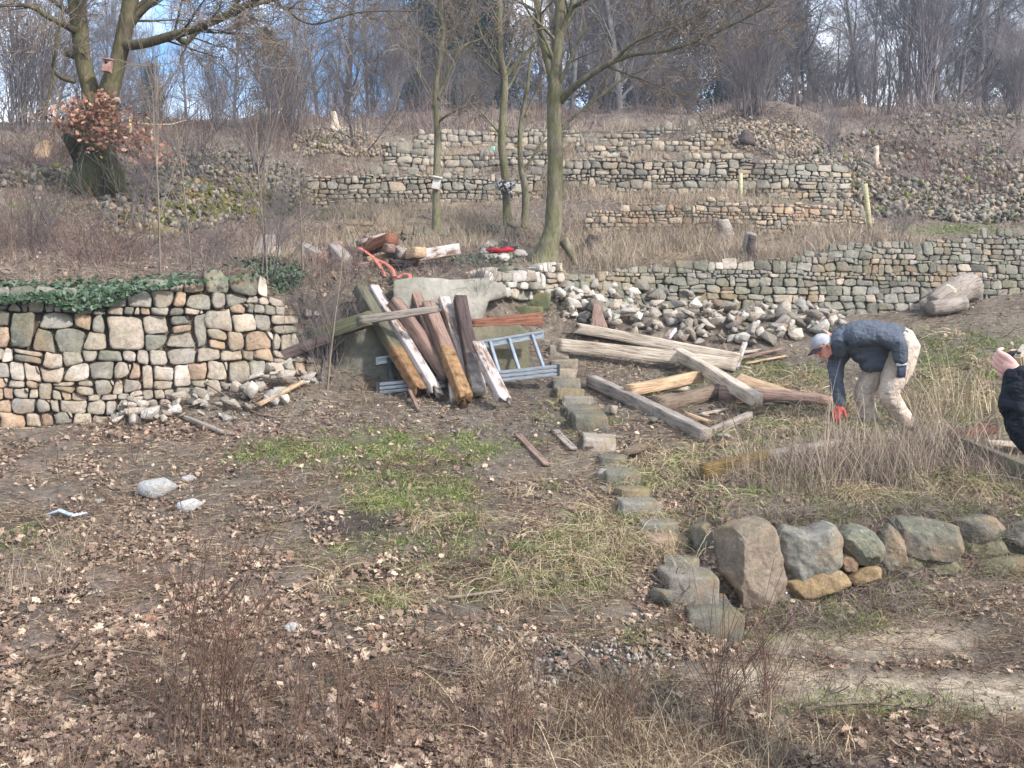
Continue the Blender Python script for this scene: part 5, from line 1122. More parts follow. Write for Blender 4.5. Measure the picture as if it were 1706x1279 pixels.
def grow(mbs, p, d, L, r, lev, rr, maxlev, upt=.12, wob=.22, kids=5, rmin=.0035, thr=.02, down=0.0, spread=(.5, 1.0)):
    n = max(3, int(3+L*1.2)) if lev < 2 else (4 if lev < maxlev else 3)
    pts = [Vector(p)]; d = Vector(d).normalized(); dirs = [d]
    for k in range(n):
        d = (d+vrand(rr)*wob+Vector((0, 0, upt-down*(k/n)))).normalized(); pts.append(pts[-1]+d*(L/n)); dirs.append(d)
    rad = [max(rmin, r*(1-.75*k/n)) for k in range(n+1)]
    sides = 7 if r > .05 else (5 if r > .02 else 3)
    tube(mbs[0] if r > thr else mbs[1], pts, rad, sides, cap=False)
    if lev >= maxlev: return
    nk = kids if lev else kids+2
    for k in range(nk):
        t = .25+.75*(k+rr.random())/nk; i = min(n-1, int(t*n)); q = pts[i].lerp(pts[i+1], t*n-i)
        dd = dirs[i]; perp = dd.cross(vrand(rr)).normalized(); a = rr.uniform(*spread)
        nd = dd*math.cos(a)+perp*math.sin(a)
        grow(mbs, q, nd, L*rr.uniform(.45, .68), max(rmin, rad[i]*rr.uniform(.4, .6)), lev+1, rr, maxlev, upt, wob, kids, rmin, thr, down, spread)
def limb(mbs, pts, rad, rr, nb=6, bl=1.2, lev=2, sides=10, rough=.12, t0=.3, br=None, upt=.08, spread=(.5, 1.0), which=0, down=0.0):
    P = [Vector(p) for p in pts]; Q = []
    m = len(P)
    for i in range(m-1):                        # Catmull-Rom between the given points
        p0, p1, p2, p3 = P[max(i-1, 0)], P[i], P[i+1], P[min(i+2, m-1)]
        for k in range(5):
            t = k/5; Q.append(.5*((2*p1)+(p2-p0)*t+(2*p0-5*p1+4*p2-p3)*t*t+(3*p1-p0-3*p2+p3)*t*t*t))
    Q.append(P[-1]); rd = np.interp(np.linspace(0, m-1, len(Q)), np.arange(m), rad)
    tube(mbs[which], Q, rd, sides, rough=rough, seed=rr.randrange(999))
    for k in range(nb):
        t = t0+(1-t0)*(k+rr.random())/nb; i = min(len(Q)-2, int(t*(len(Q)-1))); d = (Q[i+1]-Q[i]).normalized()
        perp = d.cross(vrand(rr)).normalized(); a = rr.uniform(*spread)
        grow(mbs, Q[i], d*math.cos(a)+perp*math.sin(a), bl*rr.uniform(.6, 1.2)*(1.15-.5*t), br or max(.008, rd[i]*.35), 1, rr, 1+lev, upt, .25, 5, .004, .012, down)
def tree_obj(name, base, mbs, mats, label, cat='tree', names=('trunk', 'crown'), group=None):
    t = empty(name, base); tag(t, label, cat, group)
    for mb, mt, nm in zip(mbs, mats, names):
        if mb.n: o = mb.obj(nm, mt, t); o.matrix_parent_inverse = Matrix.Translation(-Vector(base))
    return t
def PP(L, Y): return [W(a, b_, Y+(c[0] if c else 0)) for a, b_, *c in L]
# big oak at upper left with two stems
rr = random.Random(5); Y0 = 15.0; px2 = Y0/F
mbs = [MB(), MB()]
limb(mbs, PP([(150, 215), (152, 160), (138, 100), (133, 50), (128, 0), (124, -80), (120, -220)], Y0), [19*px2, 15*px2, 13*px2, 14*px2, 15*px2, 12*px2, 7*px2], rr, 4, 2.0, 2, 12, .05, .55)
limb(mbs, PP([(172, 230), (178, 165), (197, 100), (206, 60), (218, 0), (235, -80), (250, -220)], Y0), [20*px2, 18*px2, 13*px2, 13*px2, 13*px2, 10*px2, 6*px2], rr, 5, 2.0, 2, 12, .05, .5)
limb(mbs, PP([(202, 76), (240, 72, -.2), (290, 58, -.4), (340, 42, -.6), (400, 14, -.8), (450, -14, -1), (520, -50, -1.2)], Y0), [9*px2, 8*px2, 7*px2, 6*px2, 6*px2, 4.5*px2, 2.5*px2], rr, 14, 1.5, 3, 10, .1, .25, .02, .02, down=.12)
limb(mbs, PP([(205, 60), (218, 40), (240, 14), (270, -10), (330, -60)], Y0), [9*px2, 7*px2, 6*px2, 5*px2, 3*px2], rr, 6, 1.5, 3, 9, .1, .3)
limb(mbs, PP([(290, 58, -.4), (310, 70, -.2), (330, 52, 0), (380, 22, .2), (440, 4, .4), (520, -10, .5), (620, 0, .6)], Y0), [5*px2, 5*px2, 4*px2, 4*px2, 3*px2, 2*px2, 1.2*px2], rr, 12, 1.4, 3, 7, .1, .25, .015, down=.15)
limb(mbs, PP([(132, 55), (108, 42, -.3), (80, 28, -.5), (55, 12, -.6), (20, 8, -.8), (-30, 14, -1)], Y0), [7*px2, 5*px2, 4.5*px2, 4*px2, 3*px2, 2*px2], rr, 8, 1.2, 3, 8, .1, .3, .012, down=.1)
limb(mbs, PP([(122, 135), (100, 128, -.3), (88, 110, -.4), (94, 85, -.5), (98, 50, -.4), (104, 20, -.3), (96, -30, -.2)], Y0), [5*px2, 3*px2, 2.6*px2, 2.6*px2, 2.4*px2, 2.2*px2, 1.5*px2], rr, 7, .9, 3, 7, .1, .3, .01, down=.1)
limb(mbs, PP([(90, 112, -.4), (84, 150, -.5), (74, 185, -.6), (66, 200, -.6)], Y0), [2*px2, 1.8*px2, 1.4*px2, 1*px2], rr, 5, .6, 2, 5, .1, .2, .007, down=.3)
limb(mbs, PP([(130, 94), (118, 90), (111, 88)], Y0), [7*px2, 6.5*px2, 6*px2], rr, 0, 1, 1, 8, .1)
limb(mbs, PP([(420, -30, -1), (470, 10, -1.1), (520, 40, -1.2), (600, 20, -1.3), (700, 18, -1.4)], Y0), [2.4*px2, 2*px2, 1.8*px2, 1.4*px2, .8*px2], rr, 9, 1.0, 2, 5, .1, .2, .009, down=.2)
b0 = MB(); basep = [W(158, 305, Y0), W(160, 275, Y0), W(152, 240, Y0), W(152, 210, Y0), W(156, 190, Y0)]
tube(b0, [basep[0]-Vector((0, 0, .4))]+basep, [48*px2, 44*px2, 38*px2, 32*px2, 30*px2, 22*px2], 20, rough=.35, seed=8)
tube(b0, [W(140, 262, Y0-.1), W(118, 235, Y0-.2), W(108, 226, Y0-.2)], [16*px2, 12*px2, 8*px2], 12, rough=.4, seed=9)
tube(b0, [W(172, 262, Y0-.1), W(186, 295, Y0-.3), W(192, 318, Y0-.4)], [18*px2, 12*px2, 7*px2], 12, rough=.3, seed=10)
oak = tree_obj('oak_tree', W(158, 300, Y0), [mbs[0], mbs[1], b0], [M_OAK, M_TW, M_OAKB], 'big old oak with two stems on a swollen mossy foot, at upper left', names=('trunk', 'crown', 'mossy_foot'))
# brown leaves kept on shoots
lm = MB(); n = 1150; cl = [(135, 200, 26, 16), (170, 205, 30, 22), (205, 215, 26, 16), (225, 235, 22, 22), (250, 258, 22, 10), (125, 180, 14, 14), (150, 190, 30, 14), (185, 228, 34, 12), (172, 172, 10, 12)]
c_ = NR.integers(0, len(cl), n); cc = np.array(cl)[c_]
lx = cc[:, 0]+NR.normal(0, 1.0, n)*cc[:, 2]; ly = cc[:, 1]+NR.normal(0, 1.0, n)*cc[:, 3]; YY = 14.3+NR.uniform(-.45, .35, n)
V, T = leaves((lx-CXP)/F*YY, YY, ZC+(HOR-ly)/F*YY, NR.uniform(.05, .09, n), 1.5, np.tile(np.array([[0, -.4, .6]]), (n, 1)))
lm.add(V, T); M_OLF = m_island('brown_oak_leaf', [(0, lin((136, 94, 74), .75)), (.5, lin((176, 128, 102), .75)), (.8, lin((204, 160, 134), .75)), (1, lin((112, 76, 60), .75))], .7)
o = lm.obj('leaves', M_OLF, oak); o.matrix_parent_inverse = Matrix.Translation(-Vector(oak.location))
sh = MB()
for k in range(70):
    a = rr.choice(cl); tube(sh, [W(155+rr.uniform(-15, 15), 215+rr.uniform(-15, 15), 14.5), W((150+a[0])/2, a[1]-6, 14.4), W(a[0]+rr.gauss(0, .6)*a[2], a[1]+rr.gauss(0, .6)*a[3], 14.3+rr.uniform(-.4, .3))], [.012, .008, .004], 4, cap=False)
o = sh.obj('shoots', M_TW, oak); o.matrix_parent_inverse = Matrix.Translation(-Vector(oak.location))
# four slimmer trees on the terrace
def mtree(name, base, Y, limbs, label, seed, mats=None):
    rr = random.Random(seed); mbs = [MB(), MB()]; k = Y/F
    for L, rad, nb, bl, lev, *x in limbs:
        kw = x[0] if x else {}
        limb(mbs, PP(L, Y), [r*k for r in rad], rr, nb, bl, lev, **kw)
    return tree_obj(name, base, mbs, mats or [M_BARK, M_TW], label)
g = G(727, 396); Yq = g.y
mtree('slim_tree', g, Yq, [([(728, 400), (727, 360), (727, 300), (729, 240), (727, 190), (725, 160), (731, 110), (737, 60), (734, 20), (733, -60), (735, -200)], [11, 7, 6.5, 6, 5, 5, 5, 4.5, 4, 3, 2], 8, 1.0, 2, dict(t0=.45)),
    ([(727, 165), (742, 135), (757, 100), (775, 75), (800, 65, .2), (830, 40, .3)], [4, 3.2, 3, 2.2, 1.6, 1], 8, .8, 2),
    ([(728, 205), (745, 192, -.1), (770, 180, -.2), (800, 168, -.2)], [2.5, 2, 1.4, .8], 4, .6, 2)], 'slim grey tree with a box on its trunk, leftmost of the four terrace trees', 21)
g2 = G(846, 384); Y2 = g2.y
mtree('slim_tree', g2, Y2, [([(846, 388), (844, 340), (842, 300), (836, 240), (839, 180), (840, 130), (833, 90), (832, 40), (832, 0), (834, -80), (836, -200)], [9, 7, 6.5, 7, 6.5, 6.5, 6, 5.5, 5, 4, 2], 8, 1.0, 2, dict(t0=.45)),
    ([(840, 130), (858, 108), (880, 84), (895, 66), (915, 45)], [3.6, 3, 2.4, 2, 1.2], 5, .7, 2), ([(835, 225), (818, 205), (802, 188), (785, 178)], [2.2, 1.7, 1.2, .8], 4, .6, 2),
    ([(833, 120), (812, 80), (795, 40), (785, 0)], [2.4, 2, 1.6, 1], 6, .8, 2), ([(838, 160), (856, 130, .3), (870, 90, .4), (872, 40, .4)], [2.4, 2, 1.6, 1], 6, .8, 2)], 'mid thick tree with a speckled bundle tied round its trunk', 22)
g3 = G(873, 378); Y3 = g3.y
mtree('slim_tree', g3, Y3, [([(873, 382), (876, 350), (874, 310), (868, 280), (866, 230), (870, 190), (878, 150), (882, 110), (888, 60)], [8, 7, 6, 5, 4, 4, 3.5, 2.5, 1.2], 7, .8, 2, dict(t0=.4)),
    ([(872, 285), (885, 265), (900, 245), (915, 228)], [3, 2.6, 1.8, 1], 3, .6, 2), ([(874, 195), (890, 160), (905, 130), (925, 100)], [2.4, 2, 1.4, .8], 5, .7, 2)], 'thinnest terrace tree, forking low between the bundled tree and the big one', 23)
g4 = G(912, 438); Y4 = g4.y
mtree('big_tree', g4, Y4, [([(906, 448), (912, 418), (921, 380), (924, 330), (925, 270), (924, 210), (924, 160), (926, 110), (930, 60), (934, 0), (938, -90), (942, -260)], [34, 20, 14.5, 13.5, 13, 12.5, 12.5, 10.5, 9.5, 8.5, 7, 4], 6, 1.4, 2, dict(t0=.55, sides=16)),
    ([(921, 130), (908, 85), (900, 45), (894, 0), (888, -60), (880, -160)], [8, 6.5, 6, 5.5, 4.5, 3], 6, 1.2, 2, dict(t0=.3)),
    ([(930, 66), (944, 36), (954, 8), (962, -40), (970, -140)], [7, 6.5, 6, 5, 3], 5, 1.2, 2), ([(954, 12), (975, 0, -.3), (1000, -20, -.5)], [4, 3, 2], 4, .9, 2),
    ([(934, 168), (960, 142, -.2), (1000, 114, -.4), (1026, 100, -.5), (1060, 90, -.6), (1110, 84, -.8), (1170, 64, -1), (1230, 36, -1.2), (1290, 5, -1.4)], [7, 6, 5, 4.6, 3.5, 3, 2.5, 1.8, 1], 14, 1.0, 3, dict(t0=.35, br=.012, upt=.02)),
    ([(1026, 100, -.5), (1050, 75, -.7), (1090, 55, -.9), (1140, 36, -1), (1200, 8, -1.1)], [3.2, 2.4, 2, 1.4, .8], 8, .8, 2),
    ([(1010, 110, -.4), (1050, 125, -.5), (1100, 145, -.6), (1150, 178, -.7), (1170, 195, -.7)], [2, 1.7, 1.3, 1, .6], 8, .6, 2, dict(upt=0)),
    ([(935, 216), (960, 190, .2), (1000, 160, .3), (1040, 130, .4), (1090, 110, .5)], [3.2, 2.8, 2.2, 1.7, 1], 7, .7, 2), ([(896, 20), (875, 8), (850, -6), (820, -30)], [3, 2.5, 2, 1], 4, .9, 2),
    ([(938, 400), (950, 420), (958, 440)], [9, 7, 3], 0, 1, 1), ([(905, 405), (888, 432), (878, 448)], [9, 8, 3], 0, 1, 1)], 'tallest and thickest terrace tree with a flared foot and a long limb reaching right', 24)
# things fixed on the trunks
M_BOXR = m_simple('faded_red_wood', lin((150, 100, 92), .8), lin((196, 168, 158), .8), 14, .3)
M_WBOX = m_simple('bleached_board', lin((176, 170, 160), .8), lin((214, 210, 202), .8), 10, .3)
def nest(px, py, Y, w, h, mat, lab, tilt, hole=True, roofm=None):
    t = empty('nest_box', W(px, py, Y), (0, tilt, 0)); tag(t, lab, 'nest box')
    def bx(n_, cx, cy, cz, sx, sy, sz, m_, rx=0):
        bm = bmesh.new(); bmesh.ops.create_cube(bm, size=1); bmesh.ops.scale(bm, vec=(sx, sy, sz), verts=bm.verts); bmesh.ops.bevel(bm, geom=list(bm.edges), offset=.004, segments=1, affect='EDGES')
        me = bpy.data.meshes.new(n_); bm.to_mesh(me); bm.free(); me.materials.append(m_); o = bpy.data.objects.new(n_, me); COL.objects.link(o); o.parent = t; o.location = (cx, cy, cz); o.rotation_euler = (rx, 0, 0); return o
    bx('box', 0, 0, 0, w, .12, h, mat); bx('roof', 0, -.02, h/2+.012, w+.03, .17, .02, roofm or mat, .2)
    if hole:
        mb = MB(); tube(mb, [(0, -.064, h*.2), (0, -.058, h*.2)], .018, 12); mb.obj('entrance', M_CAP, t)
    return t
nest(179, 110, 14.72, .10, .17, M_BOXR, 'small faded red nest box on the right stem of the oak', .1)
nest(727, 306, Yq-.13, .11, .17, M_WBOX, 'bleached nest box strapped tilted on the leftmost slim tree', .2, False)
mb = MB(); tube(mb, [W(170, 176, 14.5), W(182, 168, 14.45), W(198, 166, 14.4)], [.05, .055, .03], 10, rough=.3, seed=3); tag(mb.obj('stone_slab', m_simple('greenish_board', lin((130, 140, 124), .8), lin((196, 160, 150), .8), 5, .3)), 'pale pink and green slab wedged in the oak above the brown leaves', 'slab')
mb = MB(); M_SPK, nt, b = newmat('speckled_cloth', .9, .1)
nt.links.new(ramp(nt, noise(nt, 26, 2, .6), [(.47, lin((60, 56, 56), .8)), (.53, lin((206, 202, 200), .8))]), b.inputs['Base Color'])
tube(mb, [W(829, 307, Y2-.02), W(836, 310, Y2-.12), W(846, 312, Y2-.13), W(856, 308, Y2)], [.05, .08, .08, .05], 12, rough=.5, seed=6); tube(mb, [W(848, 312, Y2-.12), W(850, 322, Y2-.12), W(851, 334, Y2-.1)], [.05, .03, .015], 8, rough=.5, seed=7)
tag(mb.obj('cloth_bundle', M_SPK), 'black and white speckled cloth bundle tied round the middle trunk', 'bundle')
# branches lying about
for q_, (pl, lab) in enumerate(((((500, 868), (520, 850), (538, 838)), 'pale forked twig lying on the dark soil patch'), (((745, 1005), (850, 990), (960, 975), (1030, 958)), 'long thin branch lying across the grass in the centre'), (((330, 640), (420, 690), (470, 700)), 'thin brown branch lying on the spilled pale stones'),
        (((1085, 965), (1130, 1000), (1175, 1020)), 'bare bramble cane trailing over the bottom stone steps'), (((60, 1110), (160, 1090), (260, 1100)), 'dark branch in the leaf litter at lower left'), (((1340, 1190), (1440, 1180), (1560, 1195)), 'thin branch lying along the near edge of the sandy path'), (((700, 1120), (780, 1135), (850, 1120)), 'twig lying on the gravel patch'), (((1350, 760), (1450, 775), (1540, 768)), 'pale dry branch caught in the tall straw'))):
    rr = random.Random(q_); pts = [G(a, b_, .03) for a, b_ in pl]; mb = MB(); m_ = [mb, mb]
    limb(m_, pts, list(np.linspace(.011, .004, len(pts))), rr, 5, .16, 1, 5, .1, .1, .003)
    tag(mb.obj('fallen_branch', M_TW), lab, 'branch')
# stumps
def stump(px, pyb, pyt, r0, r1, lab, mat, seed, cat='stump', bend=0, name='tree_stump', n=7):
    g = G(px, pyb); top = W(px+bend, pyt, g.y); mb = MB(); pts = [g-Vector((0, 0, .08))]+[g.lerp(top, t)+Vector((.02*math.sin(seed+t*5), 0, 0)) for t in np.linspace(0, 1, n)]
    tube(mb, pts, np.linspace(r0, r1, len(pts)), 12, rough=.5, seed=seed); return tag(mb.obj(name, mat), lab, cat)
stump(1206, 402, 366, .16, .11, 'grey split stump in dry grass, left of the dark forked one', MW['grey'], 31)
stump(1245, 432, 388, .13, .07, 'curved grey prong of the stump on the wall top', MW['grey'], 32, bend=8)
stump(1253, 434, 392, .10, .06, 'black mossy prong beside the curved grey one', MW['dark'], 33)
stump(988, 414, 392, .11, .08, 'small dark stump right of the big trunk', MW['dark'], 34)
stump(1462, 278, 244, .07, .06, 'short upright silvery log on the rubble slope', MW['pale'], 35, bend=-5)
stump(72, 262, 238, .16, .12, 'pale orange broken stump left of the oak foot', MW['tan'], 36)
stump(556, 218, 186, .14, .06, 'pointed pale stump on top of the tan rubble mound', MW['pale'], 37)
stump(1243, 236, 216, .22, .05, 'dark uprooted stump at the left of the pink rubble mound', MW['dark'], 38)
# ------------------------------------------------------------------ shrubs
def shrub_mesh(seed, n, H, spread, twig=True, lev=2, r=.018):
    rr = random.Random(seed); mbs = [MB(), MB()]
    for k in range(n):
        a = rr.uniform(0, 6.28); s = abs(rr.gauss(0, spread)); d = Vector((math.cos(a)*s, math.sin(a)*s, 1)).normalized()
        grow(mbs, Vector((rr.gauss(0, .12), rr.gauss(0, .12), -.05)), d, H*rr.uniform(.6, 1.1), r*rr.uniform(.6, 1.2), 2-lev, rr, 2, .04, .10, 4, .0035, 0, 0, (.25, .7))
    return mbs[0].mesh('stems', True, M_FTW)
SHR = [shrub_mesh(1, 16, 2.2, .35), shrub_mesh(2, 12, 1.7, .5), shrub_mesh(3, 20, 2.6, .28), shrub_mesh(4, 9, 1.4, .6)]
def shrub(x, y, z, s, k, label, group=None, name='bare_shrub'):
    t = empty(name, (x, y, z), (0, 0, R.uniform(0, 6.28))); t.scale = (s, s, s); tag(t, label, 'shrub', group)
    o = bpy.data.objects.new('stems', SHR[k]); COL.objects.link(o); o.parent = t; return t
for px, py, s, k, lab in ((595, 250, .75, 1, 'dark pollarded shrub right of the tan rubble mound'), (325, 300, .7, 3, 'leafless shrub on the rubble below the oak'), (1500, 176, 2.0, 2, 'huge multi stemmed hazel on the ridge at right'), (1535, 178, 1.9, 2, 'second multi stemmed hazel on the ridge, right of the huge one'),
        (1390, 270, .5, 1, 'rusty dead shrub at the foot of the right rubble slope'), (430, 290, .8, 0, 'bare shrub above the mossy rubble'), (535, 640, .5, 3, 'dead shrub at the right end of the tan wall'), (510, 560, .4, 3, 'tangle of bare twigs above the end of the tan wall'),
        (570, 600, .45, 3, 'bare twigs hanging in front of the crosswise beam'), (1500, 400, .35, 3, 'flattened bare shrub on top of the right wall'), (800, 520, .28, 1, 'brown tangle beside the upper steps'), (450, 470, .45, 1, 'bare twiggy shrub on the bank behind the wall end'), (1270, 310, .35, 3, 'grey low shrub on the tall brown wall'), (230, 385, .5, 1, 'bare shrub above the ivy'), (60, 420, .5, 3, 'low bare shrub at the left edge above the ivy'), (1235, 200, .8, 1, 'brushy shrub left of the pink rubble mound'), (350, 470, .22, 1, 'small dead bush growing out of the tan wall')):
    p = G(px, py); shrub(p.x, p.y, p.z, s, k, lab)
# foreground single dead stalks
def stalks(px, py, n, H, lab, seed):
    rr = random.Random(seed); p = G(px, py); mbs = [MB(), MB()]
    for k in range(n):
        d = Vector((rr.gauss(0, .12), rr.gauss(0, .12), 1)); grow(mbs, Vector((rr.gauss(0, .05), rr.gauss(0, .05), -.02)), d, H*rr.uniform(.6, 1.1), .0042, 0, rr, 1, .0, .05, 6, .0014, 0, 0, (.3, .8))
    t = mbs[0].obj('dead_stalks', M_TWIG, loc=p); tag(t, lab, 'dead plant')
for px, py, n, H, lab, sd in ((352, 1262, 9, .75, 'tall rusty dead stalks, tallest in the left foreground', 1), (292, 1240, 3, .62, 'thin dark dead stalk left of the tallest stalks', 2), (400, 1250, 6, .6, 'dead stalks just right of the tallest ones', 3), (470, 1150, 3, .45, 'short dark stalk standing above the leaf litter', 4), (1195, 1250, 7, .55, 'branching dead weeds in the bottom middle', 5), (1280, 1200, 7, .6, 'airy branching weeds in front of the sandy path', 6), (640, 1245, 4, .42, 'dry weed bottom centre left', 7), (860, 1260, 6, .42, 'dry weed clump in front of the gravel', 8), (1020, 1270, 8, .45, 'dense dead weeds at the bottom right of centre', 9), (230, 770, 2, .6, 'single thin sapling in front of the tan wall', 10), (540, 1280, 5, .5, 'rusty weed at the very bottom', 11)):
    stalks(px, py, n, H, lab, sd)
for px, py, H, lab in ((268, 460, 1.9, 'thin leafless sapling above the middle of the tan wall'), (320, 450, 1.6, 'dark thin sapling on the mossy rubble'), (447, 480, 1.8, 'forked sapling above the end of the tan wall'), (100, 320, 1.2, 'pale sapling left of the oak foot'), (545, 650, 1.5, 'tall grey sapling in front of the crosswise beam'), (506, 470, 1.7, 'grey sapling beside the far left of the upper pile')):
    rr = random.Random(int(px)); mbs = [MB(), MB()]; grow(mbs, (0, 0, -.05), (rr.gauss(0, .08), 0, 1), H, .014, 0, rr, 1, .05, .06, 7, .003, 0, 0, (.3, .7)); p = G(px, py)
    tag(mbs[0].obj('sapling', M_TW, loc=p), lab, 'sapling')
# ------------------------------------------------------------------ the wood beyond
def forest_proto(seed, H, multi=1, lev=3, kids=6, cone=False, wob=.06):
    rr = random.Random(seed); mbs = [MB(), MB()]
    for m_ in range(multi):
        p = Vector((rr.gauss(0, .25)*(multi > 1), rr.gauss(0, .25)*(multi > 1), -.3)); d = Vector((rr.gauss(0, .12)*multi*.6, rr.gauss(0, .12)*multi*.6, 1)).normalized()
        n = 9; pts = [p]; ds = [d]
        for k in range(n): d = (d+vrand(rr)*wob+Vector((0, 0, .05))).normalized(); pts.append(pts[-1]+d*H/n); ds.append(d)
        r0 = H*.012*(1 if multi == 1 else .7); rad = [r0*(1-.85*k/n) for k in range(n+1)]; tube(mbs[0], pts, rad, 7, cap=False)
        nb = 26 if multi == 1 else 13
        for k in range(nb):
            t = .06+.92*k/nb; i = int(t*n); q = pts[i].lerp(pts[i+1], t*n-i); perp = ds[i].cross(vrand(rr)).normalized(); a = rr.uniform(.45, 1.0)
            grow(mbs, q, ds[i]*math.cos(a)+perp*math.sin(a), H*rr.uniform(.15, .28)*(1.1-t*.6), rad[i]*.42, 1, rr, lev, .04, .26, kids, .006, .03, 0, (.45, 1.15))
    A = np.concatenate(mbs[1].V); rn = np.random.default_rng(seed); ns = 7500; P = A[rn.integers(0, len(A), ns)]
    P = P[P[:, 2] > .5]; ns = len(P); o_ = P*np.array([1, 1, 0]); D = unit(unit(o_)*.5+rn.normal(0, .55, (ns, 3))+np.array([0, 0, .45]))
    V, Q = strands(P, D, rn.uniform(.2, .75, ns), rn.uniform(.006, .013, ns), rn.normal(0, .25, (ns, 3)), 2); mbs[1].add(V, None, Q)
    return mbs[0].mesh('trunk', True, M_FT), mbs[1].mesh('crown', True, M_FTW)
FP = [forest_proto(101, 13, wob=.09), forest_proto(102, 15, wob=.12), forest_proto(103, 11, 2), forest_proto(104, 14, wob=.1), forest_proto(105, 9, 3), forest_proto(106, 16, wob=.08)]
def ever_proto(seed, H, Rd, n, cone=1.0):
    rr = np.random.default_rng(seed); mb = MB(); tube(mb, [(0, 0, -.3), (0, 0, H*.5), (0, 0, H)], [H*.014, H*.01, .02], 7)
    # leaf clumps through the crown volume
    nc_ = 260; t = rr.random(nc_)**.8; zc = H*(.12+.86*t); rad = Rd*(1-t)**.7*cone*rr.uniform(.3, 1, nc_); an = rr.uniform(0, 6.28, nc_); C = np.stack([np.cos(an)*rad, np.sin(an)*rad, zc], -1)
    k = rr.integers(0, nc_, n); P = C[k]+rr.normal(0, .33, (n, 3))*np.array([1, 1, .7]); N = rr.normal(0, 1, (n, 3)); N /= np.linalg.norm(N, axis=1)[:, None]
    global NR
    V, T = leaves(P[:, 0], P[:, 1], P[:, 2], rr.uniform(.07, .15, n), .3, N); lm = MB(); lm.add(V, T)
    return mb.mesh('trunk', True, M_FT), lm.mesh('crown', True, M_EVER)
EP = [ever_proto(201, 11, 2.6, 13000), ever_proto(202, 9, 2.2, 11000), ever_proto(203, 12, 2.1, 12000)]
def ftree(px, Y, s, proto, label, group, name):
    X = (px-CXP)/F*Y; z = gz(X, Y); t = empty(name, (X, Y, z), (R.gauss(0, .03), R.gauss(0, .03), R.uniform(0, 6.28))); t.scale = (s, s, s*R.uniform(.9, 1.1)); tag(t, label, 'tree', group)
    for nm, me in zip(('trunk', 'crown'), proto):
        o = bpy.data.objects.new(nm, me); COL.objects.link(o); o.parent = t
RF = random.Random(99)
for k in range(125):
    px = RF.uniform(-160, 1880); Y = RF.uniform(34, 62)
    if px < 560: Y = RF.uniform(32, 55)
    if 590 < px < 665 and RF.random() < .8: continue
    if px < 470 and RF.random() < .62: continue
    s = RF.uniform(.38, .8)*(.75 if px < 560 else 1)
    ftree(px, Y, s, FP[RF.randrange(6)], 'leafless tree standing in the wood along the top of the hill', 'leafless trees of the wood on the hilltop', 'forest_tree')
for px, Y, s, k in ((720, 38, .85, 0), (775, 40, 1.1, 0), (745, 44, 1.2, 2), (800, 46, 1.0, 1), (1010, 44, 1, 2), (1110, 48, 1.1, 0), (1150, 46, 1.0, 2), (1190, 50, 1.1, 0), (1240, 52, 1, 1), (450, 44, .5, 0), (250, 38, .35, 1), (1330, 52, .8, 0), (1640, 44, .6, 1), (1060, 54, 1.0, 0)):
    ftree(px, Y, s, EP[k], 'dark evergreen standing among the bare trees of the wood', 'dark evergreens in the wood', 'evergreen_tree')
for px, py, s, k in [(RF.uniform(-50, 1750), RF.uniform(176, 192), RF.uniform(.5, 1.0), RF.randrange(4)) for _ in range(46)]:
    p = G(px, py if px > 500 else RF.uniform(205, 222)); shrub(p.x, p.y, p.z, s, k, 'bare shrub in the thicket along the edge of the wood', 'shrubs along the edge of the wood')
# thicket floor of the wood: fine upright twigs
n = 14000; px = NR.uniform(-150, 1850, n); Y = NR.uniform(27, 46, n); X = (px-CXP)/F*Y; Z = ground(X, Y)
D = unit(NR.normal(0, .6, (n, 3))+np.array([0, 0, 1.])); L = NR.uniform(.25, 1.7, n)*np.clip(.7+.8*fbm(np.stack([px/90, Y*.1, 0*px], -1), 70, 2), .2, 1.3)*np.where(px < 520, .55, 1)
V, Q = strands(np.stack([X, Y, Z-.1], -1), D, L, NR.uniform(.008, .02, n), NR.normal(0, .15, (n, 3)), 3); mb = MB(); mb.add(V, None, Q); tag(mb.obj('thicket', M_BRAM), kind='stuff')
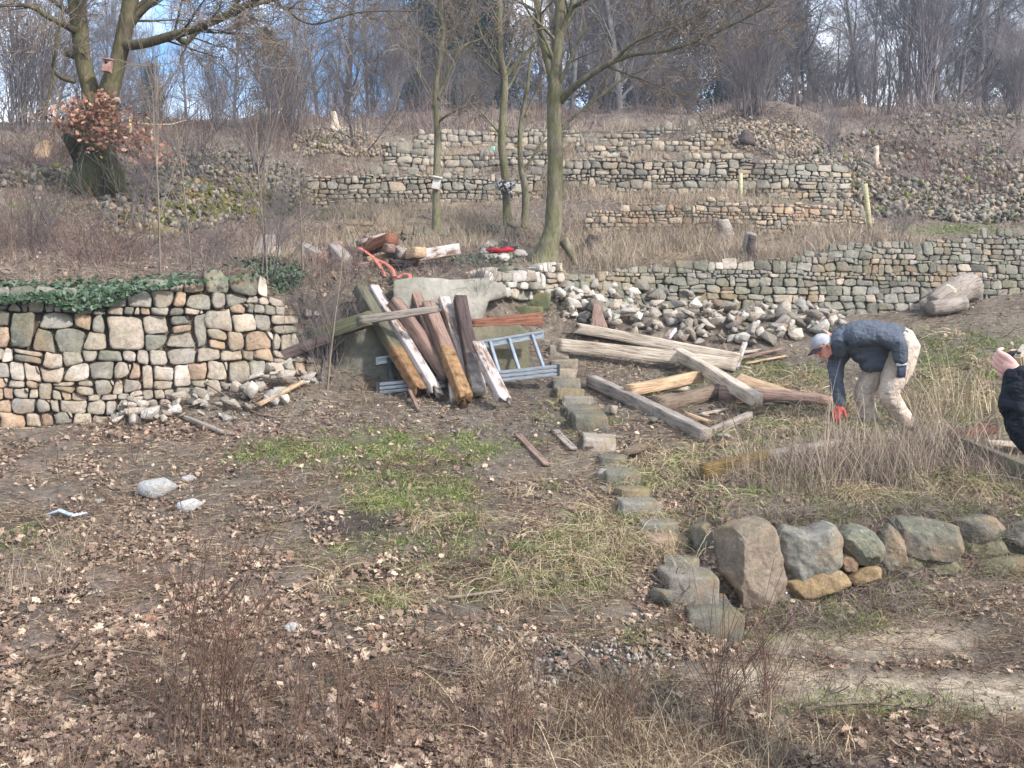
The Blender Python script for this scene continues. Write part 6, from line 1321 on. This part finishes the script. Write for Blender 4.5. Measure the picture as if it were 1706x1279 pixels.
# ------------------------------------------------------------------ people
def remeshed(name, shells, voxel, mat, parent, smooth=6, wrk=0.0, wsc=14, seed=0, fold=None):
    """union of tapered, round ended tubes as one continuous surface. shells: list of (points, radii[, flatten axis, factor])"""
    mb = MB()
    for sh in shells:
        pts = [Vector(p) for p in sh[0]]; rad = list(sh[1])
        # round the ends
        d0 = (pts[0]-pts[1]).normalized(); d1 = (pts[-1]-pts[-2]).normalized(); P = []; Rr = []
        for a in (90, 65, 40, 18): P.append(pts[0]+d0*rad[0]*math.sin(math.radians(a))*.98); Rr.append(max(.002, rad[0]*math.cos(math.radians(a))))
        Q = []; q = []
        m = len(pts)
        for i in range(m-1):
            for k in range(4):
                t = k/4; p0, p1, p2, p3 = pts[max(i-1, 0)], pts[i], pts[i+1], pts[min(i+2, m-1)]
                Q.append(.5*((2*p1)+(p2-p0)*t+(2*p0-5*p1+4*p2-p3)*t*t+(3*p1-p0-3*p2+p3)*t**3)); q.append(rad[i]+(rad[i+1]-rad[i])*t)
        Q.append(pts[-1]); q.append(rad[-1]); P += Q; Rr += q
        for a in (18, 40, 65, 90): P.append(pts[-1]+d1*rad[-1]*math.sin(math.radians(a))*.98); Rr.append(max(.002, rad[-1]*math.cos(math.radians(a))))
        sub_ = MB(); tube(sub_, P, Rr, 18)
        V = sub_.V[0]
        if len(sh) > 2:                       # widen along an axis about the centre line
            ax, f = Vector(sh[2]).normalized(), sh[3]; C = np.array([tuple(p) for p in P]); n = len(P); c = np.concatenate([np.repeat(C, 18, 0), C[:1], C[-1:]]); r_ = V-c; axn = np.array(ax); V = c+r_+np.outer(r_@axn, axn)*(f-1)
        mb.add(V, sub_.T[0], sub_.Q[0])
    me = mb.mesh(name, True, mat); o = bpy.data.objects.new(name, me); COL.objects.link(o)
    m = o.modifiers.new('r', 'REMESH'); m.mode = 'VOXEL'; m.voxel_size = voxel
    s = o.modifiers.new('s', 'SMOOTH'); s.iterations = smooth; s.factor = .5
    dg = bpy.context.evaluated_depsgraph_get(); dg.update(); me2 = bpy.data.meshes.new_from_object(o.evaluated_get(dg)); o.modifiers.clear(); o.data = me2
    n = len(me2.vertices); V = np.zeros(n*3, np.float32); me2.vertices.foreach_get('co', V); V = V.reshape(-1, 3).astype(float)
    N = np.zeros(n*3, np.float32); me2.vertices.foreach_get('normal', N); N = N.reshape(-1, 3)
    if wrk:
        a = fbm(V*wsc*np.array([1, .6, 1])+seed, seed, 3, .5)+.5*(1-np.abs(fbm(V*wsc*2.1*np.array([1.4, 1, .7])+11, seed+4, 2))*2.4); b_ = 1-np.abs(fbm(V*wsc*.7+5, seed+2, 2))*2.2
        V = V+N*((a*.6+b_*.5)*wrk)[:, None]
    if fold is not None: V = fold(V, N)
    me2.vertices.foreach_set('co', V.astype(np.float32).ravel()); me2.polygons.foreach_set('use_smooth', np.ones(len(me2.polygons), bool)); me2.update()
    if not me2.materials: me2.materials.append(mat)
    if parent is not None: o.parent = parent; o.matrix_parent_inverse = Matrix.Translation(-Vector(parent.location))
    return o
M_SKIN = m_simple('skin', lin((208, 140, 122), .85), lin((226, 164, 144), .85), 30, .05, .55, .35)
def m_cloth(name, c1, c2, sc=7, dist=.05, st=.7):
    m, nt, b = newmat(name, .88, .15)
    n1 = noise(nt, sc, 3, .5, stretch=(1, .6, 1.3)); n2 = noise(nt, sc*2.3, 3, .5, stretch=(1.4, .7, .8)); n3 = noise(nt, 90, 2, .5); n4 = noise(nt, 5, 5, .6)
    r1 = mth(nt, 'ABSOLUTE', mth(nt, 'SUBTRACT', n1, .5)); r2 = mth(nt, 'ABSOLUTE', mth(nt, 'SUBTRACT', n2, .5))
    c = ramp(nt, n4, [(.3, c1), (.7, c2)]); nt.links.new(c, b.inputs['Base Color'])
    bump(nt, b, mth(nt, 'ADD', mth(nt, 'ADD', r1, mth(nt, 'MULTIPLY', r2, .25)), mth(nt, 'MULTIPLY', n3, .015)), st*.6, dist); return m
M_JACK = m_cloth('blue_grey_jacket', lin((76, 82, 92), .75), lin((98, 104, 114), .75), 9, .12, .8)
M_TROU = m_cloth('beige_trousers', lin((176, 158, 142), .8), lin((208, 192, 176), .8), 8, .12, .8)
M_CAPG = m_simple('pale_grey_cap', lin((140, 142, 148), .85), lin((182, 184, 190), .85), 16, .1)
M_BRIM = m_simple('dark_cap_brim', lin((44, 40, 46), .85), lin((66, 58, 62), .85), 16, .1)
M_GLD = m_simple('navy_glove', lin((44, 50, 66), .85), lin((72, 78, 98), .85), 40, .3)
M_GLR = m_simple('red_glove', lin((196, 52, 56), .85), lin((226, 92, 92), .85), 40, .3)
M_HAIR = m_simple('grey_hair', lin((170, 168, 166), .85), lin((214, 212, 208), .85), 60, .6, stretch=(1, 1, 4))
M_SHOE = m_simple('dark_shoe', lin((70, 74, 76), .85), lin((96, 98, 98), .85), 20, .3)
M_GLASS = m_simple('spectacle_metal', (.5, .5, .52), (.6, .6, .62), 20, 0, .3, .5, metal=.9)
M_CUFF = m_simple('white_cuff', lin((220, 220, 222), .85), lin((236, 236, 238), .85), 20, .1)
def head_shells(c, f, u, s=1.0):
    """skull, jaw, nose, ears, brow and lips as overlapping shells; f looks ahead, u points to the crown"""
    c, f, u = Vector(c), Vector(f).normalized(), Vector(u).normalized(); l = u.cross(f)
    q = lambda a, b_, d: c+f*(a*s)+l*(b_*s)+u*(d*s)
    sh = [([q(-.035, 0, .03), q(.0, 0, .04), q(.025, 0, .035)], [.074*s, .080*s, .074*s]),
          ([q(.02, 0, .02), q(.035, 0, -.03), q(.045, 0, -.075)], [.066*s, .056*s, .034*s], l, 1.02),
          ([q(-.02, 0, -.02), q(.0, 0, -.06)], [.06*s, .048*s]),
          ([q(.088, 0, .015), q(.106, 0, -.012), q(.112, 0, -.026)], [.009*s, .012*s, .014*s]),          # nose
          ([q(.083, -.035, .032), q(.093, 0, .028), q(.083, .035, .032)], [.010*s, .010*s, .010*s]),       # brow
          ([q(.078, -.020, -.052), q(.090, 0, -.052), q(.078, .020, -.052)], [.007*s, .009*s, .007*s]),    # upper lip
          ([q(.076, -.016, -.064), q(.086, 0, -.064), q(.076, .016, -.064)], [.006*s, .009*s, .006*s])]
    for e in (-1, 1): sh.append(([q(-.01, e*.078, .022), q(-.014, e*.084, 0), q(-.004, e*.078, -.028)], [.012*s, .014*s, .009*s]))
    return sh, q
def hand_shells(wr, d, pn, side, size=1.0, curl=(.5, .6, .7, .75), spread=.12, thumb=.6):
    """wrist, direction of the fingers, palm normal, thumb side; five separate fingers"""
    wr, d, pn = Vector(wr), Vector(d).normalized(), Vector(pn).normalized(); pn = (pn-d*pn.dot(d)).normalized(); sd = d.cross(pn)*side
    z = size; sh = []
    sh.append(([wr, wr+d*.03*z], [.026*z, .028*z]))
    for k, (o_, r_) in enumerate(((-.030, .013), (-.010, .014), (.010, .014), (.029, .013))):
        sh.append(([wr+d*.02*z+sd*o_*.7*z, wr+d*.055*z+sd*o_*z, wr+d*.088*z+sd*o_*z], [r_*z*1.2, r_*z*1.15, r_*z]))
    for k, (o_, L) in enumerate(((.030, .072), (.010, .080), (-.010, .075), (-.030, .060))):
        p = wr+d*.09*z+sd*o_*z; dd = (d+sd*o_/.03*spread).normalized(); a = curl[k]; P = [p]
        for j, (fr, ang) in enumerate(((.45, a*.8), (.3, a), (.25, a*.8))):
            dd = (dd*math.cos(ang)+pn*math.sin(ang)).normalized() if j else (dd*math.cos(a*.5)+pn*math.sin(a*.5)).normalized()
            P.append(P[-1]+dd*L*fr*z)
        sh.append((P, [.0095*z, .009*z, .0082*z, .0072*z]))
    p = wr+d*.025*z+sd*.026*z; t1 = (d*.6+sd*.8+pn*thumb*.5).normalized(); t2 = (d*.85+sd*.4+pn*thumb).normalized()
    sh.append(([p, p+t1*.035*z, p+t1*.035*z+t2*.03*z, p+t1*.035*z+t2*.055*z], [.015*z, .012*z, .010*z, .008*z]))
    return sh
# ---- the bent man
YM = 9.6; SM = YM/F
def mp_(px, py, dy=0.0): return W(px, py, YM+dy)*1.0 if False else Vector(((px-CXP)*SM, YM+dy, ZC+(HOR-py)*SM))
man = empty('person', mp_(1483, 716)); man.location.z = gz(man.location.x, YM)
tag(man, 'man bending forward in a blue grey jacket, beige trousers, pale cap and work gloves', 'person')
r = lambda *a: [x*SM for x in a]
fh, uh = (-.80, -.10, -.60), (-.62, -.02, .78)
hc = mp_(1373, 577)
hs, hq = head_shells(hc, fh, uh, 1.0)
wrist_n, wrist_f = mp_(1483, 602, -.26), mp_(1402, 674, .05)
hand_n = hand_shells(wrist_n, (.12, -.05, -1), (-.3, .9, 0), 1, .98, (.45, .55, .6, .7))
hand_f = hand_shells(wrist_f, (-.36, -.1, -1), (.8, .5, -.2), 1, 1.12, (.25, .3, .3, .35), .2)
body = hs+[([mp_(1377, 570), mp_(1388, 565), mp_(1402, 566)], r(10, 11, 13)),
           ([mp_(1500, 577), mp_(1465, 570), mp_(1435, 566), mp_(1408, 567)], r(20, 22, 26, 20), (0, 1, 0), 1.2),
           ([mp_(1418, 562, -.16), mp_(1477, 570, -.24), wrist_n], r(10, 8.5, 5)), ([mp_(1408, 588, .14), mp_(1398, 628, .11), wrist_f], r(10, 8.5, 5)),
           ([mp_(1500, 582, -.09), mp_(1472, 653, -.12), mp_(1504, 700, -.08)], r(16, 10, 7)), ([mp_(1488, 590, .1), mp_(1447, 655, .12), mp_(1457, 704, .12)], r(16, 10, 7))]+[(a, [x*.78 for x in b_]) for a, b_ in hand_n+hand_f]
remeshed('body', body, .0065, M_SKIN, man, 3)
jk = remeshed('jacket', [([mp_(1497, 570), mp_(1478, 566), mp_(1452, 564), mp_(1425, 563), mp_(1404, 566), mp_(1392, 569)], r(25, 28, 30, 28, 22, 13), (0, 1, 0), 1.2),
    ([mp_(1494, 562), mp_(1503, 566)], r(16, 14), (0, 1, 0), 1.5),
    ([mp_(1478, 586), mp_(1458, 592), mp_(1436, 586)], r(17, 20, 18), (0, 1, 0), 1.2), ([mp_(1462, 606), mp_(1448, 606)], r(13, 14), (0, 1, 0), 1.4),
    ([mp_(1414, 562, -.15), mp_(1446, 560, -.22), mp_(1474, 568, -.26), mp_(1481, 582, -.27), mp_(1483, 598, -.26)], r(17, 16, 14.5, 12, 10)),
    ([mp_(1410, 584, .12), mp_(1401, 606, .13), mp_(1398, 630, .10), mp_(1402, 670, .05)], r(17, 14, 11, 9)),
    ([mp_(1398, 556, 0), mp_(1392, 568, -.05), mp_(1396, 584, 0), mp_(1398, 590, .04)], r(9, 11, 10, 7), (0, 1, 0), 2.2)], .0095, M_JACK, man, 3, .016, 10, 3)
tr = remeshed('trousers', [([mp_(1500, 566, -.02), mp_(1502, 582, 0)], r(22, 26), (0, 1, 0), 1.2),
    ([mp_(1500, 580, -.08), mp_(1490, 612, -.11), mp_(1473, 650, -.13), mp_(1486, 678, -.10), mp_(1506, 702, -.08)], r(25, 22.5, 17, 14.5, 11.5)),
    ([mp_(1484, 592, .09), mp_(1462, 626, .11), mp_(1447, 656, .12), mp_(1453, 684, .12), mp_(1458, 706, .12)], r(24, 20, 16, 13.5, 11))], .0095, M_TROU, man, 3, .012, 11, 8)
for k, (a, dy) in enumerate((((1508, 711), -.08), ((1458, 712), .12))):
    zz = gz((a[0]-CXP)*SM, YM+dy); p = mp_(a[0], a[1], dy); p.z = zz+.05
    remeshed('shoe', [([p+Vector((.07, 0, 0)), p, p+Vector((-.10, -.01, -.012)), p+Vector((-.17, -.015, -.022))], [.042, .048, .042, .032])], .009, M_SHOE, man, 3)
remeshed('glove', hand_n, .0055, M_GLD, man, 2); remeshed('glove', hand_f, .0055, M_GLR, man, 2)
mb = MB(); tube(mb, [mp_(1483.5, 603, -.26), mp_(1485, 608.5, -.262)], [.047, .044], 14); o = mb.obj('cuff', M_CUFF, man); o.matrix_parent_inverse = Matrix.Translation(-Vector(man.location))
def cap_parts(q, parent, fwd, up, s, m1, m2):
    V = []; m = 28; l = Vector(up).normalized().cross(Vector(fwd).normalized())
    mb = MB(); rings = 9
    for k in range(rings+1):
        ph = math.pi/2*k/rings*1.0
        for j in range(m):
            th = 2*math.pi*j/m; x = math.cos(th); y = math.sin(th)
            V.append(tuple(q(-.008+.102*x*math.cos(ph), .088*y*math.cos(ph), .045-.03*(1-x)*.35*math.cos(ph)+.088*math.sin(ph))))
    i = np.arange(rings)[:, None]*m; j = np.arange(m)[None]; k2 = (j+1) % m
    mb.add(V, None, np.stack([i+j, i+k2, i+m+k2, i+m+j], -1).reshape(-1, 4)); o = mb.obj('cap', m1, parent); o.matrix_parent_inverse = Matrix.Translation(-Vector(parent.location))
    sm = o.modifiers.new('t', 'SOLIDIFY'); sm.thickness = .004
    mb = MB(); V = []; n = 12
    for a in range(n+1):
        th = -1.15+2.3*a/n
        for b_ in range(5):
            t = b_/4; V.append(tuple(q(-.008+.10*math.cos(th)+.085*t*math.cos(th)**.7, .088*math.sin(th)*(1-.06*t), .048-.02*t-.030*math.sin(th)**2)))
    i = np.arange(n)[:, None]*5; j = np.arange(4)[None]; mb.add(V, None, np.stack([i+j, i+j+1, i+5+j+1, i+5+j], -1).reshape(-1, 4))
    ob = mb.obj('cap_brim', m2, o); sm = ob.modifiers.new('t', 'SOLIDIFY'); sm.thickness = .005
    return o
cap = cap_parts(hq, man, fh, uh, 1, M_CAPG, M_BRIM)
remeshed('hair', [([hq(-.055, -.058, .03), hq(-.085, 0, .02), hq(-.055, .058, .03)], [.026, .032, .026]), ([hq(-.05, -.055, 0), hq(-.075, 0, -.02), hq(-.05, .055, 0)], [.024, .028, .024]), ([hq(.01, .075, .03), hq(-.03, .072, .02)], [.012, .02]), ([hq(.01, -.075, .03), hq(-.03, -.072, .02)], [.012, .02])], .006, M_HAIR, man, 2, .003, 60, 4)
mb = MB()
for e in (-1, 1):
    tube(mb, [hq(.098+.0, e*.030+.019*math.cos(t), .004+.016*math.sin(t)) for t in np.linspace(0, 6.283, 17)], .0016, 5)
    tube(mb, [hq(.096, e*.05, .008), hq(.05, e*.078, .012), hq(-.005, e*.085, .016)], .0016, 5)
tube(mb, [hq(.1, -.012, .008), hq(.104, 0, .012), hq(.1, .012, .008)], .0016, 5)
o = mb.obj('glasses', M_GLASS, man); o.matrix_parent_inverse = Matrix.Translation(-Vector(man.location))
# ---- the photographer at the right edge, raising a camera
YP = 4.0; SP = YP/F
def pp_(px, py, dy=0.0): return Vector(((px-CXP)*SP, YP+dy, ZC+(HOR-py)*SP))
M_BLK = m_cloth('black_jacket', lin((22, 24, 28), .85), lin((44, 48, 56), .85), 10, .12, .9)
M_JEAN = m_simple('dark_jeans', lin((48, 56, 72), .85), lin((66, 76, 94), .85), 16, .4)
M_HAIRB = m_simple('brown_hair', lin((70, 54, 42), .8), lin((104, 82, 64), .8), 50, .6)
M_HSK = m_simple('hand_skin', lin((206, 156, 142), .85), lin((228, 182, 166), .85), 40, .1, .55, .35)
BX = (1822-CXP)*SP
ph = empty('person', (BX, YP, gz(BX, YP))); tag(ph, 'photographer in a black jacket at the right edge, only raised arm and hand in view', 'person')
g0 = ph.location.z
wl = pp_(1692, 622); fw = Vector((-.75, .62, 0)).normalized(); lp = Vector((0, 0, 1)).cross(fw)
hcc = Vector((BX-.02, YP+.02, g0+1.72)); ps, pq = head_shells(hcc, fw, (0, 0, 1))
camc = pp_(1722, 594, .09)
handL = hand_shells(wl+Vector((0, .0, .012)), Vector((-.38, .70, .42)), Vector((.85, .35, .1)), 1, .95, (.95, 1.0, 1.05, 1.1), .02, .5)+[([wl, wl+Vector((-.004, .02, .018))], [.029, .030])]
handR = hand_shells(camc+Vector((.06, .06, -.08)), Vector((-.2, -.1, 1)), Vector((-.85, -.5, 0)), -1, .92, (1.1, 1.2, 1.2, 1.2), .05, .9)
B = lambda x, y, z: Vector((BX+x, YP+y, g0+z))
elL = pp_(1704, 722, -.02); elR = B(.02, .34, 1.35)
bd = ps+[([hcc+Vector((0, 0, -.10)), B(0, 0, 1.50), B(0, 0, 1.42)], [.05, .055, .07]), ([B(0, 0, 1.38), B(0, 0, 1.15), B(0, 0, .98)], [.095, .09, .10], tuple(lp), 1.25),
        ([B(-.08, -.15, 1.42), elL, wl], [.04, .036, .026]), ([B(.08, .16, 1.42), elR, camc+Vector((.06, .06, -.08))], [.04, .036, .026]),
        ([B(-.04, -.09, .95), B(-.02, -.1, .5), B(0, -.1, .1)], [.08, .055, .04]), ([B(.04, .09, .95), B(.04, .1, .5), B(.03, .1, .1)], [.08, .055, .04])]+handL+handR
remeshed('body', bd, .0042, M_HSK, ph, 1)
remeshed('jacket', [([B(0, 0, 1.45), B(-.01, 0, 1.30), B(-.01, 0, 1.1), B(0, 0, .88)], [.11, .155, .15, .16], tuple(lp), 1.28), ([B(0, 0, 1.52), B(0, 0, 1.46)], [.075, .09]),
    ([B(-.08, -.15, 1.42), B(-.14, -.13, 1.40), elL+Vector((.015, 0, .01)), pp_(1697, 690), pp_(1697, 650), pp_(1697, 632)], [.085, .08, .066, .060, .056, .050]),
    ([B(.08, .16, 1.42), elR, camc+Vector((.065, .06, -.11))], [.085, .07, .045])], .010, M_BLK, ph, 2, .016, 16, 5)
remeshed('cuff', [([pp_(1694, 630), pp_(1693.5, 620)], [.031, .030])], .005, M_BLK, ph, 2)
remeshed('trousers', [([B(0, 0, .98), B(0, 0, .9)], [.14, .15], tuple(lp), 1.25), ([B(-.04, -.09, .9), B(-.02, -.1, .5), B(0, -.1, .08)], [.1, .075, .06]), ([B(.04, .09, .9), B(.04, .1, .5), B(.03, .1, .08)], [.1, .075, .06])], .012, M_JEAN, ph, 3, .008, 12, 7)
for dy in (-.1, .1): p = B(.02, dy, .045); remeshed('shoe', [([p-fw*.06, p+fw*.06, p+fw*.17], [.045, .045, .036])], .01, M_SHOE, ph, 3)
remeshed('hair', [([pq(-.04, 0, .05), pq(0, 0, .07), pq(.04, 0, .075)], [.078, .076, .05]), ([pq(-.06, 0, .03), pq(-.07, 0, -.04)], [.06, .045])], .008, M_HAIRB, ph, 2, .004, 40, 2)
# the camera he holds
cm = empty('camera_held', camc, (math.radians(0), math.radians(-24), math.atan2(fw.y, fw.x)-math.pi/2+math.radians(0))); cm.name = 'compact_camera'; tag(cm, 'beige and black compact camera held up at the right edge', 'camera')
M_CAMB = m_simple('beige_camera_shell', lin((150, 138, 112), .85), lin((176, 164, 138), .85), 20, .1, .4, .5)
def rbox(nm, par, c, s_, mat_, bv=.008):
    bm = bmesh.new(); bmesh.ops.create_cube(bm, size=1); bmesh.ops.scale(bm, vec=s_, verts=bm.verts); bmesh.ops.bevel(bm, geom=list(bm.edges), offset=bv, segments=3, affect='EDGES')
    me = bpy.data.meshes.new(nm); bm.to_mesh(me); bm.free(); me.materials.append(mat_); o = bpy.data.objects.new(nm, me); COL.objects.link(o); o.parent = par; o.location = c; return o
rbox('camera_body', cm, (0, 0, 0), (.125, .035, .062), M_CAMB); rbox('base_plate', cm, (0, 0, -.034), (.12, .036, .010), M_CAP, .003); rbox('shutter_button', cm, (-.04, 0, .034), (.016, .016, .008), M_CAP, .003)
mb = MB(); tube(mb, [(0, .015, 0), (0, .045, 0)], [.026, .024], 20); tube(mb, [(0, .04, 0), (0, .055, 0)], [.020, .020], 20); mb.obj('lens', M_CAP, cm)
# ------------------------------------------------------------------ thin winter haze
bm = bmesh.new(); bmesh.ops.create_cube(bm, size=1); me = bpy.data.meshes.new('haze'); bm.to_mesh(me); bm.free()
hz = bpy.data.objects.new('haze', me); COL.objects.link(hz); hz.scale = (336, 236, 44); hz.location = (0, 52, 18); tag(hz, kind='stuff')
hm = bpy.data.materials.new('haze'); hm.use_nodes = True; hn = hm.node_tree; hn.nodes.clear()
pv = hn.nodes.new('ShaderNodeVolumePrincipled'); pv.inputs['Color'].default_value = (.66, .80, 1.0, 1); pv.inputs['Density'].default_value = 0.0013; pv.inputs['Anisotropy'].default_value = 0.1
ho = hn.nodes.new('ShaderNodeOutputMaterial'); hn.links.new(pv.outputs[0], ho.inputs['Volume']); me.materials.append(hm)
print('built', len(bpy.data.objects), 'objects')
